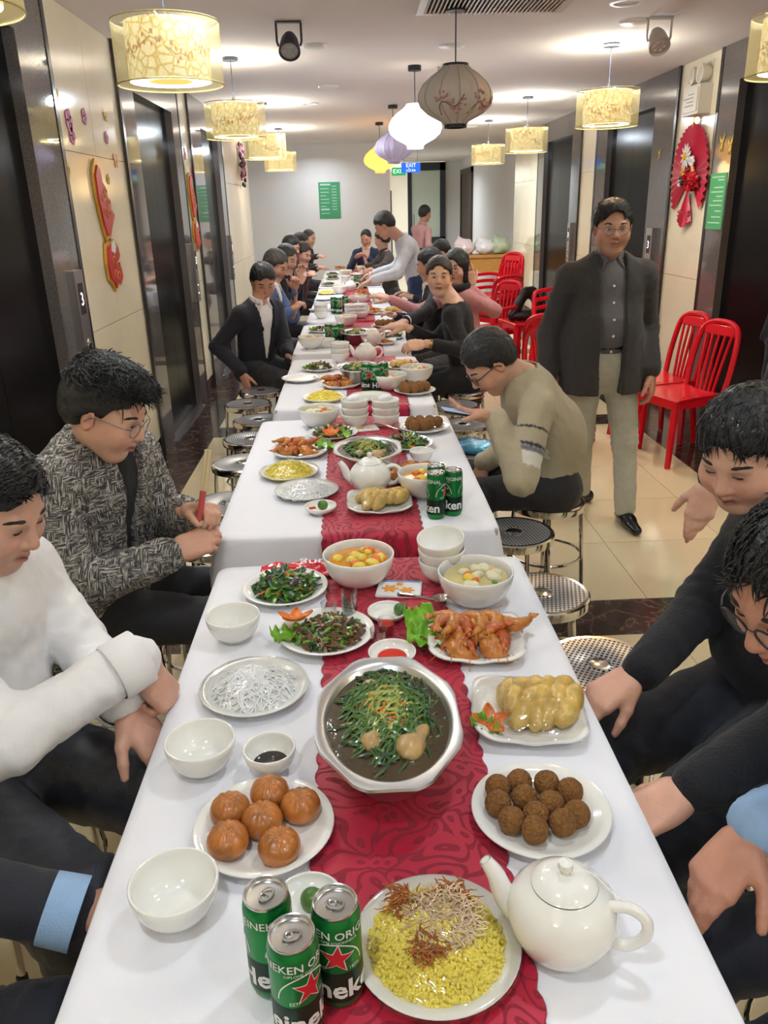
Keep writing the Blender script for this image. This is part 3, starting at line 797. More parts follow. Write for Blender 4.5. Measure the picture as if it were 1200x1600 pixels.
def squ(s, h, n=72, p=5.0):          # square plate with upswept corners
    V, F = [], []
    rings = [(.0, .0065), (.55, .0068), (.68, .009), (.9, .9 * h), (1.0, h), (.99, h - .004), (.7, .003), (.62, 0), (.0, 0)]
    for (f, z) in rings:
        for i in range(n):
            a = 2 * math.pi * i / n; c, s_ = math.cos(a), math.sin(a)
            rr = 1 / (abs(c) ** p + abs(s_) ** p) ** (1 / p)
            cor = (rr - 1) / .15
            wob = .0015 * math.sin(i * .9) if f > .8 else 0
            V.append((s / 2 * f * rr * c + 1e-5 * c, s / 2 * f * rr * s_ + 1e-5 * s_, z + (cor * .006 if f > .85 else 0) + wob))
    for j in range(len(rings) - 1):
        for i in range(n):
            k = (i + 1) % n; F.append((j * n + i, j * n + k, (j + 1) * n + k, (j + 1) * n + i))
    return np.array(V), F
ME['square'] = mesh_data('square_plate', *squ(.205, .02), M['porc'])
def put(kind, name, x, y, label, cat, group=None, z=0.0, rz=0.0, rot=None):
    o = link(name, ME[kind], None, (x, y, TT + .001 + z), rz, rot)
    return tag(o, label, cat, group)
def on(px, py, h=.0): p = atz(px, py, TT + h); return p[0], p[1]

# ---- teapot
def make_teapot():
    t = empty('teapot')
    body = [(.0001, .004), (.034, .004), (.036, 0), (.04, .001), (.045, .006), (.058, .022), (.067, .045), (.069, .06), (.064, .078), (.052, .093), (.043, .099), (.041, .1015), (.038, .0985), (.046, .088), (.06, .068), (.0001, .02)]
    obj('body', lathe(body, 48), M['porc'], t)
    sp = bez([(-.05, 0, .04), (-.074, 0, .058), (-.086, 0, .085), (-.1, 0, .104)], 6)
    b_ = tube(sp, np.interp(np.linspace(0, 1, len(sp)), [0, .4, 1], [.024, .014, .0085]), 14, cap=False)
    obj('spout', join(b_, tube(sp[-4:], .0062, 12)), M['porc'], t)
    hd = bez([(.052, 0, .083), (.078, 0, .09), (.098, 0, .078), (.1, 0, .055), (.084, 0, .033), (.06, 0, .026)], 6)
    obj('handle', tube(hd, .0072, 10), M['porc'], t)
    lid = obj('lid', lathe([(.0385, .1), (.0405, .1025), (.036, .108), (.022, .116), (.0001, .1185)], 40), M['porc'], t)
    obj('knob', lathe([(.006, .117), (.0055, .121), (.0095, .127), (.0085, .134), (.0001, .137)], 20), M['porc'], lid)
    obj('lid_string', tube(bez([(.008, 0, .122), (.03, .01, .118), (.06, .004, .1), (.082, 0, .096)], 5), .0008, 4), M['trim'], t)
    return t
TEAPOT = make_teapot()
_first = {}
def thing_copy(proto, x, y, rz, label, cat, group=None, z=0):
    k = id(proto)
    o = proto if k not in _first else dup(proto)
    _first[k] = 1
    o.location = (x, y, TT + .001 + z); o.rotation_euler[2] = rz
    return tag(o, label, cat, group)

# ---- beer can
CG = mat('can_green', (22, 132, 60), .3, .55); CS = mat('can_silver', (205, 205, 205), .25, 1); CD = mat('can_dark_green', (10, 44, 28), .35, .3)
CW = mat('can_white_print', (232, 234, 228), .4); CR = mat('can_red_print', (200, 30, 40), .4)
def wrap(VF, R_, a0=0.0, z0=0.0):    # flat lettering laid around a can
    V = np.asarray(VF[0], float); a = V[:, 0] / R_ + a0
    return np.stack([R_ * np.sin(a), -R_ * np.cos(a), V[:, 1] + z0], 1), VF[1]
def sub_tri(VF, n=1):
    V, F = np.asarray(VF[0], float), VF[1]
    for _ in range(n):
        V = list(V); G = []
        for f in F:
            p = [np.asarray(V[i]) for i in f]; c = len(V); V.append(sum(p) / len(p)); m = []
            for i in range(len(f)): m.append(len(V)); V.append((p[i] + p[(i + 1) % len(f)]) / 2)
            for i in range(len(f)): G.append((c, m[i - 1], f[i])); G.append((c, f[i], m[i]))
        V, F = np.array(V), G
    return V, F
def star(r, rot=0):
    P = [((r if k % 2 == 0 else r * .4) * math.sin(k * math.pi / 5 + rot), (r if k % 2 == 0 else r * .4) * math.cos(k * math.pi / 5 + rot), 0) for k in range(10)]
    return np.array([(0, 0, 0)] + P), [(0, 1 + k, 1 + (k + 1) % 10)[::-1] for k in range(10)]
def make_can():
    t = empty('beer_can'); r = .0285
    obj('body', lathe([(.0001, .006), (.019, .003), (.021, 0), (.0235, .001), (.0275, .009), (r, .012), (r, .128), (.0275, .134), (.0262, .139)], 40), CG, t)
    obj('lower_band', lathe([(r + .0002, .016), (r + .0003, .0165), (r + .0003, .062), (r + .0002, .0625)], 40), CD, t)
    lid = obj('top', lathe([(.0255, .138), (.0265, .141), (.0258, .1432), (.0245, .1425), (.0237, .1385), (.0225, .1375), (.0001, .1385)], 40), CS, t)
    tab = [(.0105 * math.cos(a), .0068 * math.sin(a) - .001, .1408) for a in np.linspace(0, 6.283, 24, False)]
    obj('pull_tab', join(tube(tab, .0016, 6, closed=True), box(-.0012, .0012, -.0075, .006, .1398, .1412), tube([(.004 * math.cos(a) - .003, .004 * math.sin(a), .1408) for a in np.linspace(0, 6.283, 14, False)], .001, 5, closed=True)), CS, lid)
    for s in (0, math.pi):
        if s == 0: obj('brand_lettering', wrap(sub_tri(text('Heineken', .038, .001), 1), r + .0007, s, .036), CW, t, smooth=False)
        obj('star_outline', wrap(sub_tri(star(.0235, .1), 2), r + .0006, s + .25, .086), CW, t, smooth=False)
        obj('star_print', wrap(sub_tri(star(.0205, .1), 2), r + .0009, s + .25, .086), CR, t, smooth=False)
        if s == 0: obj('arc_lettering', wrap(sub_tri(text('HEINEKEN ORIGINAL', .0155, .0002), 1), r + .0007, s + .1, .1195), CW, t, smooth=False)
        [obj('small_lettering', wrap(text(w_, sz_), r + .0007, s + a_, z_), CW, t, smooth=False) for w_, sz_, a_, z_ in (('EST.', .0068, -.42, .069), ('1873', .0068, .95, .069), ('DIPLOME D\'HONNEUR', .0055, .2, .1102))]
        arc = [(.034 * math.sin(a), .036 * math.cos(a)) for a in np.linspace(-1.5, 1.5, 24)]
        V = np.array([(x, y, 0) for x, y in arc] + [(x * 1.05, y * 1.05, 0) for x, y in arc]); F = [(i, i + 1, 25 + i, 24 + i) for i in range(23)]
        obj('label_arc', wrap((V, F), r + .0007, s + .12, .071), CW, t, smooth=False)
    return t
CAN = make_can()
for i, (x, y, rz, lab) in enumerate([(-.128, .708, 1.0, 'green beer can, back left of the three on the nearest table'), (-.094, .651, .45, 'green beer can, foremost of the three on the nearest table'), (-.047, .690, -.25, 'green beer can, right one of the three beside the yellow rice')]):
    thing_copy(CAN, x, y, rz, lab, 'beer can', 'beer cans on the nearest table')
for x, y, rz, lab in [(.227, 2.238, -2.2, 'green beer can, left front of the three on the second table'), (.281, 2.26, -1.6, 'green beer can, right one of the three on the second table'), (.235, 2.31, 1.0, 'green beer can at the back of the three on the second table')]:
    thing_copy(CAN, x, y, rz, lab, 'beer can', 'beer cans on the second table')
for k, (px, py) in enumerate([(574, 611), (587, 612), (599, 609)]):
    p = on(px, py); thing_copy(CAN, p[0], p[1], k * 1.9, ['left', 'middle', 'right'][k] + ' green beer can of the tight row on the third table', 'beer can', 'beer cans on the third table')
for k, (px, py, w_) in enumerate([(515, 539, 'fourth'), (524, 540, 'fourth'), (533, 538, 'fourth'), (522, 490, 'fifth'), (530, 491, 'fifth'), (540, 488, 'fifth'), (557, 451, 'sixth'), (563, 452, 'sixth'), (570, 451, 'sixth')]):
    p = on(px, py); thing_copy(CAN, p[0], p[1], k * 1.7, ['left', 'middle', 'right'][k % 3] + f' green beer can in the cluster on the {w_} table', 'beer can', f'beer cans on the {w_} table')

# ---- hotpot pan
PANM = mat('pan_steel', (212, 212, 212), .34, 1, bump=.04, bscale=60)
def make_pan():
    t = empty('hotpot_pan'); n = 64
    def octr(i):                     # flange outline: circle cut by eight flats
        a = 2 * math.pi * i / n; q = (a + math.pi / 8) % (math.pi / 4) - math.pi / 8
        return min(1.0, .955 / math.cos(q))
    rings = [(.0001, .004, 0), (.056, .004, 0), (.06, 0, 0), (.066, .004, 0), (.085, .032, 0), (.103, .08, 0), (.107, .083, 0), (.1235, .085, 1), (.1245, .083, 1), (.1235, .087, 1), (.1085, .0865, 0), (.103, .082, 0), (.084, .034, 0), (.06, .01, 0), (.0001, .009, 0)]
    V, F = [], []
    for (r, z, o_) in rings:
        for i in range(n):
            a = 2 * math.pi * i / n; rr = r * (octr(i) if o_ else 1); V.append((rr * math.cos(a), rr * math.sin(a), z))
    for j in range(len(rings) - 1):
        for i in range(n):
            k = (i + 1) % n; F.append((j * n + i, j * n + k, (j + 1) * n + k, (j + 1) * n + i))
    obj('pan', (np.array(V), F), PANM, t)
    return t
BROTH = mat('dark_broth', (72, 58, 38), .05, coat=.6, bump=.12, bscale=40, var=.35, vscale=14)
def strands(n, fn, r, seg=4, sides=4, seed=0, taper=True):
    rr = random.Random(seed); parts = []
    for k in range(n):
        P = fn(rr); m = len(P)
        rad = r * rr.uniform(.7, 1.25) * (np.sin(np.linspace(.35, math.pi - .25, m)) ** .5 if taper else np.ones(m))
        parts.append(tube(P, rad, sides))
    return join(*parts)
def green_strand(rad, z0, dome):
    def fn(rr):
        a = rr.uniform(0, 6.28); R_ = rad * math.sqrt(rr.random()); x, y = R_ * math.cos(a) * .9 + .004, R_ * math.sin(a) + .016
        th = rr.gauss(.6, .7); L = rr.uniform(.03, .075); P = []
        for i in range(5):
            s = (i / 4 - .5) * L; px, py = x + s * math.cos(th + s * 8), y + s * math.sin(th + s * 8)
            P.append((px, py, z0 + dome * max(0, 1 - (px * px + (py - .014) ** 2) / rad ** 2) * rr.uniform(.85, 1.05) + .004 * math.sin(i * 1.7)))
        return np.array(P)
    return fn
G1 = mat('scallion_green', (84, 116, 56), .3, coat=.3); G2 = mat('scallion_pale', (170, 176, 92), .3, coat=.3); G3 = mat('scallion_dark', (50, 80, 48), .3, coat=.3); OR = mat('carrot_orange', (222, 116, 40), .35)
CHK = mat('boiled_meat', (186, 152, 96), .35, var=.35, vscale=30, coat=.3)
def make_hotpot(sc=1.0, seed=0, full=True, z0=.076):
    t = make_pan()
    broth = obj('broth', lathe([(.0001, z0), (.1012, z0)], 48), BROTH, t)
    k = 1 if full else .35
    for (mt, n, dome, rad, r, nm) in [(G1, 240, .024, .074, .0021, 'scallion_greens'), (G3, 140, .01, .088, .0022, 'dark_scallions'), (G2, 75, .029, .056, .0024, 'pale_scallions'), (OR, 45, .028, .056, .0013, 'carrot_shreds')]:
        stuff(obj(nm, strands(int(n * k), green_strand(rad, z0 - .001, dome), r * (1 if full else 1.7), seed=seed + len(nm)), mt, t))
    b_ = Blob()
    for (x, y, r) in [(-.028, -.036, .019), (.03, -.05, .023), (.05, -.026, .013), (-.03, .064, .013), (.006, -.03, .016)]: b_.ell((x, y, z0 + .002), (r, r * .8, r * .7), .006).ell((x + r * .6, y + r * .3, z0 + .002), (r * .7, r * .45, r * .5), .006)
    V, F = b_.mesh(.004); obj('chicken_chunks', (V + np.array([1, 1, .7]) * (.0042 * pnoise(V, 150, 2) + .0018 * pnoise(V, 420, 5))[:, None], F), CHK, t); stuff(t.children[-1])
    return t
def chil(o): return list(o.children)
HOT1 = make_hotpot(seed=1)
HOT1.location = (.031, 1.106, TT + .001); HOT1.scale = (1, 1.53, 1.12)
tag(HOT1, 'large oval steel hotpot pan of dark broth with scallions and chicken on the nearest table', 'hotpot')
HOT2 = make_hotpot(seed=5, full=False); HOT2.location = (.031, 2.715, TT + .001); HOT2.scale = (1.02, 1.3, 1.0); tag(HOT2, 'steel hotpot pan with green herbs behind the teapot on the second table', 'hotpot')
for (px, py, w_) in [(560, 580, 'third'), (559, 524, 'fourth')]:
    p = on(px, py, .06); h = dup(HOT2, (p[0], p[1], TT + .001), 0.0); tag(h, f'steel hotpot pan with green herbs on the {w_} table', 'hotpot')

# ================================================================ near table: bowls, plates
G = 'white porcelain on the nearest table'
put('bowl', 'rice_bowl', -.266, .814, 'empty white rice bowl nearest the camera on the left, beside the beer cans', 'bowl', G)
put('bowl', 'rice_bowl', -.284, 1.114, 'empty white rice bowl beside the soy sauce bowl', 'bowl', G)
put('bowl', 'rice_bowl', -.289, 1.55, 'empty white rice bowl left of the beef stir-fry', 'bowl', G)
sb = put('sauce', 'sauce_bowl', -.168, 1.102, 'small white bowl of soy sauce behind the fried buns', 'bowl', G)
obj('soy_sauce', lathe([(.0001, .0165), (.031, .0165)], 32), mat('soy', (34, 18, 12), .05, coat=.5), sb)
put('dish', 'dipping_dish', -.09, .81, 'small white dish with a lime behind the beer cans', 'dish', G)
LIME = mat('lime_peel', (78, 118, 48), .35, bump=.06, bscale=300)
def lime(x, y, z, lab):
    o = obj('lime', ball(.016, .016, .018, 20, 12), LIME, loc=(x, y, TT + z)); o.rotation_euler = (1.2, .3, .4)
    obj('stem_scar', move(ball(.003, .003, .0015, 8, 6), (0, 0, .018)), mat('scar', (120, 120, 70), .6), o); return tag(o, lab, 'lime')
lime(-.085, .808, .022, 'green lime in the dish behind the beer cans')
dd = put('dish', 'dipping_dish', .051, 1.613, 'small white dish with a lime behind the shot glasses', 'dish', G)
lime(.082, 1.615, .022, 'green lime in the dish beside the lettuce leaf')
dd = put('dishw', 'dipping_dish', .053, 1.43, 'small white dish of chilli just behind the hotpot', 'dish', G)
obj('chilli_sauce', lathe([(.0001, .012), (.03, .012)], 24), mat('chilli', (205, 52, 30), .2), dd)
for k, (z, tilt, lab) in enumerate([(0, 0, 'bottom bowl of the stack of three behind the right soup bowl'), (.03, .03, 'middle bowl of the stack of three behind the right soup bowl'), (.063, .16, 'tilted top bowl of the stack of three behind the right soup bowl')]):
    put('bowl', 'rice_bowl', .197, 1.80, lab, 'bowl', G, z, rot=(tilt, -tilt * .5, 0))
for name_, x, y in [('a', -.164, .956), ('b', .074, .736), ('c', .257, .961), ('d', -.221, 1.334), ('e', -.086, 1.536), ('f', -.194, 1.767)]:
    put('plate', 'dinner_plate', x, y, {'a': 'round white plate under the fried buns on the nearest table', 'b': 'round white plate under the yellow rice beside the beer cans', 'c': 'round white plate under the brown crumbed balls by the nearest teapot', 'd': 'round white plate under the white noodles on the nearest table', 'e': 'round white plate under the beef stir-fry with the carrot flower', 'f': 'round white plate under the mushrooms and greens'}[name_], 'plate', G)
put('square', 'square_plate', .291, 1.214, 'square white plate under the wrapped chicken on the nearest table', 'plate', G, rz=-.12)
put('square', 'square_plate', .235, 1.48, 'square white plate under the prawns on the nearest table', 'plate', G, rz=-.1)
thing_copy(TEAPOT, .232, .738, -.42, 'white porcelain teapot on the nearest table, beside the yellow rice', 'teapot', 'white teapots')
thing_copy(TEAPOT, .035, 2.49, -.1, 'white porcelain teapot in front of the hotpot on the second table', 'teapot', 'white teapots')
for (px, py, rz, lab) in [(572, 566, -.1, 'white porcelain teapot at the front of the fourth table'), (582, 540, .6, 'white porcelain teapot beside the salad plate on the fourth table'), (560, 495, .4, 'white porcelain teapot on the fifth table'), (548, 455, .1, 'white porcelain teapot on the sixth table')]:
    p = on(px, py); thing_copy(TEAPOT, p[0], p[1], rz, lab, 'teapot', 'white teapots')

# ---- fried buns
BUN = mat('fried_bun', (186, 112, 48), .3, var=.45, vscale=26, bump=.15, bscale=90, coat=.3)
def bun_mesh(seed):
    V, F = ball(.031, .031, .026, 40, 22); a = np.arctan2(V[:, 1], V[:, 0]); up = np.clip(V[:, 2] / .026, 0, 1)
    r = np.hypot(V[:, 0], V[:, 1])
    pl = .0022 * np.sin(a * 11 + seed) * up ** 2 * np.clip(r / .02, 0, 1)
    dim = -.006 * np.exp(-(r / .006) ** 2) * (V[:, 2] > 0)
    n = V / (np.linalg.norm(V, axis=1)[:, None] + 1e-9)
    V = V + n * (pl + .0012 * pnoise(V, 70, seed))[:, None]; V[:, 2] += dim
    V[:, 2] = np.maximum(V[:, 2], -.02)
    return V + np.array([0, 0, .02]), F
ME['bun'] = [mesh_data('fried_bun', *bun_mesh(k), BUN) for k in range(3)]
BUNX = [(.0, .002), (-.052, .028), (.006, .06), (.056, .03), (-.046, -.036), (.03, -.052)]
def buns(x, y, pts, lab, group, s=1, which=None):
    lab0 = lab
    for k, (a, b_) in enumerate(pts):
        lab = which[k] + lab0 if which else lab0
        o = link('fried_bun', ME['bun'][k % 3], None, (x + a, y + b_, TT + .009), k * 1.1, scale=(s, s, s * random.uniform(.95, 1.05)))
        tag(o, lab, 'bun', group)
buns(-.166, .952, BUNX, ' glossy fried bun on the plate of six on the nearest table', 'fried buns on the nearest table', 1, ['middle', 'back left', 'rearmost', 'back right', 'front left dark brown', 'front right'])

# ---- crumbed balls
BALL = mat('crumbed_ball', (150, 100, 46), .75, bump=.9, bscale=260, var=.3, vscale=160)
def ball_mesh(seed):
    V, F = ball(.0205, .0205, .0205, 28, 18); n = V / .0205
    return V + n * (.0007 * pnoise(V, 260, seed, 2) + .0006 * pnoise(V, 900, seed, 2))[:, None] + np.array([0, 0, .0195]), F
ME['cball'] = [mesh_data('crumbed_ball', *ball_mesh(k), BALL) for k in range(3)]
BALLX = [(-.052, .036), (-.016, .046), (.026, .04), (-.058, .0), (-.015, .01), (.058, .02), (.022, -.006), (-.044, -.036), (-.006, -.028), (.055, -.03), (.03, -.046), (-.014, -.058)]
def balls(x, y, pts, lab, group, s=1, which=None):
    lab0 = lab
    for k, (a, b_) in enumerate(pts):
        lab = which[k] + lab0 if which else lab0
        o = link('crumbed_ball', ME['cball'][k % 3], None, (x + a, y + b_, TT + .0085), k, scale=(s, s, s)); tag(o, lab, 'food ball', group)
balls(.25, .965, BALLX, ' brown crumbed ball on the plate beside the nearest teapot', 'crumbed balls on the nearest table', 1, ['back left', 'rearmost', 'back right', 'leftmost', 'second-row middle', 'upper far right', 'centre right', 'lower left', 'centre', 'lower far right', 'front right', 'frontmost'])

# ---- yellow sticky rice
RICE = mat('yellow_rice', (240, 220, 96), .4); FLOSS = mat('meat_floss', (226, 200, 164), .85); FRY = mat('fried_shallot', (168, 98, 40), .5)
def rice_mound(x, y, lab, full=True, seed=0):
    t = tag(empty('yellow_sticky_rice', (x, y, TT + .008)), lab, 'rice')
    r = random.Random(seed); V, F = lathe([(.0001, .034), (.03, .033), (.055, .026), (.075, .015), (.086, .004), (.088, 0)], 40)
    V = V + .003 * pnoise(V, 110, seed)[:, None]; obj('rice_mound', (V, F), RICE, t)
    n = 2200 if full else 260; parts = []
    g0 = ball(.0044, .0027, .0027, 6, 4) if full else ball(.006, .004, .004, 6, 4)
    for k in range(n):
        rr = .086 * math.sqrt(r.random()); a = r.uniform(0, 6.28); z = np.interp(rr, [0, .03, .055, .075, .086], [.035, .034, .027, .016, .005]) + r.uniform(-.001, .003)
        parts.append(xform(g0, np.array(Matrix.Rotation(r.uniform(0, 6.28), 3, 'Z') @ Matrix.Rotation(r.uniform(-.8, .8), 3, 'Y')), (rr * math.cos(a), rr * math.sin(a), z)))
    stuff(obj('rice_grains', join(*parts), RICE, t))
    def fl(cx, cy, rad, zz):
        def fn(rr):
            a = rr.uniform(0, 6.28); q = rad * math.sqrt(rr.random()); p = np.array([cx + q * math.cos(a), cy + q * math.sin(a), zz + rr.uniform(0, .006)]); P = []
            d = rr.uniform(0, 6.28)
            for i in range(5): P.append(p.copy()); d += rr.uniform(-.9, .9); p = p + .005 * np.array([math.cos(d), math.sin(d), rr.uniform(-.4, .4)])
            return np.array(P)
        return fn
    if full:
        stuff(obj('meat_floss', strands(620, fl(.012, .014, .042, .034), .001, sides=3, seed=3), FLOSS, t))
        stuff(obj('fried_shallots', join(strands(90, fl(-.04, .045, .022, .03), .0013, sides=4, seed=4), strands(90, fl(.03, .05, .02, .03), .0012, sides=4, seed=5), strands(80, fl(-.012, -.03, .016, .035), .0012, sides=4, seed=6)), FRY, t))
    return t
rice_mound(.074, .736, 'mound of yellow sticky rice with floss and shallots beside the beer cans')
def film(x, y, prof, lab, n=48, seed=0, rz=0, sq=None):
    V, F = lathe(prof, n)
    if sq:
        a = np.arctan2(V[:, 1], V[:, 0]); f = 1 / (np.abs(np.cos(a)) ** 5 + np.abs(np.sin(a)) ** 5) ** .2
        k = np.clip(np.hypot(V[:, 0], V[:, 1]) / sq, 0, 1) ** 2; V[:, :2] *= (1 + (f - 1) * k)[:, None]
    V = V + np.array([0, 0, 1]) * (.0018 * pnoise(V, 90, seed))[:, None]
    o = obj('cling_film', (V, [q[::-1] for q in F]), M['film'], loc=(x, y, TT), rz=rz, sharp=False); return tag(o, lab, 'cling film')
film(.074, .736, [(.0001, .055), (.03, .053), (.06, .043), (.085, .03), (.104, .024), (.108, .017)], 'cling film over the yellow rice beside the beer cans')

# ---- white noodles
NOOD = mat('rice_noodle', (250, 248, 244), .4)
def noodles(x, y, lab, n=150, seed=0, r0=.0016):
    def fn(rr):
        a = rr.uniform(0, 6.28); q = .06 * math.sqrt(rr.random()); p = np.array([q * math.cos(a), q * math.sin(a)]); d = rr.uniform(0, 6.28); c = rr.uniform(-.35, .35); P = []
        for i in range(11):
            rr_ = math.hypot(*p); P.append((p[0], p[1], .004 + .03 * max(0, 1 - (rr_ / .085) ** 2) + rr.uniform(-.002, .002)))
            d += c + rr.uniform(-.2, .2); p = p + .009 * np.array([math.cos(d), math.sin(d)])
            if math.hypot(*p) > .08: d += 1.2
        return bez(P, 2)
    t = tag(empty('white_noodles', (x, y, TT + .008)), lab, 'noodles')
    obj('noodle_heap', lathe([(.0001, .03), (.04, .024), (.07, .009), (.08, 0)], 32), NOOD, t)
    stuff(obj('noodle_strands', strands(n, fn, r0, sides=5, seed=seed, taper=False), NOOD, t))
noodles(-.221, 1.334, 'heap of white rice noodles under film on the nearest table')
film(-.221, 1.334, [(.0001, .05), (.03, .049), (.06, .038), (.085, .027), (.104, .023), (.108, .016)], 'cling film over the white noodles on the nearest table', seed=3)

# ---- sliced chicken
SKIN_C = mat('chicken_skin', (216, 178, 92), .3, var=.3, vscale=45, bump=.15, bscale=220, coat=.3)
def chick_mesh(seed):
    b_ = Blob(); r = random.Random(seed)
    b_.ell((0, 0, .012), (.028, .016, .014), .006).ell((.008, .003, .016), (.02, .012, .012), .006).cone((-.02, 0, .008), (.025, .004, .006), .01, .008, .006)
    V, F = b_.mesh(.0035); V = V + np.array([1, 1, .8]) * (.0035 * pnoise(V, 130, seed) + .0012 * pnoise(V, 420, seed + 2))[:, None]; return V, F
ME['chick'] = [mesh_data('chicken_piece', *chick_mesh(k), SKIN_C) for k in range(3)]
def carrot_flower(x, y, z, lab, s=1.0, tilt=.3):
    t = tag(empty('carrot_flower', (x, y, TT + z)), lab, 'carrot garnish'); t.rotation_euler = (tilt, 0, 0)
    def pet(u, v):
        l = .034 * s * v; wd_ = .012 * s * math.sin(math.pi * min(1, .12 + v * .88)) ** .8 * (u * 2 - 1); return (wd_, l, .012 * s * v ** 2 - .004 * s * (u * 2 - 1) ** 2 * -1 + .004)
    for k in range(5):
        o = obj('petal', grid(pet, 6, 8), OR, t, rz=k * 1.257); m_ = o.modifiers.new('thick', 'SOLIDIFY'); m_.thickness = .0022
    obj('flower_core', move(ball(.006 * s, .006 * s, .004 * s, 10, 6), (0, 0, .006)), OR, t)
def chicken(x, y, lab, group, n=13, rz0=0, seed=0):
    r = random.Random(seed)
    for k in range(n):
        row, c = divmod(k, 5) if n > 8 else divmod(k, 4)
        a = -.055 + c * .026 + row * .008; b_ = .045 - row * .04
        o = link('chicken_piece', ME['chick'][k % 3], None, (x + a + .01, y + b_ * .9, TT + .012 + .006 * (row == 1)), .9 + r.uniform(-.35, .35), scale=(1.3, 1.3, 1.25)); o.rotation_euler[0] = r.uniform(-.3, .3); tag(o, lab, 'chicken piece', group)
chicken(.305, 1.22, 'piece of sliced yellow-skinned chicken on the film-wrapped square plate on the nearest table', 'chicken on the nearest table', 14)
carrot_flower(.215, 1.18, .016, 'carved carrot flower under film beside the sliced chicken', .95)
LET = mat('lettuce', (118, 176, 44), .4, var=.25, vscale=25, sss=.1)
def leaf_mesh(L=.09, W=.07, seed=0, ruff=.008):
    r = random.Random(seed); ph = [r.uniform(0, 6) for _ in range(3)]
    def f(u, v):
        s = u * 2 - 1; wd_ = W * .5 * (math.sin(math.pi * min(1, .08 + .8 * v)) ** .6)
        e = abs(s) ** 1.5
        return (s * wd_, L * (v - .5), .014 * v * v + .012 * s * s + ruff * e * math.sin(v * 21 + ph[0] + 2 * s) + ruff * v ** 3 * math.sin(s * 9 + ph[1]))
    return grid(f, 18, 18)
def lettuce(x, y, z, rz, lab, L=.09, W=.075, seed=0, tilt=0):
    o = obj('lettuce_leaf', leaf_mesh(L, W, seed), LET, loc=(x, y, TT + z), rz=rz); o.rotation_euler[0] = tilt
    o.modifiers.new('thick', 'SOLIDIFY').thickness = .001; return tag(o, lab, 'lettuce leaf')
lettuce(.205, 1.165, .012, .8, 'small green leaf beneath the carrot flower on the chicken plate', .05, .04, 4)
film(.291, 1.214, [(.0001, .05), (.03, .049), (.055, .045), (.075, .036), (.098, .027), (.104, .02)], 'cling film over the sliced chicken on the nearest table', seed=5, rz=-.12, sq=.1, n=64)

# ---- prawns
PRAWN = mat('fried_prawn', (205, 128, 52), .35, var=.4, vscale=60, bump=.2, bscale=150, coat=.35)
def prawn_mesh(seed):
    r = random.Random(seed); parts = []
    A = np.linspace(0, 1, 15); P = []
    for t in A: a = 2.6 * t - .3; P.append((.026 * math.sin(a) * (1.2 - .3 * t), .026 * (1 - math.cos(a)), .012 + .002 * math.sin(t * 3)))
    rad = np.interp(A, [0, .1, .35, .7, 1], [.006, .0105, .0125, .009, .004]) * (1 + .1 * np.abs(np.sin(A * 14 * math.pi / 2)))
    parts.append(tube(P, rad, 10))
    d = np.array(P[-1]) - np.array(P[-2]); d /= np.linalg.norm(d)
    for s in (-1, 0, 1):
        sd = np.cross(d, (0, 0, 1)) * s * .45; parts.append(tube([np.array(P[-1]), np.array(P[-1]) + .007 * (d + sd), np.array(P[-1]) + .014 * (d + sd * 1.2)], [.002, .0042, .001], 6))
    h = np.array(P[0]); hd = np.array(P[0]) - np.array(P[1]); hd /= np.linalg.norm(hd)
    parts.append(tube([h, h + .01 * hd, h + .022 * hd + (0, 0, .003)], [.0075, .006, .0008], 8))
    for k in range(8):
        q = np.array(P[1 + k]); parts.append(tube([q, q + np.array([r.uniform(-.004, .004), .012, -.006]) * .9], [.0013, .0007], 4))
    for s in (-1, 1): parts.append(tube([h, h + .02 * hd + (0, s * .006, .008), h + .045 * hd + (0, s * .018, .002)], .0006, 4))
    return join(*parts)
PRAWN2 = mat('fried_prawn_red', (192, 92, 38), .35, var=.4, vscale=70, bump=.25, bscale=150, coat=.3)
ME['prawn'] = [mesh_data('fried_prawn', *prawn_mesh(k), (PRAWN, PRAWN2, PRAWN)[k]) for k in range(3)]
def prawns(x, y, lab, group, n=11, seed=0, s=1.25):
    r = random.Random(seed)
    for k in range(n):
        row = k % 2 if n > 6 else 0; c = k // 2 if n > 6 else k
        a = -.062 + c * .023 + row * .010; b_ = (.036 if row else -.036)
        o = link('fried_prawn', ME['prawn'][k % 3], None, (x + a, y + b_, TT + .01 + (.012 if row else 0)), r.uniform(-.6, .6) + (math.pi / 2 if k % 3 else -1.2) + (math.pi if row else 0), scale=(s, s, s)); o.rotation_euler[0] = r.uniform(-.5, .3); tag(o, lab, 'prawn', group)
    for k in range(max(2, n // 3)):
        o = link('fried_prawn', ME['prawn'][k % 3], None, (x - .05 + k * .03, y + r.uniform(-.01, .01), TT + .03), 1.5 + r.uniform(-.6, .6), scale=(s, s, s)); tag(o, lab, 'prawn', group)
prawns(.235, 1.475, 'orange fried prawn heaped on the square plate of the nearest table', 'prawns on the nearest table', 12, 4, 1.35)
lettuce(.128, 1.53, .02, .5, 'upper ruffled lettuce leaf left of the prawns on the nearest table', .1, .085, 1, .25)
lettuce(.125, 1.475, .014, 1.5, 'lower ruffled lettuce leaf left of the prawns on the nearest table', .08, .075, 2, .1)

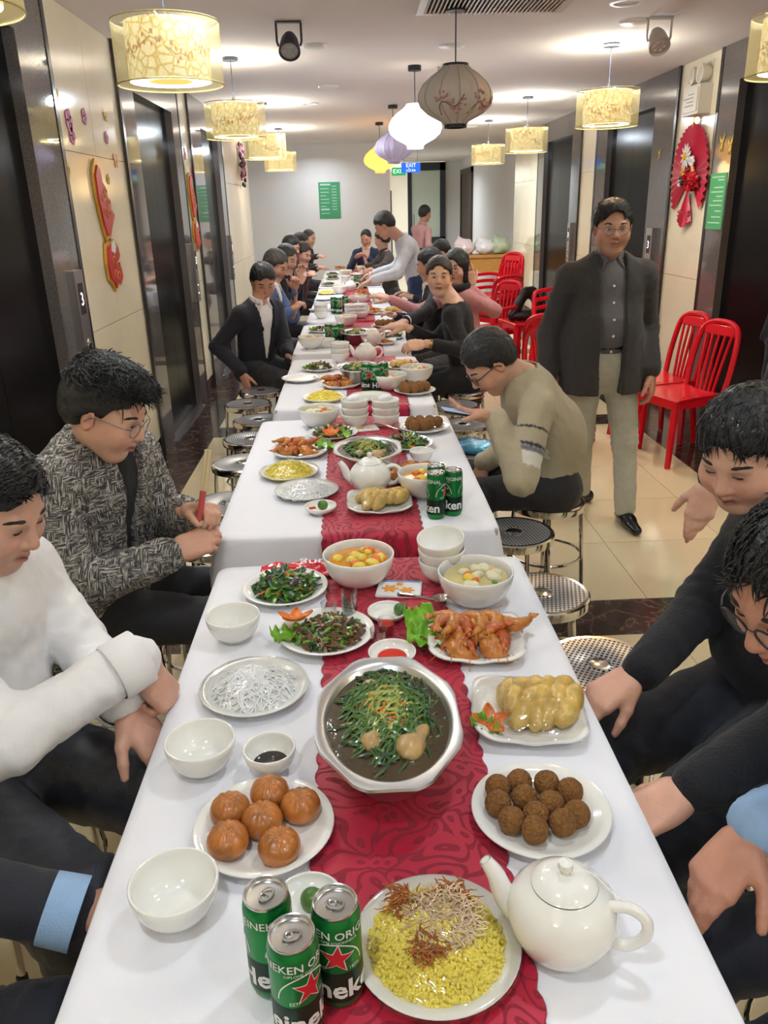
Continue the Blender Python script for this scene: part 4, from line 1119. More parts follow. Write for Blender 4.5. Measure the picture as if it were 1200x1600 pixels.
# ---- stir-fries
BEEF = mat('stir_fried_beef', (104, 66, 40), .35, var=.3, vscale=50, coat=.3); CEL = mat('celery', (96, 140, 44), .3, coat=.3); LEAF = mat('dark_leaf', (44, 82, 34), .35, coat=.3); RED = mat('red_pepper', (196, 56, 34), .3); ONI = mat('onion', (196, 180, 128), .35)
def pile(rad, n, seed, L, r0, dome, flat=.5):
    rr = random.Random(seed); parts = []
    for k in range(n):
        a = rr.uniform(0, 6.28); q = rad * math.sqrt(rr.random()); z = dome * max(.1, 1 - (q / (rad * 1.1)) ** 2) * rr.uniform(.75, 1.05) + .004
        l = L * rr.uniform(.6, 1.3); c = rr.uniform(-.5, .5); P = [(l * (i / 3 - .5), c * l * ((i / 3 - .5) ** 2), 0) for i in range(4)]
        v, f = tube(P, [r0 * .6, r0 * rr.uniform(.8, 1.3), r0 * rr.uniform(.8, 1.3), r0 * .5], 5); v = v * np.array([1, 1, flat]) if flat else v
        Rm = np.array(Matrix.Rotation(rr.uniform(0, 6.28), 3, 'Z') @ Matrix.Rotation(rr.uniform(-.7, .7), 3, 'Y') @ Matrix.Rotation(rr.uniform(-.8, .8), 3, 'X'))
        parts.append(xform((v, f), Rm, (q * math.cos(a), q * math.sin(a), z)))
    return join(*parts)
def stirfry(x, y, lab, seed=0, full=1.0):
    t = tag(empty('beef_stir_fry', (x, y, TT + .007)), lab, 'stir-fry'); k = full
    for nm, mt, n, L, r0 in [('beef_strips', BEEF, 90, .026, .0055), ('celery_pieces', CEL, 42, .03, .0045), ('leaves', LEAF, 40, .03, .004), ('pepper_strips', RED, 12, .032, .004), ('onion_strips', ONI, 26, .025, .004)]:
        stuff(obj(nm, pile(.073, int(n * k * 1.15), seed + len(nm), L * (1.1 if k > .8 else 1.25), r0 * (1 if k > .8 else 1.35), .034), mt, t))
    return t
stirfry(-.08, 1.528, 'stir-fried beef with celery and pepper on the round plate with the carrot flower')
carrot_flower(-.155, 1.565, .03, 'carved orange carrot flower beside the beef stir-fry on the nearest table', 1.15, -.2)
lettuce(-.165, 1.525, .012, 2.3, 'green lettuce leaf under the carrot flower by the beef stir-fry', .08, .06, 5)
SHI = mat('shiitake_cap', (58, 42, 36), .3, var=.3, vscale=40, coat=.3); SHI2 = mat('mushroom_gill', (176, 146, 108), .6)
def greens(x, y, lab, seed=0, full=1.0, nmush=7, mlab=None):
    t = tag(empty('stir_fried_greens', (x, y, TT + .007)), lab, 'vegetables')
    for nm, mt, n, L, r0 in [('greens', CEL, 50, .035, .007), ('dark_leaves', LEAF, 80, .04, .007), ('carrot_slices', OR, 10, .026, .007), ('stems', G2, 24, .03, .005)]:
        stuff(obj(nm, pile(.076, int(n * full * 1.1), seed + 3 * len(nm), L * 1.1, r0 * 1.1, .034, .4), mt, t))
    r = random.Random(seed)
    for k in range(nmush):
        a = r.uniform(0, 6.28); q = .045 * math.sqrt(r.random())
        m_ = empty('shiitake_mushroom', (x + q * math.cos(a), y + .01 + q * math.sin(a), TT + .036)); m_.rotation_euler = (r.uniform(-.5, .5), r.uniform(-.5, .5), 0)
        obj('cap', lathe([(.0001, .009), (.009, .0075), (.0155, .002), (.016, -.002), (.013, -.003)], 18), SHI, m_); obj('gills', lathe([(.0135, -.0025), (.0001, -.002)], 18), SHI2, m_)
        tag(m_, mlab or 'dark shiitake mushroom cap on the greens of the nearest table', 'mushroom', 'mushrooms on ' + ('nearest greens' if mlab is None else mlab))
greens(-.194, 1.767, 'green vegetables with shiitake mushrooms on the round plate beside the yellow soup')

# ---- soups
BR1 = mat('yellow_broth', (214, 140, 26), .06, coat=.5, var=.15, vscale=20); BR2 = mat('clear_broth', (206, 190, 128), .06, coat=.5, var=.15, vscale=20)
POT = mat('potato', (226, 196, 72), .35); PALE = mat('pale_dumpling', (222, 214, 178), .35, var=.1, vscale=60)
def soup(x, y, br, lab, seed, kinds, r0=.075, z0=.066, me='soup', spoon=False):
    o = put(me, 'soup_bowl', x, y, lab, 'bowl', 'soup bowls'); s = r0 / .075
    obj('broth', lathe([(.0001, z0), (r0, z0)], 40), br, o)
    r = random.Random(seed)
    for (nm, mt, n, rr) in kinds:
        b_ = Blob()
        for k in range(n):
            a = r.uniform(0, 6.28); q = r0 * .72 * math.sqrt(r.random())
            b_.ell((q * math.cos(a), q * math.sin(a), z0 + rr * .1), (rr * r.uniform(.8, 1.3), rr * r.uniform(.7, 1), rr * .7), .003, np.array(Matrix.Rotation(r.uniform(0, 3), 3, 'Z')))
        V, F = b_.mesh(.004 if me == 'soup' else .004); stuff(obj(nm, (V, F), mt, o))
    return o
soup(-.011, 1.804, BR1, 'large white bowl of orange-yellow potato soup on the nearest table', 2, [('potato_chunks', POT, 12, .015), ('carrot_chunks', OR, 3, .018), ('onion_bits', ONI, 7, .009)])
soup(.263, 1.678, BR2, 'large white bowl of clear dumpling soup behind the prawns', 3, [('dumplings', PALE, 12, .015), ('carrot_chunks', OR, 3, .012), ('herbs', CEL, 3, .008), ('golden_dumpling', POT, 1, .018)])
SPOON = bez([(-.1, 0, .05), (-.05, 0, .03), (-.012, 0, .012), (0, 0, .009)], 5)
def spoon(x, y, rz, z, lab, tilt=0):
    t = tag(empty('steel_spoon', (x, y, TT + z), rz), lab, 'spoon'); t.rotation_euler[1] = tilt
    obj('handle', xform(tube(SPOON, np.linspace(.005, .003, len(SPOON)), 8), np.diag([1, 1, 1])), M['chrome'], t)
    obj('scoop', lathe([(.0001, 0), (.012, .002), (.02, .008), (.0205, .0085), (.0195, .009), (.012, .0035), (.0001, .0015)], 24), M['chrome'], t, loc=(.016, 0, 0))
spoon(.165, 1.66, .5, .012, 'steel spoon lying between the left dipping dish and the dumpling soup')
# ---- shot glasses, wipes packet, red packet
def shot(x, y, z, lab, filled=None):
    o = obj('shot_glass', lathe([(.0001, .004), (.0145, .002), (.0165, 0), (.019, .04), (.0185, .0405), (.0172, .0385), (.0155, .007), (.0001, .0065)], 28), M['thin'], loc=(x, y, TT + .004 + z)); tag(o, lab, 'shot glass', 'shot glasses on the nearest table')
    if filled: obj('chilli_sauce', lathe([(.0001, .028), (.0165, .028), (.0155, .0075), (.0001, .0075)], 20), filled, o)
for k in range(3): shot(-.035, 1.622, k * .014, ['lowest', 'middle', 'topmost'][k] + ' shot glass of the stack beside the beef stir-fry')
shot(-.082, 1.622, 0, 'single shot glass left of the stacked ones')
shot(.028, 1.49, 0, 'empty shot glass just behind the hotpot pan'); shot(.046, 1.535, 0, 'shot glass holding red chilli sauce', mat('red_chilli', (196, 40, 26), .3))
def wipes(x, y, rz, lab):
    t = tag(empty('wet_wipe_packet', (x, y, TT + .004), rz), lab, 'packet')
    obj('packet', move(cbox(.11, .085, .009, .003), (0, 0, .0045)), mat('packet_white', (236, 236, 236), .25), t)
    fl = []
    for (cx, cy, s) in [(-.022, -.005, 1), (.02, -.012, .9), (.0, .02, .55)]:
        for k in range(6): fl.append(move(ball(.011 * s, .006 * s, .0008, 8, 4), (0, 0, 0))); a = k * 1.047; fl[-1] = xform(fl[-1], rotm('Z', a), (cx + .011 * s * math.cos(a), cy + .011 * s * math.sin(a), .0093))
    obj('flower_print', join(*fl), mat('flower_print_orange', (240, 160, 40), .3), t)
    obj('blue_edge', box(-.05, .05, .031, .039, .0091, .0095), mat('blue_print', (90, 160, 205), .3), t, smooth=False)
wipes(.086, 1.744, -.15, 'white packet with orange flower print between the two soup bowls')
wipes(.03, 3.27, .2, 'white packet with orange flower print at the back of the second table')
def red_packet():
    t = tag(empty('red_packet', (-.14, 1.875, TT + .003), .06), 'shiny red plastic packet with white lettering behind the mushroom plate', 'packet')
    V, F = grid(lambda u, v: ((u - .5) * .25, (v - .5) * .1, .008 + .01 * math.sin(math.pi * u) * math.sin(math.pi * v) + .004 * math.sin(u * 19 + v * 5) + .003 * math.sin(v * 23 - u * 9)), 40, 16)
    o = obj('wrapper', (V, F), mat('red_plastic_film', (214, 30, 52), .15, coat=.5), t); o.modifiers.new('t', 'SOLIDIFY').thickness = .006
    obj('lettering', move(xform(text('Hùng', .05), rotm('Z', math.pi)), (.03, .0, .029)), mat('white_ink', (240, 225, 228), .4), t, smooth=False)
red_packet()

# ================================================================ second table
G2_ = 'white porcelain on the second table'
def plate(x, y, lab, grp): return put('plate', 'dinner_plate', x, y, lab, 'plate', grp)
plate(-.249, 2.693, 'round white plate under the yellow rice on the second table', G2_); rice_mound(-.249, 2.693, 'mound of yellow sticky rice under film on the second table', False, 3)
film(-.249, 2.693, [(.0001, .055), (.03, .053), (.06, .043), (.085, .03), (.104, .024), (.108, .017)], 'cling film over the yellow rice on the second table', seed=7)
plate(-.177, 2.485, 'round white plate under the white noodles on the second table', G2_); noodles(-.177, 2.485, 'heap of white noodles under film on the second table', 90, 4, .002)
film(-.177, 2.485, [(.0001, .05), (.03, .049), (.06, .038), (.085, .027), (.104, .023), (.108, .016)], 'cling film over the white noodles on the second table', seed=8)
put('dishw', 'dipping_dish', -.125, 2.311, 'small white dish with lime and chilli at the front of the second table', 'dish', G2_); lime(-.118, 2.311, .026, 'green lime in the small dish on the second table')
obj('t', tube([(-.16, 2.3, TT + .02), (-.14, 2.305, TT + .021)], .004, 6), RED).name = 'chilli_slice'; tag(bpy.data.objects['chilli_slice'], 'red chilli slice in the dish on the second table', 'chilli')
put('square', 'square_plate', .059, 2.343, 'square white plate under the wrapped chicken on the second table', 'plate', G2_); chicken(.06, 2.343, 'piece of sliced chicken on the film-wrapped plate on the second table', 'chicken on the second table', 12, 0, 3)
film(.059, 2.343, [(.0001, .05), (.03, .049), (.055, .045), (.075, .036), (.098, .027), (.104, .02)], 'cling film over the sliced chicken on the second table', seed=9, sq=.1, n=64)
plate(.185, 2.60, 'white plate under the buns on the second table', G2_); buns(.18, 2.60, [(-.03, .02), (.005, .045), (-.055, -.012), (.05, .03), (.0, -.02)], 'golden fried bun beside the hotpot on the second table', 'fried buns on the second table')
soup(.211, 2.43, BR1, 'white bowl of yellow soup behind the beer cans on the second table', 6, [('potato_chunks', POT, 8, .014), ('carrot_chunks', OR, 2, .014)])
put('sauce', 'sauce_bowl', .229, 2.794, 'small empty white bowl right of the hotpot on the second table', 'bowl', G2_)
plate(.189, 3.0, 'white plate under the greens on the second table', G2_); greens(.189, 3.0, 'green vegetables with mushrooms on the second table', 9, .7, 5, 'dark mushroom cap on the greens of the second table')
plate(.28, 3.24, 'white plate under the crumbed balls on the second table', G2_); balls(.28, 3.24, BALLX[:9], 'brown crumbed ball on the plate at the back right of the second table', 'crumbed balls on the second table', 1.15)
plate(-.105, 3.19, 'white plate under the beef stir-fry on the second table', G2_); stirfry(-.105, 3.19, 'beef stir-fry with carrot on the second table', 4, .6); lettuce(-.07, 3.13, .02, .6, 'lettuce leaf at the front of the beef stir-fry on the second table', .09, .07, 7); carrot_flower(-.11, 3.12, .03, 'carved carrot flower on the beef stir-fry of the second table', 1.1)
put('square', 'square_plate', -.224, 2.955, 'square white plate under the prawns on the second table', 'plate', G2_); prawns(-.225, 2.955, 'orange fried prawn on the square plate of the second table', 'prawns on the second table', 9, 2)
lettuce(-.13, 2.985, .014, 1.0, 'lettuce leaf right of the prawns on the second table', .085, .07, 8)
soup(-.165, 3.36, BR2, 'large white bowl of clear soup at the back left of the second table', 8, [('dumplings', PALE, 9, .015), ('carrot_chunks', OR, 3, .012)])
for (x, y, w_) in [(-.01, 3.33, 'left'), (.121, 3.31, 'right')]:
    for k in range(3): put('bowl', 'rice_bowl', x, y, ['bottom', 'middle', 'top'][k] + f' bowl of the {w_} stack at the back of the second table', 'bowl', G2_, k * .031)
    sp = obj('crumpled_napkin', ball(.03, .024, .016, 14, 10), mat('napkin', (240, 240, 240), .6), loc=(x, y, TT + .127)); V = np.array([tuple(v.co) for v in sp.data.vertices]); V += .006 * pnoise(V, 90, 3)[:, None]
    sp.data.vertices.foreach_set('co', V.ravel()); tag(sp, f'crumpled white film in the top bowl of the {w_} stack on the second table', 'napkin')
spoon(.16, 3.2, .4, .012, 'steel spoon near the packet at the back of the second table')

# ================================================================ third table and beyond: each placed where the photo shows it
def snap(y):
    for (_, _, a, b_) in TABLES:
        if a - .1 < y < a + .11: return a + .11
        if b_ - .11 < y < b_ + .1: return b_ - .11
    return y
def far(kind, px, py, lab, h=.015, seed=0, grp=None):
    x, y = on(px, py, h); y = snap(y)
    g = grp or 'dishes on the far tables'
    if kind == 'rice': plate(x, y, 'white plate under the ' + lab, g); rice_mound(x, y, lab, False, seed)
    elif kind == 'empty': plate(x, y, lab, g)
    elif kind == 'prawns': put('square', 'square_plate', x, y, 'square white plate under the ' + lab, 'plate', g); prawns(x, y, 'fried prawn among ' + lab, lab, 7, seed)
    elif kind == 'beef': plate(x, y, 'white plate under the ' + lab, g); stirfry(x, y, lab, seed, .5); lettuce(x - .06, y, .014, seed, 'lettuce beside the ' + lab, .07, .06, seed)
    elif kind == 'noodles': plate(x, y, 'white plate under the ' + lab, g); noodles(x, y, lab, 50, seed, .0028)
    elif kind == 'chick': put('square', 'square_plate', x, y, 'square white plate under the ' + lab, 'plate', g); chicken(x, y, 'chicken piece of ' + lab, lab, 8, 0, seed); carrot_flower(x + .05, y - .03, .02, 'carrot garnish beside the ' + lab, 1.2)
    elif kind == 'soup': soup(x, y, BR1 if seed % 2 else BR2, lab, seed, [('chunks', POT if seed % 2 else PALE, 6, .016), ('carrot_chunks', OR, 3, .016)])
    elif kind == 'balls': plate(x, y, 'white plate under the ' + lab, g); balls(x, y, BALLX[:9], 'ball among ' + lab, lab, 1.2)
    elif kind == 'buns': plate(x, y, 'white plate under the ' + lab, g); buns(x, y, BUNX[:5], 'bun among ' + lab, lab)
    elif kind == 'greens': plate(x, y, 'white plate under the ' + lab, g); greens(x, y, lab, seed, .5, 3, 'mushroom on the ' + lab)
    elif kind == 'stack':
        for k in range(3): put('bowl', 'rice_bowl', x, y, ['bottom', 'middle', 'top'][k] + ' bowl of the ' + lab, 'bowl', g, k * .031)
    elif kind == 'bowl': put('bowl', 'rice_bowl', x, y, lab, 'bowl', g)
FAR = [('rice', 507, 621, 'yellow rice on the third table'), ('empty', 470, 591, 'empty white plate at the left edge of the third table'), ('prawns', 534, 600, 'prawns on the third table'), ('beef', 498, 575, 'beef stir-fry at the back left of the third table'),
       ('soup', 651, 592, 'bowl of orange soup at the right edge of the third table'), ('balls', 648, 610, 'crumbed balls at the right front of the third table'), ('soup', 609, 605, 'white bowl behind the cans on the third table'), ('chick', 628, 572, 'carved chicken at the back right of the third table'), ('greens', 618, 588, 'greens in the middle right of the third table'),
       ('empty', 578, 620, 'small white plate just in front of the cans on the third table'),
       ('stack', 532, 563, 'bowl stack at the front of the fourth table'), ('soup', 487, 541, 'white bowl of soup at the left of the fourth table'), ('beef', 502, 516, 'salad with meat at the left of the fourth table'), ('greens', 611, 526, 'green salad at the right of the fourth table'), ('prawns', 597, 534, 'orange shrimps at the front right of the fourth table'), ('balls', 602, 508, 'flat brown cakes at the back right of the fourth table'), ('soup', 541, 507, 'white bowl at the back of the fourth table'), ('bowl', 510, 540, 'white rice bowl left of the cans on the fourth table'), ('rice', 556, 530, 'yellow rice in the middle of the fourth table'),
       ('stack', 502, 495, 'bowl stack at the left front of the fifth table'), ('noodles', 500, 484, 'white noodles at the left of the fifth table'), ('prawns', 585, 488, 'orange shrimps at the right front of the fifth table'), ('chick', 614, 486, 'wrapped chicken at the right of the fifth table'), ('stack', 565, 497, 'bowl stack at the front of the fifth table'), ('stack', 549, 497, 'second bowl stack at the front of the fifth table'), ('beef', 549, 482, 'orange salad in the middle of the fifth table'), ('empty', 507, 467, 'white plate at the back left of the fifth table'), ('soup', 560, 473, 'white soup bowl in the middle of the fifth table'), ('bowl', 540, 470, 'white rice bowl at the back of the fifth table'), ('bowl', 590, 470, 'white rice bowl at the back right of the fifth table'),
       ('prawns', 570, 460, 'orange shrimps at the front right of the sixth table'), ('rice', 510, 458, 'yellow rice at the front left of the sixth table'), ('soup', 532, 457, 'white soup bowl at the front of the sixth table'), ('noodles', 530, 445, 'white noodles in the middle of the sixth table'), ('stack', 541, 445, 'bowl stack in the middle of the sixth table'), ('beef', 515, 445, 'beef salad at the left of the sixth table'), ('buns', 585, 445, 'golden buns at the right of the sixth table'), ('bowl', 552, 438, 'white rice bowl at the back of the sixth table'), ('greens', 520, 435, 'greens at the back of the sixth table'),
       ('beef', 520, 429, 'beef salad on the seventh table'), ('soup', 540, 430, 'white soup bowl on the seventh table'), ('noodles', 555, 429, 'white noodles on the seventh table'), ('stack', 565, 428, 'bowl stack on the seventh table'), ('prawns', 533, 420, 'orange shrimps on the farthest table'), ('rice', 550, 419, 'yellow rice on the farthest table')]
for k, (kd, px, py, lab) in enumerate(FAR): far(kd, px, py, lab, .015, 20 + k)
# ================================================================ steel stools
def m_perf():
    m, nt, b = _new('perforated_steel')
    tc = N(nt, 'ShaderNodeTexCoord'); mp = N(nt, 'ShaderNodeMapping'); mp.inputs['Scale'].default_value = (78, 78, 1); nt.links.new(tc.outputs['Object'], mp.inputs[0])
    fr = N(nt, 'ShaderNodeVectorMath', operation='FRACTION'); nt.links.new(mp.outputs[0], fr.inputs[0])
    sb = N(nt, 'ShaderNodeVectorMath', operation='SUBTRACT'); sb.inputs[1].default_value = (.5, .5, 0); nt.links.new(fr.outputs[0], sb.inputs[0])
    ms = N(nt, 'ShaderNodeVectorMath', operation='MULTIPLY'); ms.inputs[1].default_value = (1, 1, 0); nt.links.new(sb.outputs[0], ms.inputs[0])
    ln = N(nt, 'ShaderNodeVectorMath', operation='LENGTH'); nt.links.new(ms.outputs[0], ln.inputs[0])
    r = ramp(nt, ln.outputs['Value'], [(.3, (40, 40, 42)), (.38, (205, 205, 205))])
    nt.links.new(r.outputs[0], b.inputs['Base Color']); b.inputs['Metallic'].default_value = .55; b.inputs['Roughness'].default_value = .3
    return m
M['perf'] = m_perf()
def make_stool():
    t = empty('steel_stool')
    obj('seat', lathe([(.0001, .4475), (.036, .4475), (.04, .4455), (.044, .4475), (.14, .448)], 48), M['perf'], t)
    obj('seat_rim', lathe([(.139, .4482), (.15, .4488), (.156, .444), (.157, .43), (.155, .415), (.151, .415), (.15, .43)], 48), M['chrome'], t)
    obj('seat_emblem', lathe([(.0001, .4495), (.024, .4495), (.03, .4482)], 28), M['chrome'], t)
    for k in range(4):
        a = math.pi / 4 + k * math.pi / 2; c, s = math.cos(a), math.sin(a)
        obj('leg', tube(bez([(c * .1, s * .1, .43), (c * .128, s * .128, .415), (c * .143, s * .143, .37), (c * .165, s * .165, .02), (c * .166, s * .166, 0.004)], 4), .0095, 8), M['chrome'], t)
        obj('foot_cap', lathe([(.0001, 0), (.013, 0), (.013, .03), (.009, .034)], 12), M['black'], t, loc=(c * .166, s * .166, 0))
    obj('foot_ring', tube([(.152 * math.cos(a), .152 * math.sin(a), .2) for a in np.linspace(0, 6.283, 36, False)], .006, 6, closed=True), M['chrome'], t)
    return t
STOOL = make_stool(); _first_stool = []
def stool(x, y, lab, rz=0.0, z=0.0, grp='steel stools'):
    o = STOOL if not _first_stool else dup(STOOL); _first_stool.append(1)
    o.location = (x, y, z); o.rotation_euler[2] = rz; return tag(o, lab, 'stool', grp)
nth = ['nearest', 'second', 'third', 'fourth', 'fifth', 'sixth', 'seventh', 'farthest']
for k, (px, py) in enumerate([(311, 912), (332, 842), (356, 785), (379, 722), (392, 684), (404, 655), (387, 630), (408, 609)]):
    p = atz(px, py, .448); stool(p[0], p[1], f'round perforated steel stool left of the tables, {nth[k]} of the empty ones', k * .4)
for (px, py, lab) in [(803, 830, 'round perforated steel stool just in front of the man in the striped sweater'), (846, 925, 'round perforated steel stool between the striped sweater man and the black sweater man'), (937, 1037, 'round perforated steel stool by the black sweater man\'s hand'), (724, 662, 'steel stool behind the phone of the striped sweater man'), (712, 632, 'steel stool beside the seated woman in black')]:
    p = atz(px, py, .448); stool(p[0], p[1], lab, px * .1)
stool(.80, 3.16, 'steel stool under the man in the striped sweater', .6)
p = atz(733, 702, .448); stool(p[0], p[1], 'steel stool with a shiny blue bag on it', .2)
def blue_bag(x, y):
    V, F = ball(.14, .12, .03, 28, 14); V = V + .012 * pnoise(V, 40, 5)[:, None]; V[:, 2] = np.maximum(V[:, 2], -.018)
    t = obj('plastic_bag', (V, F), mat('blue_foil', (70, 150, 190), .2, .4, var=.4, vscale=20, bump=.4, bscale=40), loc=(x, y, .468)); tag(t, 'shiny blue plastic bag lying on a stool', 'bag')
blue_bag(p[0], p[1])
# stools under the seated guests
SEATS = [(-.80, 1.50, 'steel stool under the man in the white shirt'), (-.80, 2.22, 'steel stool under the man in the tweed jacket'), (-.84, .78, 'steel stool under the man at the lower left edge'), (.88, 1.62, 'steel stool under the man in the black sweater'), (.82, .95, 'steel stool under the man with glasses at the right edge'), (.72, 5.35, 'steel stool under the woman in black')]
for x, y, lab in SEATS: stool(x, y, lab, x * 3)

# ================================================================ red plastic chairs
REDP = mat('red_plastic', (222, 22, 40), .25, coat=.3)
def make_chair():
    t = empty('red_plastic_chair')
    V, F = grid(lambda u, v: ((u - .5) * (.40 - .04 * v), (v - .5) * .40, .44 - .012 * math.sin(math.pi * u) * math.sin(math.pi * v) + .01 * (2 * u - 1) ** 4 - .012 * (1 - v) ** 6), 14, 14)
    s = obj('seat', (V, F), REDP, t); s.modifiers.new('t', 'SOLIDIFY').thickness = .014
    obj('apron', join(box(-.19, .19, -.2, -.185, .38, .435), box(-.19, -.175, -.19, .19, .38, .435), box(.175, .19, -.19, .19, .38, .435), box(-.17, .17, .185, .2, .38, .435)), REDP, t, smooth=False)
    for sx in (-1, 1):
        for sy in (-1, 1):
            P = [(sx * .17, sy * .175, .42), (sx * .19, sy * .2, .2), (sx * .205, sy * .22, 0)]
            obj('leg', tube(bez(P, 4), np.linspace(.028, .02, 9), 6), REDP, t)
    up = [(-.175, .19, .42), (-.185, .225, .6), (-.165, .265, .8), (-.1, .283, .865), (0, .287, .878), (.1, .283, .865), (.165, .265, .8), (.185, .225, .6), (.175, .19, .42)]
    obj('back_frame', tube(bez(up, 5), .019, 8), REDP, t)
    obj('top_rail', move(xform(cbox(.27, .022, .07, .008), rotm('X', -.2)), (0, .272, .825)), REDP, t)
    for k in range(5):
        x = -.1 + k * .05; obj('slat', tube(bez([(x * .75, .195, .43), (x * .95, .228, .62), (x * 1.15, .268, .81)], 4), .0105, 6), REDP, t)
    return t
def make_armchair():
    t = make_chair(); t.name = 'red_plastic_armchair'
    for sx in (-1, 1):
        obj('armrest', tube(bez([(sx * .185, .235, .64), (sx * .225, .12, .655), (sx * .235, -.1, .65), (sx * .22, -.19, .61), (sx * .19, -.205, .42)], 5), .02, 7), REDP, t)
    return t
CH, AC = make_chair(), make_armchair(); _used = set()
def chair(proto, x, y, face, z, lab, grp='red plastic chairs'):
    o = proto if id(proto) not in _used else dup(proto); _used.add(id(proto))
    o.location = (x, y, z); o.rotation_euler[2] = face; return tag(o, lab, 'chair', grp)
chair(CH, 2.14, 5.10, -1.25, 0, 'red plastic chair with slatted back, nearest of the red chairs')
chair(CH, 2.14, 5.55, -1.35, 0, 'red plastic chair half hidden behind the standing man and the nearest chair')
for k in range(2): chair(CH, 1.42, 5.45, 2.6, k * .07, ['lower', 'upper'][k] + ' red chair of the pair behind the standing man\'s right side')
for k in range(4): chair(AC, 1.93, 7.35, -1.2, k * .075, ['lowest', 'second', 'third', 'topmost'][k] + ' red armchair of the stack next to the red table', 'stacked red armchairs')
for k in range(4): chair(AC, 1.62, 9.3, -1.0, k * .075, ['lowest', 'second', 'third', 'topmost'][k] + ' red armchair of the far stack by the wall', 'stacked red armchairs')
chair(AC, 1.42, 8.3, -.9, 0, 'red armchair just behind the woman in pink', 'stacked red armchairs')
def red_table(x, y):
    t = tag(empty('red_plastic_table', (x, y, 0), .2), 'low square red plastic table holding the black bag', 'table')
    obj('tabletop', move(cbox(.46, .46, .03, .008), (0, 0, .50)), REDP, t, smooth=False)
    obj('apron', join(box(-.2, .2, -.21, -.195, .43, .49), box(-.2, .2, .195, .21, .43, .49), box(-.21, -.195, -.2, .2, .43, .49), box(.195, .21, -.2, .2, .43, .49)), REDP, t, smooth=False)
    for sx in (-1, 1):
        for sy in (-1, 1): obj('leg', tube([(sx * .19, sy * .19, .48), (sx * .21, sy * .21, 0)], [.035, .025], 6), REDP, t)
red_table(1.78, 8.25)
def bag(x, y):
    t = tag(empty('shoulder_bag', (x, y, .516), .3), 'black soft shoulder bag with drooping handle on the red table', 'bag')
    bm = mat('black_leather_bag', (34, 28, 28), .35, bump=.2, bscale=50)
    b = Blob(); b.ell((0, 0, .05), (.2, .09, .055), .04); V, F = b.mesh(.012); V[:, 2] = np.maximum(V[:, 2], .001); obj('bag_body', (V, F), bm, t)
    b = Blob(); b.cone((-.17, 0, .05), (-.03, .01, .27), .055, .05, .04, (0, 1, 0), 1.6).cone((-.03, .01, .27), (.05, .01, .27), .05, .05, .04, (0, 1, 0), 1.6).cone((.05, .01, .27), (.17, 0, .05), .05, .06, .04, (0, 1, 0), 1.6)
    V, F = b.mesh(.012); V = V + .006 * pnoise(V, 40, 2)[:, None]; obj('handle', (V, F), bm, t)
bag(1.78, 8.25)
# sideboard with plastic bags at the far right
t = tag(empty('wooden_sideboard', (2.1, 13.4, 0)), 'light wooden sideboard against the far right wall', 'sideboard')
WD = mat('light_wood', (196, 140, 74), .4, var=.2, vscale=8, stretch=(1, 6, 6))
obj('top', box(-.5, .5, -.25, .25, .84, .88), WD, t, smooth=False); obj('drawer', box(-.48, .48, -.23, -.21, .62, .84), WD, t, smooth=False); obj('carcass', box(-.48, .48, -.21, .24, .62, .84), WD, t, smooth=False)
for sx in (-.45, .45):
    for sy in (-.2, .2): obj('leg', box(sx - .03, sx + .03, sy - .03, sy + .03, 0, .62), WD, t, smooth=False)
for k, (dx, col, w_) in enumerate([(-.28, (226, 205, 205), 'pinkish white'), (.05, (225, 222, 222), 'white'), (.3, (176, 190, 160), 'greenish')]):
    b = Blob(); b.ell((0, 0, .1), (.17, .13, .11), .04).ell((-.06, .02, .16), (.1, .09, .09), .04).cone((-.03, 0, .18), (-.1, 0, .27), .05, .02, .04).cone((.03, 0, .16), (.1, .02, .22), .06, .02, .04)
    V, F = b.mesh(.016); V = V + .03 * pnoise(V, 24, k)[:, None]; V[:, 2] = np.maximum(V[:, 2], 0)
    o = obj('plastic_bag', (V, F), mat('thin_plastic', col, .3), loc=(2.1 + dx, 13.38, .881)); tag(o, f'crumpled {w_} plastic bag on the sideboard', 'bag')
# ================================================================ people: builder
def unit(v): v = np.asarray(v, float); return v / (np.linalg.norm(v) + 1e-12)
def frame(fwd, up=(0, 0, 1)):
    f = unit(fwd); r = unit(np.cross(f, up)); u = np.cross(r, f); return np.stack([r, f, u], 1)   # local -> world
def skin_mat(name): return mat(name, (200, 150, 120), .45, attr=True, bump=.12, bscale=160, var=.07, vscale=28)
SKINM = skin_mat('skin')
HAIRM = mat('black_hair', (16, 14, 14), .4, bump=.5, bscale=60, stretch=(6, 1.2, 6), coat=.15)
HAIRG = mat('greying_hair', (74, 68, 64), .45, bump=.5, bscale=60, stretch=(6, 1.2, 6), var=.3, vscale=60)
HAIRB = mat('dark_brown_hair', (48, 32, 26), .32, bump=.5, bscale=60, stretch=(6, 1.2, 6))
EYEW = mat('eye', (232, 226, 218), .2, attr=True); GLF = mat('glasses_frame', (150, 140, 128), .25, .9); GLD = mat('dark_glasses_frame', (30, 28, 32), .3)
LENS = mat('glasses_lens', (235, 235, 240), .03); LENS.node_tree.nodes['Principled BSDF'].inputs['Alpha'].default_value = .12
SHOE = mat('black_leather', (20, 20, 24), .25, coat=.3)
def lin(c): return np.array(srgb(*c)[:3])

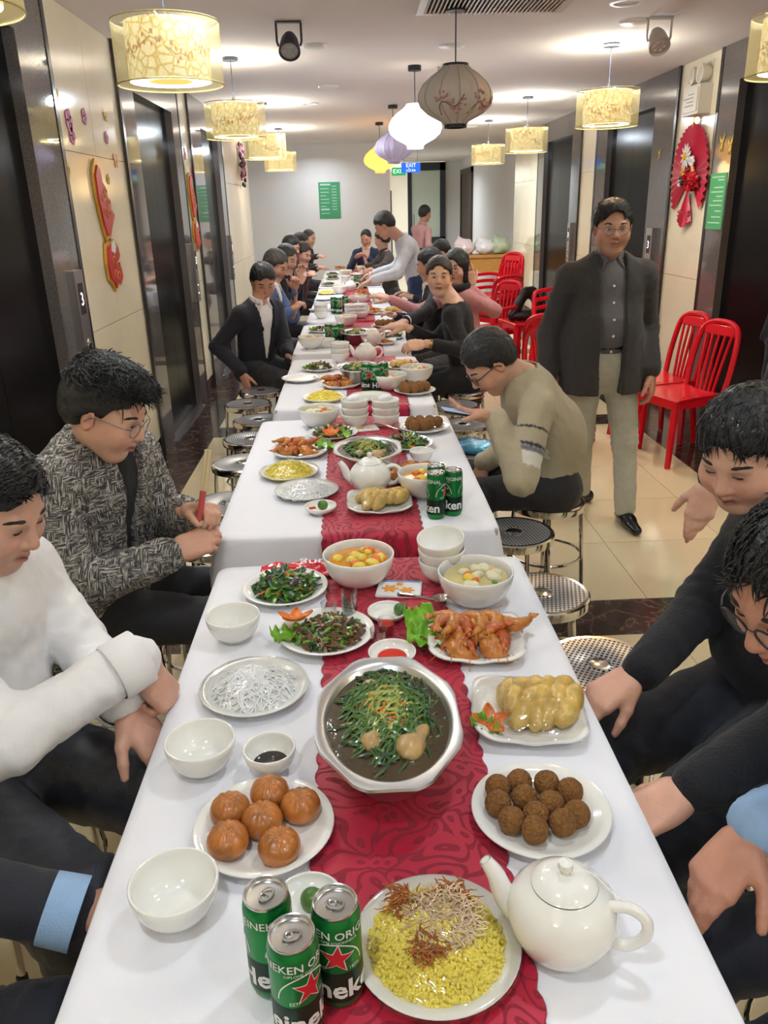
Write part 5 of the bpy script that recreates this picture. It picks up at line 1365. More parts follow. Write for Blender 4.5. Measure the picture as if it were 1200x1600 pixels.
def head_mesh(p, h):
    """p: face proportions; returns verts, faces, colours in head space (x right, y forward, z up)"""
    wd, jaw, ck, nose = p.get('w', 1), p.get('jaw', 1), p.get('cheek', 1), p.get('nose', 1)
    b = Blob()
    b.ell((0, -.012, .038), (.076 * wd, .095, .083), .03)
    b.ell((0, .026, -.018), (.065 * wd, .064, .086), .03)
    b.cone((0, .026, -.05), (0, .058, -.094), .052 * jaw, .024 * jaw, .03)
    for s in (-1, 1):
        b.cone((s * .045 * wd * jaw, .0, -.045), (s * .022 * jaw, .05, -.092), .026, .02, .03)
        b.ell((s * .037 * wd, .058, -.03), .030 * ck, .03)
        b.ell((s * .078 * wd, -.006, -.006), (.008, .019, .031), .006, np.array(Matrix.Rotation(s * -.35, 3, 'Z') @ Matrix.Rotation(-.2, 3, 'X')))
        b.ell((s * .086 * wd, .0, -.004), (.006, .010, .017), .005, op='s')
    b.cone((-.034, .079, .021), (.034, .079, .021), .012, .012, .018)
    for s in (-1, 1): b.ell((s * .031, .101, .002), (.019, .014, .013), .012, op='s'); b.ell((s * .031, .0765, .003), (.0155, .0125, .0125), .005)
    b.cone((0, .086, .012), (0, .104, -.026), .0085, .0125 * nose, .012)
    for s in (-1, 1): b.ell((s * .0125 * nose, .094, -.0305), (.0085 * nose, .0095, .0075), .007); b.ell((s * .0065, .099, -.0385), (.0035, .004, .003), .003, op='s')
    op_ = p.get('mouth', 0)
    b.cone((-.019, .0845, -.0565), (0, .0945, -.0535), .0045, .0062, .006); b.cone((0, .0945, -.0535), (.019, .0845, -.0565), .0062, .0045, .006)
    b.cone((-.015, .0845, -.065 - op_), (0, .092, -.0665 - op_), .005, .0068, .006); b.cone((0, .092, -.0665 - op_), (.015, .0845, -.065 - op_), .0068, .005, .006)
    b.cone((-.018, .094, -.0605 - op_ / 2), (.018, .094, -.0605 - op_ / 2), .0016 + op_ / 2, .0016 + op_ / 2, .003, op='s')
    nb = p['neck']                   # neck base in head space
    b.cone((0, -.02, -.045), nb, .053 * p.get('nk', 1), .06 * p.get('nk', 1), .025)
    V, F = b.mesh(h)
    base = lin(p['skin'])
    C = np.tile(base, (len(V), 1)); sx = np.abs(V[:, 0])
    def mixc(c, w_):
        nonlocal C
        w_ = np.clip(w_, 0, 1)[:, None]; C = C * (1 - w_) + lin(c) * w_
    sk = np.array(p['skin'], float)
    front = V[:, 1] > .04
    mixc(sk * [1.0, .86, .84], .55 * np.exp(-(((sx - .04) / .02) ** 2 + ((V[:, 2] + .03) / .022) ** 2)) * front)
    mixc(sk * [1.0, .86, .84], .5 * np.exp(-((V[:, 0] / .016) ** 2 + ((V[:, 2] + .03) / .014) ** 2)) * (V[:, 1] > .09))
    mixc(sk * [1.0, .85, .82], .5 * np.exp(-(((sx - .082) / .014) ** 2)) * (np.abs(V[:, 2]) < .04))
    lip = np.array(p.get('lip', (178, 98, 88)), float)
    lw = np.exp(-(((V[:, 2] + .0605 + op_ / 2) / (.0085 + op_ / 2)) ** 4)) * np.exp(-((V[:, 0] / .0215) ** 6)) * (V[:, 1] > .079)
    mixc(lip, lw * .85)
    mixc((86, 40, 38), np.exp(-(((V[:, 2] + .0605 + op_ / 2) / (.0022 + op_ / 2)) ** 2)) * np.exp(-((V[:, 0] / .02) ** 6)) * (V[:, 1] > .08) * .9)
    mixc((70, 36, 30), .8 * np.exp(-(((sx - .0065) / .0035) ** 2 + ((V[:, 2] + .0385) / .003) ** 2)) * (V[:, 1] > .085))
    if p.get('stubble'): mixc(sk * [.72, .74, .78], p['stubble'] * ((V[:, 2] < -.045) & (V[:, 2] > -.11)) * (V[:, 1] > .02))
    mixc(sk * [.86, .8, .78], .5 * np.exp(-(((sx - .031) / .018) ** 2 + ((V[:, 2] - .003) / .011) ** 2)) * (V[:, 1] > .06))
    return V, F, C
def hair_blob(style, p):
    wd = p.get('w', 1); b = Blob(); th = {'buzz': .0075, 'short': .012, 'side': .012, 'quiff': .011, 'bob': .014, 'long': .014, 'bun': .012, 'thin': .004}[style]
    b.ell((0, -.014, .04), (.077 * wd + th, .095 + th, .084 + th * 1.15), .02)
    if style in ('short', 'side', 'quiff', 'buzz', 'thin', 'bun'):
        b.ell((0, -.04, -.005), (.071 * wd + th * .8, .062 + th, .07), .03)
    if style == 'side': b.ell((.012, .048, .088), (.055, .035, .02), .03); b.ell((.02, .01, .1), (.055, .06, .02), .03)
    if style == 'quiff':
        b.ell((0, .045, .104), (.058, .046, .03), .03); b.ell((0, -.02, .112), (.06, .07, .026), .03); b.ell((.0, .088, .094), (.045, .022, .02), .02)
    if style in ('bob', 'long'):
        z1 = -.09 if style == 'bob' else -.2
        for s in (-1, 1): b.cone((s * .074 * wd, .005, .03), (s * .078 * wd, .0, z1), .028, .022, .03)
        b.cone((0, -.07, .03), (0, -.075, z1 - .02), .075, .06, .04)
    if style == 'bun': b.ell((0, -.125, .0), (.036, .032, .034), .02)
    # face opening
    low = {'buzz': .080, 'short': .080, 'side': .084, 'quiff': .086, 'bob': .076, 'long': .076, 'bun': .084, 'thin': .10}[style] + p.get('hairline', 0)
    fw = (.068 if style not in ('bob', 'long') else .060) * wd
    b.ell((0, .105, low - .125), (fw, .085, .125), .008, op='s')
    for s in (-1, 1):
        if style not in ('bob', 'long'):
            b.ell((s * .088 * wd, .012, -.045), (.034, .05, .06), .008, op='s')
            b.ell((s * .06 * wd, .085, .0), (.05, .06, .052), .01, op='s')
    if style not in ('bob', 'long'):
        b.cut(lambda X, Y, Z: -(Z - (.5 * Y - .022)), .01) if style != 'buzz' else b.cut(lambda X, Y, Z: -(Z - (.42 * Y - .03)), .01)
    return b
def hair_mesh(style, p, h, seed):
    V, F = hair_blob(style, p).mesh(h)
    if not len(V): return V, F
    n = vnormals(V, F)
    a = {'buzz': .001, 'thin': .001}.get(style, .0035)
    Q = V * np.array([1.6, .5, 1.0])
    return V + n * (a * pnoise(Q, 120, seed, 2) + a * .7 * pnoise(Q, 330, seed + 3, 2))[:, None], F
def locks(V, F, n, seed, L=.035, r=.0022, comb=(0, .6, -.6), lift=.35, zmin=-.02):
    """short tapered strands growing out of the hair surface and combed one way"""
    rr = np.random.default_rng(seed); N_ = vnormals(V, F); ids = np.where(V[:, 2] > zmin)[0]; parts = []
    comb = np.asarray(comb, float)
    for k in rr.choice(ids, min(n, len(ids)), replace=False):
        p, nn = V[k].copy(), N_[k]; c = comb + rr.normal(size=3) * .3
        t = c - nn * (c @ nn); t = unit(t); l = L * rr.uniform(.6, 1.4); P = []
        for i in range(5):
            f = i / 4; P.append(p + t * l * f + nn * l * lift * (f - f * f * .9) + np.array([0, 0, -.25 * l * f * f]))
        parts.append(tube(P, r * np.array([.9, 1.1, 1, .7, .1]) * rr.uniform(.7, 1.3), 4, cap=False))
    return join(*parts)
FING = [(.030, .086, .072), (.0105, .091, .079), (-.0095, .087, .074), (-.0285, .077, .058)]
_hc = {}
def hand_mesh(side, curl, spread, thumb, h):
    """side +1 left / -1 right; local: y to fingertips, z back of the hand, thumb at +x for left (palm down)"""
    key = (side, tuple(curl), spread, tuple(thumb), h)
    if key in _hc: return _hc[key]
    b = Blob()
    b.cone((0, -.05, 0), (0, .012, 0), .026, .027, .02, flat=(0, 0, 1), fs=1.3)
    for i, (x, y, L) in enumerate(FING):
        b.cone((x * .6, .012, 0), (x, y, 0), .0175, .0125, .012)
        ang = 0.0; p = np.array([x, y, 0.0]); az = -spread * (i - 1.3) * .5
        for j, fr in enumerate((.46, .3, .24)):
            ang += curl[i] * (1.0 if j == 0 else 1.15 if j == 1 else .7)
            d = np.array([math.sin(-az) * math.cos(ang), math.cos(az) * math.cos(ang), -math.sin(ang)])
            q = p + d * L * fr; b.cone(p, q, (.0098, .0088, .0080)[j] * (1 if i < 3 else .88), (.0090, .0082, .0066)[j] * (1 if i < 3 else .88), .004); p = q
    b.ell((.016, .03, -.008), (.02, .028, .013), .014); b.ell((-.022, .04, -.006), (.014, .03, .012), .012)
    a, dn = thumb                    # opening angle, droop
    d1 = unit((math.sin(a), math.cos(a), -dn)); p0 = np.array([.024, .016, -.004]); p1 = p0 + d1 * .042; d2 = unit((math.sin(a * .55), math.cos(a * .55), -dn * 1.3)); p2 = p1 + d2 * .031; p3 = p2 + unit(d2 + np.array([-.12, .0, -.12])) * .024
    b.cone(p0, p1, .0165, .0125, .012); b.cone(p1, p2, .0115, .0103, .005); b.cone(p2, p3, .0103, .0078, .004)
    V, F = b.mesh(h)
    if side < 0: V = V * np.array([-1, 1, 1]); F = F[:, ::-1]
    _hc[key] = (V, F); return V, F
def ik(S, W, a, b_, pole):
    S, W = np.asarray(S, float), np.asarray(W, float); d = W - S; L = np.linalg.norm(d)
    if L > (a + b_) * .985: W = S + d / L * (a + b_) * .985; d = W - S; L = np.linalg.norm(d)
    u = d / L; x = (a * a - b_ * b_ + L * L) / (2 * L); hgt = math.sqrt(max(a * a - x * x, 0)); pl = np.asarray(pole, float); pl = unit(pl - u * (pl @ u))
    return S + u * x + pl * hgt, W
def folds(V, F, amp, seed, joints=(), f=26):
    n = vnormals(V, F)
    w1 = pnoise(V * np.array([1, 1, .55]), f * 1.3, seed, 2); w2 = pnoise(V * np.array([.7, 1, .8]), f * 2.9, seed + 9, 2)
    d = amp * (.45 * pnoise(V, f, seed + 2, 2) + .6 * ((1 - np.abs(w1) * 2.2).clip(-.6, 1)) + .38 * ((1 - np.abs(w2) * 2.4).clip(-.5, 1)) - .35)
    for (c, ax, rad, am) in joints:
        q = V - c; w_ = np.exp(-(np.linalg.norm(q, axis=1) / rad) ** 2); d = d + am * w_ * np.sin((q @ ax) * 170 + 2.6 * pnoise(V, 34, seed + 4, 1))
    return V + n * d[:, None]

def person(label, group, pelvis, chest, head, look, wrists, knees=None, ankles=None, skin=(206, 158, 128), hair='short', hairm=None, face=None, top=None, bottom=None, up=(0, 0, 1), shdir=None,
           hands=None, glasses=None, poles=None, h=.012, hh=.005, sw=.165, wide=1.0, waist=None, belly=0, shoes=True, eyes='open', lockn=0, lockp=None, scale=1.0, seed=0, headscale=1.0, neckr=1.0, extra=None, nolegs=False):
    pelvis, chest, head = (np.asarray(q, float) for q in (pelvis, chest, head))
    s = scale; face = dict(face or {}); root = np.array([pelvis[0], pelvis[1], 0.0])
    u = unit(chest - pelvis); r = np.asarray(shdir, float); r = unit(r - u * (r @ u)); f = np.cross(u, r)      # torso frame: right, forward, up
    sh = {+1: chest - r * sw * wide * s, -1: chest + r * sw * wide * s}                                         # +1 left, -1 right
    neckb = chest + u * .075 * s + f * .012
    Hd = frame(look, up)
    face.setdefault('skin', skin); face.setdefault('nk', neckr); face['neck'] = Hd.T @ (neckb - head) / headscale
    V, F, C = head_mesh(face, hh); V = V * headscale @ Hd.T + head
    parts = [(V, F, C)]
    base = lin(skin)
    # arms and hands
    el, wr = {}, {}
    for k, sd in enumerate((1, -1)):
        pole = (poles or {}).get(sd, -u * .8 - f * .3 + (-r if sd > 0 else r) * .5)
        el[sd], wr[sd] = ik(sh[sd], wrists[sd], .285 * s, .25 * s, pole)
    hands = hands or {}
    for sd in (1, -1):
        hp = dict(curl=(.35, .35, .4, .45), spread=.15, thumb=(.75, .25), d=None, n=None, h=max(hh, .0045)); hp.update(hands.get(sd, {}))
        if hp.get('skip'): continue
        d = unit(hp['d']) if hp['d'] is not None else unit(wr[sd] - el[sd])
        n = np.asarray(hp['n'], float) if hp['n'] is not None else np.array([0, 0, 1.0]) + .2 * (r if sd < 0 else -r)
        n = unit(n - d * (d @ n)); x = np.cross(d, n); Hm = np.stack([x, d, n], 1)
        HV, HF = hand_mesh(sd, hp['curl'], hp['spread'], hp['thumb'], hp['h'])
        HW = HV * s @ Hm.T + wr[sd] + d * .03
        hc = np.tile(base * np.array([1.0, .95, .93]), (len(HV), 1)); tip = np.clip((HV[:, 1] - .12) / .05, 0, 1)[:, None]; hc = hc * (1 - .25 * tip * np.array([0, .5, .5]))
        parts.append((HW, HF, hc))
    # hidden core, so neck, arms and legs stay one body under the clothes
    b = Blob(); hipw = .085 * wide * s
    hip = {1: pelvis - r * hipw, -1: pelvis + r * hipw}
    wst = np.asarray(waist, float) if waist is not None else pelvis * .5 + chest * .5
    b.cone(pelvis, wst, .115 * wide, .105 * wide, .05, f, 1.4); b.cone(wst, chest, .105 * wide, .12 * wide, .05, f, 1.5); b.cone(chest, neckb, .06, .048, .04); b.cone(sh[1], sh[-1], .038, .038, .04)
    for sd in (1, -1): b.cone(sh[sd], el[sd], .042, .036, .02); b.cone(el[sd], wr[sd] + unit(wr[sd] - el[sd]) * .01, .038, .027, .02)
    if not nolegs:
        for sd in (1, -1): b.cone(hip[sd], knees[sd], .066, .045, .03); b.cone(knees[sd], ankles[sd], .043, .034, .03)
    V, F = b.mesh(max(h * 1.3, .014) if max(h, hh) > .006 else .017); parts.append((V, F, np.tile(base, (len(V), 1))))
    n = 0; VV, FF, CC_ = [], [], []
    for (v, f_, c) in parts: VV.append(v); FF.append(f_ + n); CC_.append(c); n += len(v)
    body = link('person', mesh_data('person', np.concatenate(VV) - root, np.concatenate(FF), SKINM, True, np.concatenate(CC_)), None, root)
    tag(body, label, 'person', group)
    def child(nm, V, F, mt, cols=None, parent=body, smooth=True):
        V = np.asarray(V, float)
        return link(nm, mesh_data(nm, V - root, F, mt, smooth, cols), parent)
    # hair, brows, eyes
    hs = headscale
    if hair:
        V, F = hair_mesh(hair, face, max(hh, .005), seed)
        o = child('hair', V * hs @ Hd.T + head, F, hairm or HAIRM)
        if lockn:
            lv, lf = locks(V, F, lockn, seed, **(lockp or {})); o2 = child('hair_strands', lv * hs @ Hd.T + head, lf, hairm or HAIRM, parent=o); stuff(o2)
    for sd in (-1, 1):
        eb = bez([(sd * .014, .0895, .0235), (sd * .03, .090, .0290), (sd * .045, .081, .0285), (sd * .053, .071, .0235)], 4)
        ev = tube(eb, np.interp(np.linspace(0, 1, len(eb)), [0, .25, .7, 1], [.0028, .0042, .0036, .0012]), 6)
        child('eyebrow', ev[0] * hs @ Hd.T + head, ev[1], hairm or HAIRM)
        oh = {'open': .0052, 'narrow': .0032, 'closed': .0012}[eyes]
        V, F = ball(.0132, .0132, .0132, 20, 14); V = V[:, [0, 2, 1]] * np.array([1, 1, 1]); V[:, 2] *= oh / .0132
        rr_ = np.hypot(V[:, 0], V[:, 2] * (.0132 / oh) * .45); iris = (V[:, 1] > 0) & (rr_ < .0062)
        cc = np.where(iris[:, None], lin((38, 24, 18)), lin((214, 205, 198)));
        if eyes == 'closed': cc = np.tile(lin((40, 26, 22)), (len(V), 1))
        child('eye', (V + np.array([sd * .031, .0772 + (.001 if eyes != 'open' else .0005), .002])) * hs @ Hd.T + head, [tuple(q[::-1]) for q in F], EYEW, cc)
        lid = bez([(sd * .0175, .0875, .0035), (sd * .026, .0915, .0035 + oh * .95), (sd * .036, .0895, .0035 + oh * .9), (sd * .046, .079, .003)], 4)
        lv = tube(lid, .0011, 5); child('eyelid_line', lv[0] * hs @ Hd.T + head, lv[1], HAIRB)
    if glasses:
        gm = {'dark': GLD, 'metal': GLF}[glasses]; P = []
        for sd in (-1, 1):
            rim = [(sd * .033 + .0225 * math.cos(a) * (1 + .12 * abs(math.cos(a))), .1015 - .004 * abs(math.cos(a) * (1 if math.cos(a) * sd > 0 else 0)), -.002 + .0185 * math.sin(a)) for a in np.linspace(0, 6.283, 28, False)]
            P.append(tube(rim, .0013 if glasses == 'metal' else .0018, 6, closed=True))
            P.append(tube(bez([(sd * .0575, .098, .006), (sd * .074, .075, .008), (sd * .0835 * face.get('w', 1), .01, .006), (sd * .084 * face.get('w', 1), -.012, -.012)], 5), .0013 if glasses == 'metal' else .002, 6))
        P.append(tube(bez([(-.0105, .1015, .002), (0, .105, .006), (.0105, .1015, .002)], 4), .0012, 6))
        gv = join(*P); g = child('glasses', gv[0] * hs @ Hd.T + head, gv[1], gm)
        for sd in (-1, 1):
            lv = [(sd * .033, .1015, -.002)] + [(sd * .033 + .0225 * math.cos(a) * (1 + .12 * abs(math.cos(a))), .1012 - .004 * abs(math.cos(a) * (1 if math.cos(a) * sd > 0 else 0)), -.002 + .0185 * math.sin(a)) for a in np.linspace(0, 6.283, 28, False)]
            child('lens', np.array(lv) * hs @ Hd.T + head, [(0, 1 + i, 1 + (i + 1) % 28) for i in range(28)], LENS, parent=g)
    # clothes
    jt = []
    for sd in (1, -1):
        ax = unit(wr[sd] - sh[sd]); jt.append((el[sd], ax, .075, .0035)); jt.append((sh[sd] - u * .05 + (r if sd > 0 else -r) * .02, unit(el[sd] - sh[sd]), .07, .003))
    def torso(b, off, hem=None, k=.05):
        b.cone(pelvis + u * T.get('lift', .05), wst, (.15 + off) * wide * s, (.14 + off) * wide * s, k, f, 1.38); b.cone(wst, chest - u * .06, (.14 + off) * wide * s, (.158 + off) * wide * s, k, f, 1.45)
        b.cone(sh[1] - r * -.015, sh[-1] - r * .015, .052 + off, .052 + off, k); b.cone(chest, neckb - u * .012, .078 + off, .060 + off, k)
        if belly: b.ell(wst + f * .05 - u * .03, ((.12 + off) * wide, (.09 + belly + off), .13), .06, np.stack([r, f, u], 1))
    def sleeves(b, off, frac=1.0, cuff=.036):
        for sd in (1, -1):
            b.cone(sh[sd], el[sd], (.054 + off), (.047 + off), .035)
            e = el[sd] + (wr[sd] - el[sd]) * frac; b.cone(el[sd], e, (.047 + off), cuff + off + .006 * (frac < .8), .03)
    def neck_cut(b, rad=.058, dz=.0):
        c0 = neckb + u * (.028 + dz); ax = unit(head - neckb)
        b.cone(c0 - ax * .02, c0 + ax * .12, rad, rad * 1.35, .008, op='s')
    def collar(b, off=0.0, spread_=.05):
        for a0, a1 in zip(np.linspace(.45, 2 * math.pi - .45, 11)[:-1], np.linspace(.45, 2 * math.pi - .45, 11)[1:]):
            def cp(a, up_): return neckb + u * (up_ - .012 * math.cos(a) + .004) + (f * math.cos(a) * .9 + r * math.sin(a)) * (.064 + off)
            b.cone(cp(a0, .018), cp(a1, .018), .011, .011, .006); b.cone(cp(a0, .034), cp(a1, .034), .008, .008, .006)
        for sd in (1, -1):
            q = neckb + f * .06 - r * sd * .028
            b.cone(q + u * .012, q + f * .012 - r * sd * spread_ * .6 - u * .035, .010, .006, .006)
    T = dict(kind='shirt', mat=None, off=.0, frac=1.0); T.update(top or {})
    cols = T.get('cols')
    if T['kind'] == 'jacket':
        b = Blob(); torso(b, -.004); neck_cut(b, .052)
        V, F = b.mesh(h); V = folds(V, F, .003, seed + 1); o = child(T.get('inner_name', 'shirt'), V, F, T['inner'])
        if T.get('collar', True): cb = Blob(); collar(cb); child('collar', *cb.mesh(.0055), T['inner'], parent=o)
        b = Blob(); torso(b, .012 + T['off']); sleeves(b, .006 + T['off'] * .6, .97, .04)
        hemz = T.get('hem', 0)
        if hemz: b.cone(pelvis + u * .08, pelvis - u * hemz, .195 * wide, .205 * wide, .04, f, 1.3)
        if T.get('lapel', True):
            for sd in (1, -1):
                q = neckb - u * .01; b.cone(q - r * sd * .055 - f * .03, q + f * .075 - r * sd * .06 - u * .06, .012, .014, .012); b.cone(q + f * .075 - r * sd * .06 - u * .06, q + f * .11 - r * sd * (.045) - u * .16, .014, .008, .012)
            b.cone(neckb - f * .055 - r * .03, neckb - f * .055 + r * .03, .018, .018, .02)
        neck_cut(b, .066)
        open_w, vlen = T.get('open', (.05, .28))
        def wedge(X, Y, Z):
            P = (X - chest[0], Y - chest[1], Z - chest[2]); x = P[0] * r[0] + P[1] * r[1] + P[2] * r[2]; y = P[0] * f[0] + P[1] * f[1] + P[2] * f[2]; z = P[0] * u[0] + P[1] * u[1] + P[2] * u[2]
            wz = open_w * np.clip(1 + (z - .06) / vlen, T.get('minw', -.2), 1)
            return np.minimum(y - .0, wz - np.abs(x))
        b.cut(wedge, .008)
        if hemz: b.cut(lambda X, Y, Z: np.minimum(-((X - pelvis[0]) * u[0] + (Y - pelvis[1]) * u[1] + (Z - pelvis[2]) * u[2] + hemz), .3 - np.sqrt((X - pelvis[0]) ** 2 + (Y - pelvis[1]) ** 2) * 1.15), .006)
        V, F = b.mesh(h); V = folds(V, F, T.get('amp', .004), seed + 2, jt); o = child(T.get('name', 'jacket'), V, F, T['mat'], cols(V, locals()) if cols else None)
        if T.get('outer_collar'): cb = Blob(); collar(cb, .016, .09); child('collar', *cb.mesh(.0055), T['mat'], parent=o)
    else:
        b = Blob(); torso(b, T['off']); sleeves(b, T['off'] * .7, T['frac'])
        if T.get('hem'): b.cone(pelvis, pelvis - u * T['hem'], .16 * wide, .155 * wide, .04, f, 1.3)
        if T.get('crew'):
            for a0 in np.linspace(0, 2 * math.pi, 13)[:-1]:
                def cp(a): return neckb + u * (.012 - .016 * math.cos(a)) + (f * math.cos(a) * .95 + r * math.sin(a)) * (.06)
                b.cone(cp(a0), cp(a0 + math.pi / 6), .012, .012, .006)
        neck_cut(b, .054 if T.get('collar') or T.get('crew') else .062)
        if T.get('vneck'):
            def wedge(X, Y, Z):
                P = (X - chest[0], Y - chest[1], Z - chest[2]); x = P[0] * r[0] + P[1] * r[1] + P[2] * r[2]; y = P[0] * f[0] + P[1] * f[1] + P[2] * f[2]; z = P[0] * u[0] + P[1] * u[1] + P[2] * u[2]
                return np.minimum(y - .0, .05 * np.clip(1 + (z - .06) / .12, -.2, 1) - np.abs(x))
            b.cut(wedge, .006)
        V, F = b.mesh(h); V = folds(V, F, T.get('amp', .004), seed + 2, jt)
        o = child(T.get('name', 'shirt'), V, F, T['mat'], cols(V, dict(chest=chest, u=u, r=r, f=f, sh=sh, el=el, wr=wr)) if cols else None)
        if T.get('collar'): cb = Blob(); collar(cb, T['off'] * .5); child('collar', *cb.mesh(.0055), T['mat'], parent=o)
        if T.get('cuffs'):
            for sd in (1, -1):
                e = el[sd] + (wr[sd] - el[sd]) * T['frac']; ax = unit(wr[sd] - el[sd]); cv = tube([e - ax * .05, e - ax * .045, e + ax * .012, e + ax * .014], [.053, .056, .054, .048], 20, cap=False); child('cuff', cv[0], cv[1], T['cuffs'], parent=o)
        if T.get('buttons'):
            for k in range(5):
                q = chest + f * (.118 + T['off']) * wide - u * (.03 + .075 * k) ; bv = xform(ball(.006, .006, .003, 10, 6), frame(u, f)); child('button', bv[0] + q, bv[1], T['buttons'], parent=o)
    if not nolegs:
        b = Blob(); b.cone(hip[1], hip[-1], .108 * wide, .108 * wide, .05); b.cone(pelvis, pelvis + u * .09, .14 * wide, .138 * wide, .05, f, 1.35)
        for sd in (1, -1):
            tk = (bottom or {}).get('thick', 1.0); b.cone(hip[sd], knees[sd], .092 * tk * s * (.5 + wide / 2), .066 * tk * s, .04); b.cone(knees[sd], ankles[sd], .062 * s * tk, .056 * s, .03)
        V, F = b.mesh(max(h * 1.35, .012)); kj = [(np.asarray(knees[sd]), unit(np.asarray(ankles[sd]) - np.asarray(hip[sd])), .1, .004) for sd in (1, -1)] + [(pelvis, u, .12, .003)]
        V = folds(V, F, .005, seed + 5, kj); child('trousers', V, F, (bottom or {}).get('mat'))
        if (bottom or {}).get('belt'):
            P = [pelvis + u * .085 + (r * math.cos(a) * .152 * wide + f * math.sin(a) * .112 * wide) for a in np.linspace(0, 6.283, 36, False)]
            bv = tube(P, .012, 6, closed=True); child('belt', bv[0], bv[1], SHOE)
        if shoes:
            for sd in (1, -1):
                a = np.asarray(ankles[sd], float); kn = np.asarray(knees[sd], float); fd = np.array((bottom or {}).get('toe', {}).get(sd, (kn - a) * np.array([1, 1, 0]) if np.linalg.norm((kn - a)[:2]) > .12 else f * np.array([1, 1, 0]))); fd = unit(fd); z0 = np.array([a[0], a[1], .0])
                b = Blob(); b.cone(z0 - fd * .045 + (0, 0, .04), z0 + fd * .06 + (0, 0, .04), .038, .04, .02); b.cone(z0 + fd * .06 + (0, 0, .034), z0 + fd * .17 + (0, 0, .026), .04, .03, .02, (0, 0, 1), 1.25); b.cone(z0 + (0, 0, .05), z0 + (0, 0, .11), .04, .042, .02)
                b.cut(lambda X, Y, Z: -(Z - .004) + 0 * X, .004)
                V, F = b.mesh(max(h * .9, .01)); child('shoe', V, F, (bottom or {}).get('shoe', SHOE))
    if extra: extra(child, dict(body=body, root=root, el=el, wr=wr, sh=sh, u=u, r=r, f=f, head=head, Hd=Hd, neckb=neckb, chest=chest, pelvis=pelvis))
    return body
def seat_pose(x, y, phi, lean=.15, z=.53, torso=.41, s=1.0, knee=.42, spread=.1, kz=.5):
    f = np.array([math.cos(phi), math.sin(phi), 0]); r = np.array([math.sin(phi), -math.cos(phi), 0]); p = np.array([x, y, z])
    c = p + torso * (np.array([0, 0, math.cos(lean)]) + f * math.sin(lean))
    kn = {1: p - r * spread + f * knee + (0, 0, kz - z), -1: p + r * spread + f * knee + (0, 0, kz - z)}
    an = {1: kn[1] + (0, 0, .08 - kz) - f * .03, -1: kn[-1] + (0, 0, .08 - kz) - f * .03}
    return dict(pelvis=p, chest=c, knees=kn, ankles=an, shdir=r), f, r
# ================================================================ people
def cloth(name, col, rough=.85, bump=.25, bscale=300, var=.08, vscale=30, **k): return mat(name, col, rough, bump=bump, bscale=bscale, var=var, vscale=vscale, sheen=.1, **k)
def m_tweed():
    m, nt, b = _new('grey_tweed'); tc = N(nt, 'ShaderNodeTexCoord'); outs = []
    for (sc_, seed) in (((260, 22, 26), 0), ((24, 26, 240), 5)):
        mp = N(nt, 'ShaderNodeMapping'); mp.inputs['Scale'].default_value = sc_; mp.inputs['Location'].default_value = (seed, seed, seed); nt.links.new(tc.outputs['Object'], mp.inputs[0])
        nz = N(nt, 'ShaderNodeTexNoise', Scale=1.6, Detail=3.0); nt.links.new(mp.outputs[0], nz.inputs[0]); outs.append(nz.outputs[0])
    big = N(nt, 'ShaderNodeTexNoise', Scale=40.0, Detail=2.0); nt.links.new(tc.outputs['Object'], big.inputs[0])
    st = N(nt, 'ShaderNodeMath', operation='GREATER_THAN'); st.inputs[1].default_value = .5; nt.links.new(big.outputs[0], st.inputs[0])
    mx = N(nt, 'ShaderNodeMix'); nt.links.new(st.outputs[0], mx.inputs[0]); nt.links.new(outs[0], mx.inputs[2]); nt.links.new(outs[1], mx.inputs[3])
    r = ramp(nt, mx.outputs[0], [(.42, (60, 58, 60)), (.51, (112, 108, 104)), (.6, (192, 186, 174))])
    nt.links.new(r.outputs[0], b.inputs['Base Color']); b.inputs['Roughness'].default_value = .95
    bp = N(nt, 'ShaderNodeBump', Strength=.5, Distance=.004); nt.links.new(mx.outputs[0], bp.inputs['Height']); nt.links.new(bp.outputs[0], b.inputs['Normal']); return m
TW = m_tweed()
WHITE = cloth('white_shirt_cotton', (240, 237, 236), .75, .12, var=.02); NAVY = cloth('navy_suit', (24, 26, 38), .75, .2); BLK = cloth('black_knit', (24, 25, 30), .95, .35, 180); BLK2 = cloth('black_dress', (20, 20, 25), .85, .2)
CHAR = cloth('charcoal_jacket', (56, 52, 51), .85, .25); GRSH = cloth('grey_check_shirt', (98, 94, 98), .8, .2, var=.15, vscale=200); KHAKI = cloth('pale_grey_chinos', (190, 186, 172), .85, .2); DTR = cloth('dark_trousers', (44, 43, 46), .7, .2); DSH = cloth('satin_dark_trousers', (40, 42, 50), .4, .2)
DEN = cloth('blue_denim_jacket', (84, 100, 140), .85, .3); PINK = cloth('pink_blouse', (206, 146, 152), .8, .2); PNK2 = cloth('pink_shirt', (190, 142, 140), .8, .2); LBL = cloth('light_blue_shirt', (146, 178, 214), .75, .2, var=.06); BURG = cloth('burgundy_blouse', (86, 30, 44), .8); JEAN = cloth('blue_jeans', (44, 58, 92), .85); BRN = cloth('dark_brown_jacket', (62, 54, 52), .8)
GS, GR = 'guests seated on the left', 'guests seated on the right'
HIDE = dict(skip=True)
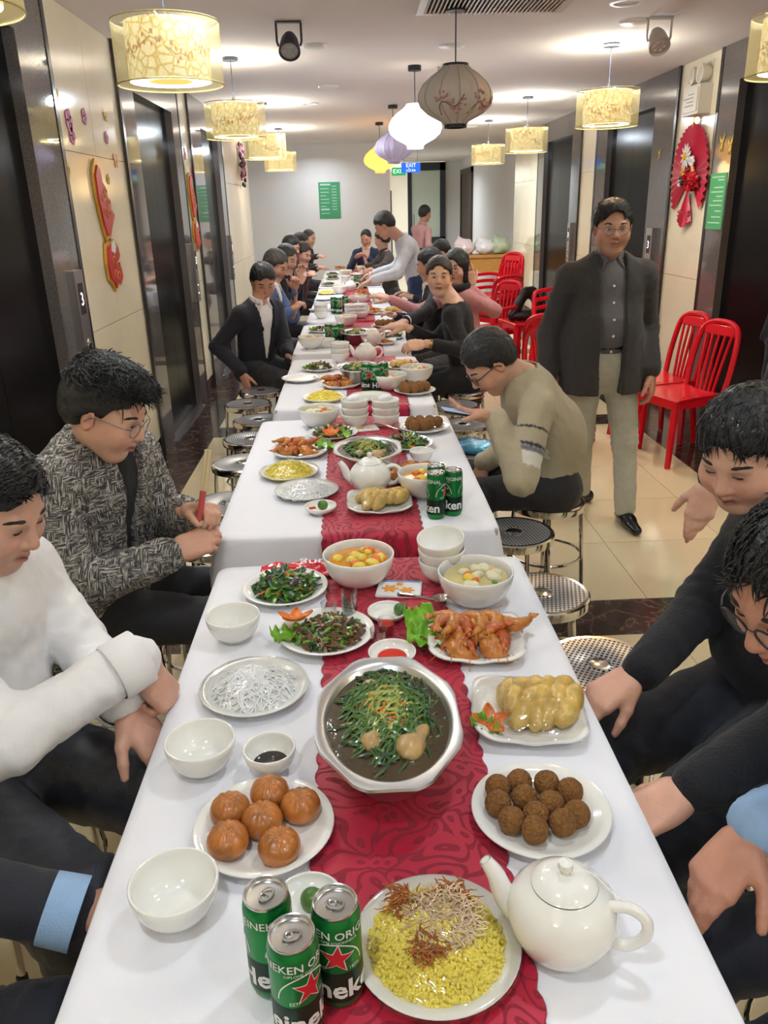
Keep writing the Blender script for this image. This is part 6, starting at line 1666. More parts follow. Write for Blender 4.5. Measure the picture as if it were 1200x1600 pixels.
# --- man in the tweed jacket
def tweed_extra(child, J):
    a, b_ = aty(312, 812, 2.05), aty(325, 703, 2.07); d = unit(b_ - a)
    t = tag(empty('chopstick_packet', a), 'pair of paper-wrapped chopsticks with a red end, held by the man in tweed', 'chopsticks')
    sid = unit(np.cross(d, (0, 1, 0)))
    for k, s_ in enumerate((-.0035, .0035)):
        v, f = tube([sid * s_, b_ - a + sid * s_ * 1.4], [.0034, .0042], 8); obj('chopstick', (v, f), mat('pale_bamboo', (226, 206, 160), .6), t)
    v, f = tube([-d * .0, (b_ - a) * .42], [.0088, .0086], 10); obj('paper_sleeve', (v, f), mat('printed_paper_sleeve', (206, 88, 84), .7), t)
    cv = tube(bez([J['neckb'] - J['f'] * .05 + J['u'] * .02, J['neckb'] + J['r'] * .06 + J['u'] * .015, J['neckb'] + J['f'] * .075 + J['r'] * .03 - J['u'] * .02], 5), .006, 8)
    q = J['chest'] + J['f'] * .155 - J['u'] * .3 + J['r'] * .04
    bv = xform(ball(.009, .009, .004, 14, 8), frame(J['u'], J['f'])); child('snap_button', bv[0] + q, bv[1], mat('cream_button', (222, 214, 196), .3))
P_, f_, r_ = seat_pose(-.84, 2.20, 0, .18)
person('young man in a grey tweed jacket and glasses looking at his chopsticks', GS, P_['pelvis'], (-.755, 2.20, .955), atz(164, 642, 1.145), (.9, -.16, -.42),
       {1: aty(287, 800, 2.16), -1: aty(262, 868, 2.0)}, P_['knees'], P_['ankles'], (222, 174, 148), 'quiff', face=dict(w=1.0, jaw=1.0, cheek=1.06), shdir=(-.36, -.93, 0), glasses='metal', eyes='narrow',
       top=dict(kind='jacket', mat=TW, inner=cloth('black_tee', (28, 28, 30)), collar=False, open=(.055, .35), minw=.4, hem=.12, amp=.007, off=.012, lapel=False, outer_collar=True), bottom=dict(mat=DTR),
       hands={1: dict(d=(.6, -.45, .25), n=(-.2, .6, .7), curl=(.75, .8, .85, .9), thumb=(.4, .5)), -1: dict(d=(.85, .32, .22), n=(.05, -.75, .6), curl=(.6, .7, .8, .85), thumb=(.35, .55))}, h=.009, hh=.0036, sw=.175, wide=1.12, headscale=1.05,
       poles={-1: (-.2, -.5, -.9), 1: (-.2, .6, -.8)}, lockn=1300, lockp=dict(L=.036, r=.0015, comb=(.3, .55, .25), lift=.2, zmin=.06), seed=3, extra=tweed_extra)
# --- man in the white shirt
P_, f_, r_ = seat_pose(-.88, 1.42, .05, .2, knee=.44, kz=.56, spread=.12)
person('man in a white shirt leaning over folded arms at the left edge', GS, P_['pelvis'], (-.78, 1.45, .94), atz(-18, 792, 1.13), (.86, -.28, -.42), {-1: atz(212, 1030, .865), 1: atz(188, 1092, .775)}, {-1: (-.5, 1.03, .55), 1: (-.43, 1.3, .55)}, {-1: (-.5, 1.0, .08), 1: (-.45, 1.46, .08)},
       (210, 164, 142), 'side', face=dict(w=1.03, cheek=1.05, jaw=1.05), shdir=(-.2, -1, 0), eyes='closed', top=dict(kind='shirt', mat=WHITE, collar=True, amp=.007, off=.012, cuffs=WHITE), bottom=dict(mat=DSH, belt=True, thick=1.25),
       hands={-1: dict(d=(.35, .2, -.85), n=(.8, -.2, .4), curl=(1.1, 1.15, 1.2, 1.2), thumb=(.3, .6)), 1: dict(d=(.55, -.35, -.65), n=(.6, -.2, .7), curl=(.35, .4, .4, .45))}, h=.009, hh=.0036, wide=1.08, belly=.02,
       poles={-1: (-.6, -.7, -.3), 1: (-.3, .8, -.5)}, lockn=700, lockp=dict(L=.028, r=.0016, comb=(.7, .1, .2), lift=.1, zmin=.07), seed=5)
# --- man at the lower left, mostly outside the picture
P_, f_, r_ = seat_pose(-.9, .66, .05, .1, knee=.44, kz=.54)
P_['knees'][1] = np.array([-.47, .80, .56]); P_['ankles'][1] = np.array([-.5, .8, .08])
person('man in a dark navy suit with a pale blue cuff at the lower left edge', GS, P_['pelvis'], (-.88, .66, .96), (-.84, .66, 1.18), (.9, -.3, -.3), {1: atz(112, 1425, .69), -1: (-.55, .45, .62)}, P_['knees'], P_['ankles'], (198, 148, 122), 'short', shdir=(0.05, -1, 0), eyes='closed',
       top=dict(kind='jacket', mat=NAVY, inner=LBL), bottom=dict(mat=NAVY), hands={1: dict(d=(.75, .1, -.1), n=(.0, 0, 1), curl=(.3, .3, .35, .4))}, h=.012, hh=.006, seed=6,
       extra=lambda child, J: child('cuff', *tube([J['wr'][1] - unit(J['wr'][1] - J['el'][1]) * .035, J['wr'][1] + unit(J['wr'][1] - J['el'][1]) * .012], [.05, .052], 20, cap=False), LBL))
# --- man in the dark suit
P_, f_, r_ = seat_pose(-.74, 6.0, -.75, .12, knee=.4)
person('man in a black suit and white shirt with his hand on a stool', GS, P_['pelvis'], (-.69, 5.92, .95), atz(411, 440, 1.155), (.28, -.82, -.42), {-1: aty(378, 580, 5.72), 1: (-.46, 5.72, .62)}, P_['knees'], P_['ankles'], (196, 144, 120), 'short', face=dict(w=1.02, hairline=-.004), shdir=r_, eyes='closed',
       top=dict(kind='jacket', mat=NAVY, inner=WHITE, open=(.07, .42)), bottom=dict(mat=DTR), hands={-1: dict(d=(.25, -.25, -.9), n=(-.6, -.6, .1), curl=(.3, .35, .4, .4)), 1: dict(d=(.6, -.5, -.2), n=(0, 0, 1))}, h=.012, hh=.0055, seed=8)
# --- man in blue
P_, f_, r_ = seat_pose(-.76, 6.95, -.2, .15)
person('grey-haired man in a blue denim jacket eating, behind the man in the suit', GS, P_['pelvis'], (-.70, 6.93, .97), atz(431, 415, 1.20), (.8, -.35, -.4), {-1: aty(452, 487, 6.7), 1: aty(460, 455, 6.85)}, P_['knees'], P_['ankles'], (202, 152, 126), 'short', HAIRG, shdir=r_, eyes='closed', top=dict(kind='jacket', mat=DEN, inner=WHITE, open=(.06, .4)), bottom=dict(mat=DTR), h=.014, hh=.0065, seed=9,
       hands={-1: dict(curl=(.8, .8, .8, .8)), 1: dict(curl=(.7, .8, .8, .8))})
def guest(label, grp, px, py, z, phi, look, wr, skin, hair, hairm, top, bottom=None, lean=.15, dx=-.10, **k):
    hd = atz(px, py, z); P_, f_, r_ = seat_pose(hd[0] - .12 * math.cos(phi), hd[1] - .12 * math.sin(phi), phi, lean)
    ch = hd - np.array([0, 0, .225]) - np.array([math.cos(phi), math.sin(phi), 0]) * .04
    return person(label, grp, P_['pelvis'], ch, hd, look, wr, P_['knees'], P_['ankles'], skin, hair, hairm, shdir=r_, top=top, bottom=bottom or dict(mat=DTR), h=k.pop('h', .017), hh=k.pop('hh', .008), **k)
guest('woman with grey hair and a black top holding food to her mouth', GS, 448, 404, 1.2, -.1, (.8, -.4, -.35), {-1: aty(466, 447, 7.7), 1: aty(470, 440, 7.9)}, (212, 164, 140), 'bun', HAIRG, dict(kind='shirt', mat=BLK2, crew=True, name='blouse'), eyes='closed', seed=11)
guest('dark-haired guest half hidden behind the grey-haired woman', GS, 455, 386, 1.22, -.1, (.85, -.3, -.3), {-1: aty(480, 440, 8.7), 1: aty(484, 432, 8.9)}, (212, 168, 144), 'short', None, dict(kind='shirt', mat=BLK2, crew=True), eyes='closed', seed=12)
guest('woman in a burgundy blouse at the left side of the sixth table', GS, 474, 396, 1.14, -.1, (.7, -.55, -.35), {-1: aty(490, 430, 9.0), 1: aty(492, 428, 9.3)}, (204, 156, 134), 'bun', HAIRB, dict(kind='shirt', mat=BURG, crew=True, name='blouse'), eyes='closed', seed=13)
guest('dark-haired guest behind the woman in burgundy', GS, 470, 380, 1.22, -.1, (.85, -.3, -.3), {-1: aty(495, 420, 10.4), 1: aty(498, 418, 10.6)}, (202, 156, 132), 'short', None, dict(kind='shirt', mat=BLK2, crew=True), eyes='closed', seed=14)
guest('balding man in a black coat reaching across the farthest table', GS, 483, 372, 1.22, -.1, (.8, -.4, -.25), {-1: aty(520, 405, 11.6), 1: aty(500, 410, 11.9)}, (212, 168, 146), 'thin', HAIRG, dict(kind='shirt', mat=BLK, crew=True, name='coat'), eyes='closed', seed=15, lean=.25)
# --- end of the table
guest('balding man in a navy suit seated at the far end of the tables', 'guests at the far end', 572, 372, 1.2, -1.75, (-.25, -.85, -.4), {-1: aty(556, 404, 12.45), 1: aty(576, 404, 12.45)}, (202, 150, 126), 'thin', None, dict(kind='jacket', mat=cloth('navy_blazer', (34, 44, 76)), inner=cloth('pale_pink_shirt', (226, 196, 190)), open=(.06, .35)), eyes='closed', seed=16)
guest('guest in a dark brown jacket partly hidden by the standing man in white', GR, 597, 374, 1.24, 3.4, (-.8, .5, -.2), {1: aty(575, 425, 10.2), -1: aty(565, 420, 10.6)}, (202, 156, 132), 'short', None, dict(kind='shirt', mat=BRN, collar=True, name='jacket'), eyes='closed', seed=17)
# --- standing men
def standing_white():
    pel = np.array([.68, 8.55, .92]); ch = np.array([.56, 8.5, 1.25]); hd = aty(601, 352, 8.45)
    person('man in a white shirt standing and leaning over the right side of the table', 'standing men', pel, ch, hd, (-.8, .15, -.5), {1: aty(583, 437, 8.15), -1: (.25, 8.75, .98)}, {1: (.62, 8.42, .5), -1: (.64, 8.72, .5)}, {1: (.68, 8.4, .08), -1: (.7, 8.75, .08)}, (198, 148, 124), 'short', shdir=(0, 1, 0), eyes='closed',
           top=dict(kind='shirt', mat=cloth('pale_white_shirt', (214, 216, 222), .75), collar=True, off=.014, amp=.006), bottom=dict(mat=JEAN), h=.013, hh=.0065, seed=18, poles={1: (.5, -.4, -.6)}, hands={1: dict(d=(-.8, -.3, -.3), n=(0, 0, 1))})
standing_white()
def standing_pink():
    hd = aty(664, 334, 13.6); x = hd[0]
    person('man in a pink shirt standing far back by the glass door', 'standing men', (x - .1, 13.6, .9), (x - .06, 13.6, 1.27), hd, (.75, .6, -.15), {1: (x + .15, 13.85, 1.0), -1: aty(690, 388, 13.4)}, {1: (x - .12, 13.7, .48), -1: (x - .1, 13.5, .48)}, {1: (x - .14, 13.7, .08), -1: (x - .12, 13.5, .08)}, (182, 134, 112), 'short', shdir=(.6, -.75, 0), top=dict(kind='shirt', mat=PNK2, collar=True), bottom=dict(mat=DTR), h=.018, hh=.009, seed=19)
standing_pink()
# --- right side, far guests
guest('dark-haired guest whose forehead shows behind the woman in black', GR, 689, 396, 1.19, 3.2, (-.6, -.7, -.3), {1: (.62, 8.1, .78), -1: (.6, 8.5, .78)}, (220, 178, 156), 'short', None, dict(kind='shirt', mat=NAVY, crew=True), eyes='closed', seed=20)
guest('man in a dark suit with a white cuff, hidden behind the woman in black', GR, 671, 414, 1.19, 3.2, (-.8, .3, -.2), {1: aty(632, 505, 6.0), -1: (.35, 6.6, .8)}, (206, 160, 136), 'short', None, dict(kind='jacket', mat=NAVY, inner=WHITE), eyes='closed', seed=21, h=.014, hh=.007,
      extra=lambda child, J: child('cuff', *tube([J['wr'][1] - unit(J['wr'][1] - J['el'][1]) * .02, J['wr'][1] + unit(J['wr'][1] - J['el'][1]) * .02], [.044, .042], 16, cap=False), WHITE))
guest('woman in a pink blouse and glasses holding a finger to her cheek', GR, 712, 418, 1.20, 3.6, (-.45, -.88, -.08), {1: aty(737, 452, 6.15), -1: aty(612, 468, 6.35)}, (224, 182, 160), 'bob', None, dict(kind='shirt', mat=PINK, crew=True, name='blouse'), glasses='metal', seed=22, h=.013, hh=.006, face=dict(lip=(196, 84, 80), mouth=.004, w=.98, jaw=.94), hands={1: dict(d=(-.15, -.1, .95), n=(.2, -.9, 0), curl=(.1, .8, .9, 1.0)), -1: dict(d=(-.9, 0, .3), n=(0, -.4, .8))},
      extra=lambda child, J: child('scarf', *tube([J['neckb'] + J['u'] * .012 + .078 * (J['r'] * math.cos(a) + J['f'] * math.sin(a)) for a in np.linspace(0, 6.283, 24, False)], .03, 8, closed=True), BLK2))
# --- woman in black
def woman_extra(child, J):
    w_, e_ = J['wr'][1], J['el'][1]; d = unit(w_ - e_)
    cv = tube([w_ - d * .03, w_ - d * .012], [.034, .033], 18, cap=False); child('watch_strap', cv[0], cv[1], mat('gold_watch', (200, 160, 90), .25, .9))
    v, f = ball(.011, .011, .005, 14, 8); child('watch_dial', xform((v, f), frame(d, (0, 0, 1)))[0] + w_ - d * .02 + np.array([0, -.028, .014]), f, mat('watch_face', (236, 230, 214), .2))
    for s_ in (-1, 1):
        q = J['head'] + J['Hd'] @ np.array([s_ * .08, .0, -.045]); v, f = ball(.006, .006, .006, 10, 8); child('earring', v + q, f, mat('pearl', (240, 234, 226), .2))
hd = atz(686, 433, 1.19)
person('woman in a black dress with tied-back hair looking at the camera', GR, (.76, 5.40, .53), (.69, 5.42, .955), hd, (-.12, -.98, .02), {1: aty(668, 537, 5.1), -1: aty(636, 512, 5.35)}, {1: (.4, 5.25, .5), -1: (.4, 5.5, .5)}, {1: (.42, 5.25, .08), -1: (.42, 5.5, .08)}, (228, 186, 160), 'bun', HAIRB, face=dict(lip=(186, 84, 76), w=.96, jaw=.9, cheek=.98, nose=.92), shdir=(.35, .95, 0), eyes='open', sw=.15, wide=.95,
       top=dict(kind='shirt', mat=BLK2, name='dress', frac=.78, hem=.08), bottom=dict(mat=BLK2), h=.011, hh=.005, seed=23, headscale=1.03, extra=woman_extra, poles={1: (.7, -.5, -.6)}, hands={1: dict(d=(-.95, .05, -.1), n=(.1, -.6, .8), curl=(.45, .5, .55, .6)), -1: dict(d=(-.9, .1, .1), n=(0, -.3, .9))})
# --- man in the striped sweater
def sweat_cols(V, J):
    V = np.asarray(V); base = lin((188, 176, 148)); C = np.tile(base, (len(V), 1))
    def band(t, a, b_, c):
        w_ = ((t > a) & (t < b_))[:, None]; C[:] = np.where(w_, lin(c), C)
    tor = -((V - J['chest']) @ J['u'])
    darm = np.full(len(V), 9.0); tarm = np.zeros(len(V))
    for sd in (1, -1):
        a, e = J['sh'][sd], J['el'][sd]; ab = e - a; L = np.linalg.norm(ab); t = np.clip((V - a) @ ab / L ** 2, 0, 1); d = np.linalg.norm(V - a - t[:, None] * ab, axis=1)
        tarm = np.where(d < darm, t * L, tarm); darm = np.minimum(darm, d)
        a2, e2 = J['el'][sd], J['wr'][sd]; ab = e2 - a2; L2 = np.linalg.norm(ab); t2 = np.clip((V - a2) @ ab / L2 ** 2, 0, 1); d2 = np.linalg.norm(V - a2 - t2[:, None] * ab, axis=1)
        tarm = np.where(d2 < darm, L + t2 * L2, tarm); darm = np.minimum(darm, d2)
    arm = (darm < .085) & (tor > -.01)
    t = np.where(arm, tarm, tor)
    fr = ((V - J['chest']) @ J['f'] > .0) | arm
    t = np.where(fr, t, 9)
    band(t, .088, .096, (58, 56, 62)); band(t, .152, .164, (62, 66, 80)); band(t, .168, .184, (120, 122, 134)); band(t, .186, .236, (232, 226, 212))
    return C
SWT = mat('ribbed_sweater', (188, 176, 148), .95, attr=True, bump=.4, bscale=220, sheen=.2)
def sweater_extra(child, J):
    p = J['wr'][1] + np.array([-.135, -.0, .03])
    t = tag(empty('smartphone', p), 'dark smartphone held by the man in the striped sweater', 'phone'); t.rotation_euler = (0, .22, .12)
    obj('case', cbox(.15, .072, .009, .003), M['black'], t, smooth=False); obj('screen', move(cbox(.142, .066, .001, .0003), (0, 0, .0048)), mat('phone_screen', (40, 44, 52), .08, emit=(150, 170, 200), estr=.5), t, smooth=False)
person('man in a beige striped sweater bent over his phone', GR, (.81, 3.17, .54), (.69, 3.11, .925), atz(766, 566, 1.055), (-.72, -.12, -.68), {1: aty(775, 655, 2.93), -1: aty(757, 722, 3.2)}, {1: (.47, 3.05, .52), -1: (.47, 3.3, .52)}, {1: (.5, 3.05, .08), -1: (.5, 3.3, .08)}, (212, 166, 140), 'short', face=dict(w=1.04, jaw=1.05, cheek=1.08), shdir=(.05, 1, 0), glasses='dark', eyes='closed', waist=(.82, 3.15, .75),
       top=dict(kind='shirt', mat=SWT, crew=True, name='sweater', off=.014, cols=sweat_cols, amp=.005), bottom=dict(mat=DTR), h=.0075, hh=.0042, seed=24, wide=1.0, up=(0, 0, 1), extra=sweater_extra, poles={1: (.75, -.35, -.6), -1: (.3, .3, -.9)},
       hands={1: dict(d=(-.9, .1, .2), n=(.1, -.45, -.85), curl=(.25, .3, .35, .4), thumb=(.5, -.5)), -1: dict(d=(-.4, -.2, -.8), n=(-.7, -.3, .4))})
# --- standing man in the dark jacket
def std_extra(child, J):          # shirt buttons, each set on the shirt front
    sh_ = [c for c in J['body'].children if c.name.startswith('shirt')][0]; V = np.array([tuple(v.co) for v in sh_.data.vertices]) + J['root'] - J['chest']
    x, y, z = V @ J['r'], V @ J['f'], V @ J['u']; bv, bf = ball(.0065, .0065, .003, 12, 6)
    for k in range(5):
        zz = -.035 - .078 * k; m_ = (np.abs(x) < .02) & (np.abs(z - zz) < .02)
        if m_.any(): child('button', xform((bv, bf), frame(J['u'], J['f']))[0] + J['chest'] + J['f'] * (y[m_].max() + .001) + J['u'] * zz, bf, M['trim'], parent=sh_)
person('middle-aged man standing in a dark grey jacket and pale trousers', 'standing men', (1.26, 4.02, .87), (1.255, 4.02, 1.285), aty(957, 357, 3.98), (-.12, -.98, -.06), {1: aty(1017, 578, 3.95), -1: (.97, 3.98, .78)}, {1: (1.40, 3.98, .45), -1: (1.20, 4.1, .45)}, {1: (1.42, 3.94, .09), -1: (1.27, 4.28, .09)}, (192, 144, 120), 'side', face=dict(w=1.05, jaw=1.06, cheek=1.05, hairline=.006, stubble=.1), shdir=(-1, -.02, 0), glasses='metal', eyes='narrow', wide=1.07, belly=.01,
       top=dict(kind='jacket', mat=CHAR, inner=GRSH, open=(.062, 9), hem=.15, amp=.005, off=.008, lapel=True), bottom=dict(mat=KHAKI, belt=True, toe={1: (.05, -1, 0), -1: (-1, -.1, 0)}), h=.010, hh=.0042, seed=25, sw=.175,
       poles={1: (.25, .9, 0), -1: (-.25, .9, 0)}, hands={1: dict(d=(.05, -.2, -.95), n=(.8, -.5, 0), curl=(.45, .5, .55, .6)), -1: dict(d=(0, -.2, -.95), n=(-.8, -.5, 0))}, lockn=300, lockp=dict(L=.025, r=.0016, comb=(.6, .5, -.2), lift=.15, zmin=.03),
       extra=std_extra)
# --- right foreground: man in the black sweater
person('man in a black sweater looking down at the right edge', GR, (.98, 1.50, .54), (.925, 1.52, .945), atz(1166, 704, 1.145), (-.72, -.56, -.42), {1: atz(1092, 1228, .715), -1: atz(990, 1065, .70)}, {1: (.53, 1.14, .53), -1: (.5, 1.4, .53)}, {1: (.56, 1.14, .08), -1: (.55, 1.6, .08)}, (222, 174, 150), 'short', face=dict(w=1.02, cheek=1.08, hairline=-.004), shdir=(.12, 1, 0), eyes='closed', wide=1.14, belly=.03,
       top=dict(kind='shirt', mat=BLK, crew=True, name='sweater', off=.01, amp=.004), bottom=dict(mat=NAVY, thick=1.2), h=.009, hh=.0036, seed=26, lockn=900, lockp=dict(L=.026, r=.0013, comb=(0, .7, -.6), lift=.1, zmin=.02), poles={1: (.7, -.5, -.4), -1: (.5, .5, -.6)},
       hands={1: dict(d=(-.75, -.1, -.35), n=(-.2, -.25, .9), curl=(.35, .4, .45, .5), thumb=(.6, .4)), -1: dict(d=(-.8, -.25, -.35), n=(-.2, -.25, .9), curl=(.4, .45, .5, .55), thumb=(.6, .4))})
# --- right foreground: man with glasses
P_, f_, r_ = seat_pose(.93, .84, 3.2, .2)
person('man with glasses and a pale blue shirt, cut off by the right edge', GR, (.95, .86, .54), (.80, .87, .935), atz(1262, 918, 1.13), (-.8, -.24, -.46), {-1: atz(1182, 1290, .745), 1: (.74, .6, .62)}, P_['knees'], P_['ankles'], (196, 142, 118), 'short', face=dict(w=1.02), shdir=(.05, 1, 0), glasses='dark', eyes='narrow', top=dict(kind='shirt', mat=LBL, collar=True, off=.01, amp=.007), bottom=dict(mat=NAVY), h=.009, hh=.0036, seed=27, lockn=800, lockp=dict(L=.03, r=.0017, comb=(.2, .5, -.4), lift=.4, zmin=.0),
       poles={-1: (.6, .5, -.4), 1: (.6, -.4, -.5)}, hands={-1: dict(d=(-.68, -.42, -.4), n=(-.35, -.2, .9), curl=(.3, .35, .4, .35), spread=.4, thumb=(.9, .2))})
# --- man in navy at the right edge, only his arm shows
def navy_extra(child, J):
    w_, e_ = J['wr'][1], J['el'][1]; d = unit(w_ - e_)
    cv = tube([w_ - d * .012, w_ + d * .012], [.036, .035], 20, cap=False); child('watch_strap', cv[0], cv[1], mat('steel_watch', (190, 188, 180), .3, .9, bump=.6, bscale=200))
person('man in a navy suit standing at the right edge, his watch hand showing', 'standing men', (1.36, 2.32, .92), (1.34, 2.32, 1.33), (1.33, 2.27, 1.56), (-.9, -.3, -.3), {1: aty(1094, 772, 2.08), -1: (1.42, 2.55, .85)}, {1: (1.42, 2.2, .5), -1: (1.45, 2.4, .5)}, {1: (1.45, 2.2, .08), -1: (1.48, 2.42, .08)}, (220, 174, 152), 'short', shdir=(.3, .95, 0), top=dict(kind='jacket', mat=NAVY, inner=WHITE), bottom=dict(mat=NAVY), h=.012, hh=.0045, seed=28, extra=navy_extra,
       hands={1: dict(d=(-.25, -.1, -.93), n=(-.35, -.9, 0), curl=(.04, .08, .12, .18), spread=.3, thumb=(.7, .3))}, poles={1: (.6, .2, -.2)})
# ================================================================ wall decorations
GOLD = mat('gold_foil', (214, 168, 60), .3, .5); REDF = mat('red_foil', (206, 36, 48), .35); REDS = mat('red_satin', (204, 24, 66), .35, sheen=.3); PNK = mat('pink_sticker', (206, 96, 160), .5); YEL = mat('yellow_sticker', (228, 190, 40), .5); PCH = mat('peach_sticker', (240, 184, 130), .5); WHT = mat('white_paper', (238, 236, 230), .6)
def on_wall(VF, side, y, z, d=.0):   # local x -> along the wall, local y -> up, local z -> out of the wall
    V = np.asarray(VF[0], float); d += .0125; xf = XL + d if side < 0 else XR - d
    s = 1 if side < 0 else -1
    out = np.stack([xf + s * V[:, 2], y - s * V[:, 0] * -1 if side < 0 else y - V[:, 0], z + V[:, 1]], 1)
    return out, [tuple(f)[::-1] for f in VF[1]] if side < 0 else VF[1]
def poly_plate(P, t): return prism(P, 0, t)
def butterfly(s):
    parts = []
    for sx in (-1, 1):
        for (cx, cy, a, b_) in ((.55, .35, .55, .38), (.4, -.35, .38, .3)):
            parts.append(prism([(s * sx * (cx + a * math.cos(t)), s * (cy + b_ * math.sin(t))) for t in np.linspace(0, 6.283, 14, False)], 0, .003))
    parts.append(prism([(s * x, s * y) for x, y in ((-.06, -.6), (.06, -.6), (.06, .6), (-.06, .6))], 0, .005)); return join(*parts)
def flower(s, n=5):
    return join(*[prism([(s * (.55 * math.cos(k * 6.283 / n) + .45 * math.cos(t)), s * (.55 * math.sin(k * 6.283 / n) + .45 * math.sin(t))) for t in np.linspace(0, 6.283, 12, False)], 0, .003) for k in range(n)])
def sticker(VF, mt, side, y, z, nm, lab, d=.002): o = obj(nm, on_wall(VF, side, y, z, d), mt, smooth=False); return tag(o, lab, 'wall sticker', 'wall stickers')
for (px, py, kind, s, mt, lab) in [(81, 150, 'b', .05, YEL, 'yellow butterfly sticker highest on the left tiled pillar'), (103, 188, 'f', .055, PNK, 'large pink flower sticker on the left tiled pillar'), (108, 212, 'f', .045, PNK, 'pink flower sticker just below the large pink one'), (127, 182, 'f', .042, PNK, 'slim pink flower sticker right of the large pink one'), (162, 215, 'f', .035, PNK, 'small pink flower sticker at the right edge of the left pillar'), (161, 183, 'b', .035, YEL, 'small yellow butterfly sticker right of the pink flowers'), (101, 266, 'f', .036, YEL, 'yellow flower sticker left of the red fish ornament'), (178, 252, 'b', .055, PCH, 'peach butterfly sticker right of the red fish ornament'), (165, 280, 'f', .03, YEL, 'small yellow flower sticker beside the red fish ornament')]:
    p = atx(px, py, XL); sticker(butterfly(s) if kind == 'b' else flower(s), mt, -1, p[1], p[2], 'wall_sticker', lab)
for (px, py, s, mt, lab) in [(286, 240, .05, PNK, 'upper pink flower sticker on the far left pillar'), (298, 270, .06, PNK, 'lower pink flower sticker on the far left pillar')]:
    p = atx(px, py, XL); sticker(flower(s), mt, -1, p[1], p[2], 'wall_sticker', lab)
def bird(s): return join(prism([(0, .1 * s), (.5 * s, .9 * s), (.35 * s, .1 * s), (.2 * s, -.1 * s)], 0, .003), prism([(0, .1 * s), (-.6 * s, .6 * s), (-.35 * s, -.05 * s), (-.1 * s, -.1 * s)], 0, .003), prism([(.2 * s, .15 * s), (-.1 * s, -.2 * s), (-.3 * s, -.9 * s), (.05 * s, -.5 * s), (.2 * s, -.95 * s), (.3 * s, -.1 * s)], 0, .003))
for (px, py, s, lab) in [(1129, 222, .07, 'left gold swallow sticker of the pair on the dark jamb above the green poster'), (1142, 226, .07, 'right gold swallow sticker of the pair on the dark jamb above the green poster'), (1031, 240, .055, 'single gold swallow sticker on the jamb left of the red fan')]:
    p = atx(px, py, XR - .03); sticker(bird(s), YEL, 1, p[1], p[2], 'wall_sticker', lab, .0195)
def ornament(y, z, sc, lab, flip=1, cols=(REDF, GOLD)):
    t = tag(empty('new_year_ornament', (0, 0, 0)), lab, 'wall ornament', 'red paper ornaments')
    up = [(-.10, .26), (-.05, .33), (-.01, .30), (.0, .22), (.05, .18), (.06, .12), (.10, .10), (.09, .04), (.14, .0), (.10, -.04), (.05, -.10), (.02, -.14), (-.03, -.14), (-.06, -.06), (-.08, .02), (-.10, .12)]
    lo = [(-.06, -.15), (.0, -.13), (.06, -.13), (.12, -.17), (.13, -.23), (.09, -.26), (.13, -.33), (.14, -.38), (.09, -.42), (.03, -.40), (.0, -.45), (-.03, -.40), (-.08, -.37), (-.09, -.27)]
    for P, nm in ((up, 'upper_figure'), (lo, 'lower_figure')):
        c = np.mean(P, 0)
        a = obj(nm, on_wall(prism([(flip * 1.45 * x * sc, q * sc) for x, q in P][::flip], 0, .012), -1, y, z, .004), cols[1], t, smooth=False)
        obj('red_inlay', on_wall(prism([(flip * 1.45 * (c[0] + (x - c[0]) * .82) * sc, (c[1] + (q - c[1]) * .86) * sc) for x, q in P][::flip], .012, .02), -1, y, z, .004), cols[0], a, smooth=False)
        for k in range(5):
            an = k * 1.3; q = (c[0] + .03 * math.cos(an), c[1] + .07 * math.sin(an))
            obj('gold_scale', on_wall(tube([(flip * 1.45 * (q[0] + .022 * math.cos(s_)) * sc, (q[1] + .022 * math.sin(s_)) * sc, .021) for s_ in np.linspace(0, 4.2, 10)], .003, 5), -1, y, z, .004), cols[1], a)
        if nm == 'lower_figure': obj('white_tail', on_wall(prism([(flip * 1.45 * x * sc, q * sc) for x, q in ((.0, -.15), (.04, -.14), (.06, -.18), (.03, -.22), (-.01, -.2))][::flip], .02, .024), -1, y, z, .004), WHT, a, smooth=False)
    return t
ornament(4.90, 1.62, .92, 'red and gold paper fish ornament on the left tiled pillar')
ornament(7.66, 1.68, .85, 'red ornament with flowers on the far left tiled pillar')
t = tag(empty('flower_garland', (0, 0, 0)), 'dark pink artificial flower garland high on the far left wall', 'garland')
r = random.Random(5)
for k, mt in enumerate((mat('garland_plum', (108, 44, 64), .6), mat('garland_pink', (206, 150, 170), .6), mat('garland_dark', (46, 44, 50), .6))):
    stuff(obj(['plum_flowers', 'pink_flowers', 'dark_leaves'][k], on_wall(join(*[move(ball(.03, .03, .02, 7, 5), (r.uniform(-.12, .12), r.uniform(-.2, .2) - .05 * k, .02 + r.uniform(0, .03))) for _ in range(26)]), -1, 11.3, 2.24, .01), mt, t))
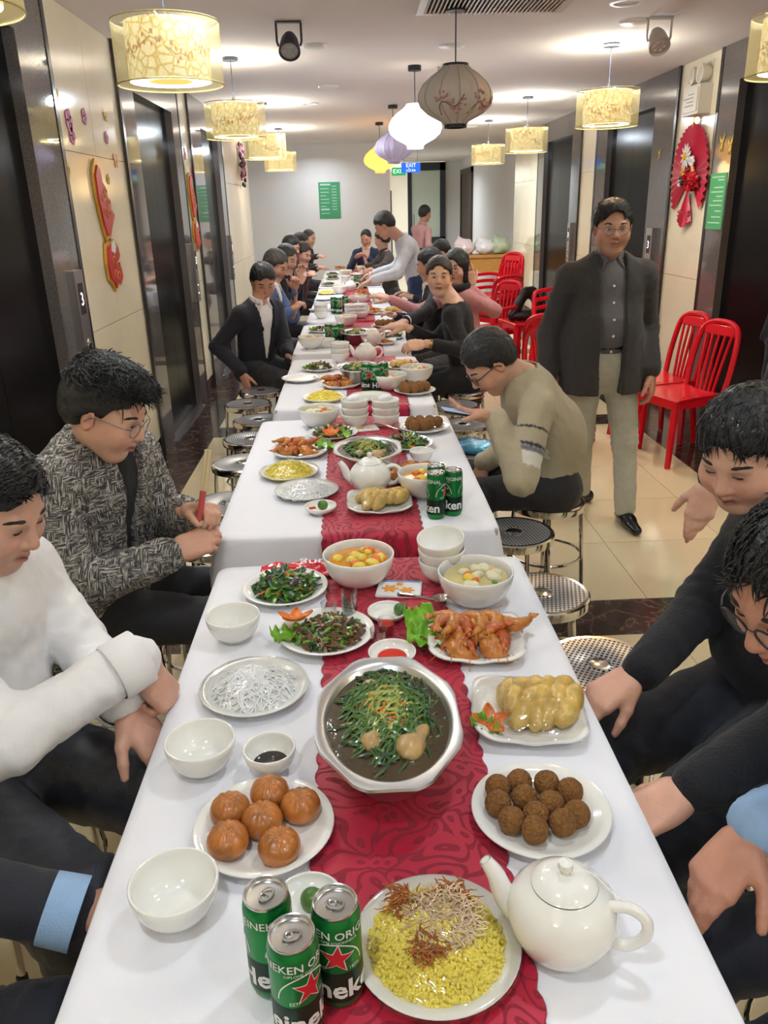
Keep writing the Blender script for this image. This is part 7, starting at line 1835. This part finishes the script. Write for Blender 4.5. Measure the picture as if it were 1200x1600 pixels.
# pleated red fan with flowers and bow on the right pillar
def fan():
    t = tag(empty('pleated_fan_bow', (0, 0, 0)), 'big pleated red fan with flowers and a bow on the right tiled pillar', 'wall ornament')
    yc, zc = 6.64, 1.80
    def sector(cx, cy, r0, r1, a0, a1, n, amp):
        V, F = [], []
        for i in range(n + 1):
            a = a0 + (a1 - a0) * i / n
            for rr in (r0, (r0 + r1) / 2, r1): V.append((cx + rr * math.cos(a), cy + rr * math.sin(a), .012 + (amp if i % 2 else 0) * (rr / r1)))
        for i in range(n):
            for k in range(2): q = i * 3 + k; F.append((q, q + 3, q + 4, q + 1))
        return np.array(V), F
    V, F = sector(0, 0, .04, .34, -.75, math.pi + .75, 60, .022)
    V[:, 0] *= 1.02; V[:, 1] *= 1.08
    o = obj('upper_fan', on_wall((V, F), 1, yc, zc, .002), REDS, t, smooth=False); o.modifiers.new('t', 'SOLIDIFY').thickness = .003
    V, F = sector(0, -.08, .03, .28, -math.pi / 2 - .45, -math.pi / 2 + .45, 22, .022)
    o = obj('tail_fan', on_wall((V, F), 1, yc, zc, .006), REDS, t, smooth=False); o.modifiers.new('t', 'SOLIDIFY').thickness = .003
    V, F = sector(.0, -.27, .01, .11, -math.pi - .2, .2, 26, .018)
    o = obj('bottom_rosette', on_wall((V, F), 1, yc, zc, .016), REDS, t, smooth=False); o.modifiers.new('t', 'SOLIDIFY').thickness = .003
    r = random.Random(2); parts = []
    for k in range(16):
        a = r.uniform(0, 6.28); q = .09 * math.sqrt(r.random()); parts.append(xform(leaf_mesh(.09, .06, k, .006), np.array(Matrix.Rotation(r.uniform(0, 6.28), 3, 'Z') @ Matrix.Rotation(r.uniform(.3, 1.1), 3, 'X')), (.16 + q * math.cos(a), -.02 + q * math.sin(a), .05)))
    o = obj('ribbon_rosette', on_wall(join(*parts), 1, yc, zc, .01), REDF, t)
    for k in range(22):
        a = k * 6.283 / 22; L = .1 if k % 2 else .085
        obj('white_petal', on_wall(xform(ball(.012, L / 2, .006, 8, 6), rotm('Z', a), (-.02 - L / 2 * math.sin(a), .14 + L / 2 * math.cos(a), .045 + .01 * (k % 2))), 1, yc, zc, .004), WHT, t)
    obj('flower_centre', on_wall(move(ball(.03, .03, .015, 12, 8), (-.02, .14, .06)), 1, yc, zc, .004), YEL, t)
    for k, (x, q, mt, s_) in enumerate([(-.05, .04, YEL, .035), (-.03, .0, YEL, .03), (.1, .1, WHT, .05), (.12, .03, PCH, .045), (-.07, -.03, M['black'], .05), (-.1, -.05, WHT, .035), (.03, .02, M['black'], .05)]):
        obj('small_flower', on_wall(move(join(*[move(ball(s_ * .5, s_ * .35, .012, 8, 5), (s_ * .5 * math.cos(j * 1.257), s_ * .5 * math.sin(j * 1.257), 0)) for j in range(5)]), (x, q, .05)), 1, yc, zc, .004), mt, t)
    obj('gold_charm', on_wall(join(move(ball(.03, .022, .01, 10, 6), (-.01, .36, .02)), move(butterfly(.035), (0, .4, .02))), 1, yc, zc, .004), GOLD, t)
fan()
# emergency light
def emergency():
    t = tag(empty('emergency_light', (0, 0, 0)), 'white twin-head emergency light box on the right tiled pillar', 'emergency light')
    wm = mat('white_casing', (226, 216, 196), .4)
    obj('casing', (box(XR - .11, XR - .002, 6.42, 6.72, 2.22, 2.42)), wm, t, smooth=False)
    obj('front_plate', box(XR - .118, XR - .11, 6.44, 6.70, 2.24, 2.40), wm, t, smooth=False)
    obj('wall_plate', box(XR - .02, XR - .002, 6.44, 6.70, 2.42, 2.58), wm, t, smooth=False)
    for y in (6.48, 6.64):
        h = obj('lamp_head', xform(lathe([(.0001, .05), (.045, .045), (.062, .0), (.065, -.03), (.058, -.032), (.05, -.02)], 24), rotm('Y', math.pi / 2), (XR - .07, y, 2.49)), wm, t)
        obj('lens', xform(lathe([(.0001, -.024), (.05, -.022)], 24), rotm('Y', math.pi / 2), (XR - .07, y, 2.49)), M['glass'] if False else mat('lamp_lens', (205, 196, 176), .15), h)
    for k in range(4): obj('text_line', box(XR - .1195, XR - .118, 6.5, 6.5 + (.16, .12, .18, .1)[k], 2.28 + k * .025, 2.286 + k * .025), mat('grey_ink', (150, 146, 138), .6), t, smooth=False)
emergency()
def green_poster(name_lab, boxf, lines, mt):
    t = tag(empty('green_notice', (0, 0, 0)), name_lab, 'notice'); obj('sheet', boxf, mt, t, smooth=False)
    for l in lines: obj('printed_line', l, mat('poster_ink', (196, 226, 204), .6), t, smooth=False)
GRN = mat('green_print', (70, 168, 104), .45)
xj = XR - .03
green_poster('green printed notice on the dark jamb at the right', box(xj - .004, xj - .001, 5.965, 6.235, 1.42, 1.80), [box(xj - .0055, xj - .004, 6.0, 6.2 - .05 * (k % 3), z_, z_ + .008) for k, z_ in enumerate((1.46, 1.5, 1.54, 1.58, 1.61, 1.64, 1.67, 1.7, 1.75, 1.77))], GRN)
bx0, bz0 = aty(497, 285, YB), aty(533, 341, YB)
green_poster('green printed notice on the white end wall', box(bx0[0], bz0[0], YB - .006, YB - .002, bz0[2], bx0[2]), [box(bx0[0] + .03, bx0[0] + (.2 if k == 0 else .17 if k % 3 else .12), YB - .008, YB - .006, bx0[2] - .05 - k * .055, bx0[2] - .05 - k * .055 + (.025 if k in (0, 7) else .01)) for k in range(9)] + [box(bx0[0] + .22, bx0[0] + .3, YB - .008, YB - .006, bx0[2] - .07 - k * .045, bx0[2] - .06 - k * .045) for k in range(9)], mat('green_print_far', (72, 160, 112), .45))
# lift call panels
def panel(side, y0, y1, z0, z1, lab):
    t = tag(empty('lift_call_panel', (0, 0, 0)), lab, 'call panel', 'lift call panels'); xf = (XL + .03) if side < 0 else (XR - .03); s = -side
    obj('plate', box(min(xf, xf + s * .04), max(xf, xf + s * .04), y0, y1, z0, z1), M['steel'], t, smooth=False)
    ym = (y0 + y1) / 2; wd = (y1 - y0)
    obj('display', box(min(xf, xf + s * .0415), max(xf, xf + s * .0415), y0 + wd * .22, y1 - wd * .22, z1 - .21, z1 - .06), M['black'], t, smooth=False)
    seg = mat('display_digits', (255, 230, 225), .4, emit=(255, 235, 230), estr=2.0)
    dig = text('3', .09); V = dig[0].copy()
    V2 = np.stack([np.full(len(V), xf + s * .0425), ym + (V[:, 0] if side < 0 else -V[:, 0]), z1 - .14 + V[:, 1]], 1); obj('floor_digit', (V2, dig[1]), seg, t, smooth=False)
    for k in range(2): obj('call_button', move(xform(lathe([(.0001, .008), (.018, .006), (.02, 0)], 16), rotm('Y', s * math.pi / 2)), (xf + s * .04, ym, z0 + .06 + .07 * k)), M['chrome'], t)
panel(-1, 4.07, 4.2, .9, 1.38, 'steel lift call panel with a lit digit behind the man in tweed')
panel(-1, 7.22, 7.34, .9, 1.38, 'steel lift call panel between the two dark lift doors on the left')
panel(-1, 9.52, 9.62, .9, 1.38, 'steel lift call panel farthest along the left wall')
panel(1, 7.24, 7.38, .95, 1.40, 'steel lift call panel behind the standing man\'s shoulder')
panel(1, 10.0, 10.12, .95, 1.40, 'steel lift call panel left of the standing man\'s head')
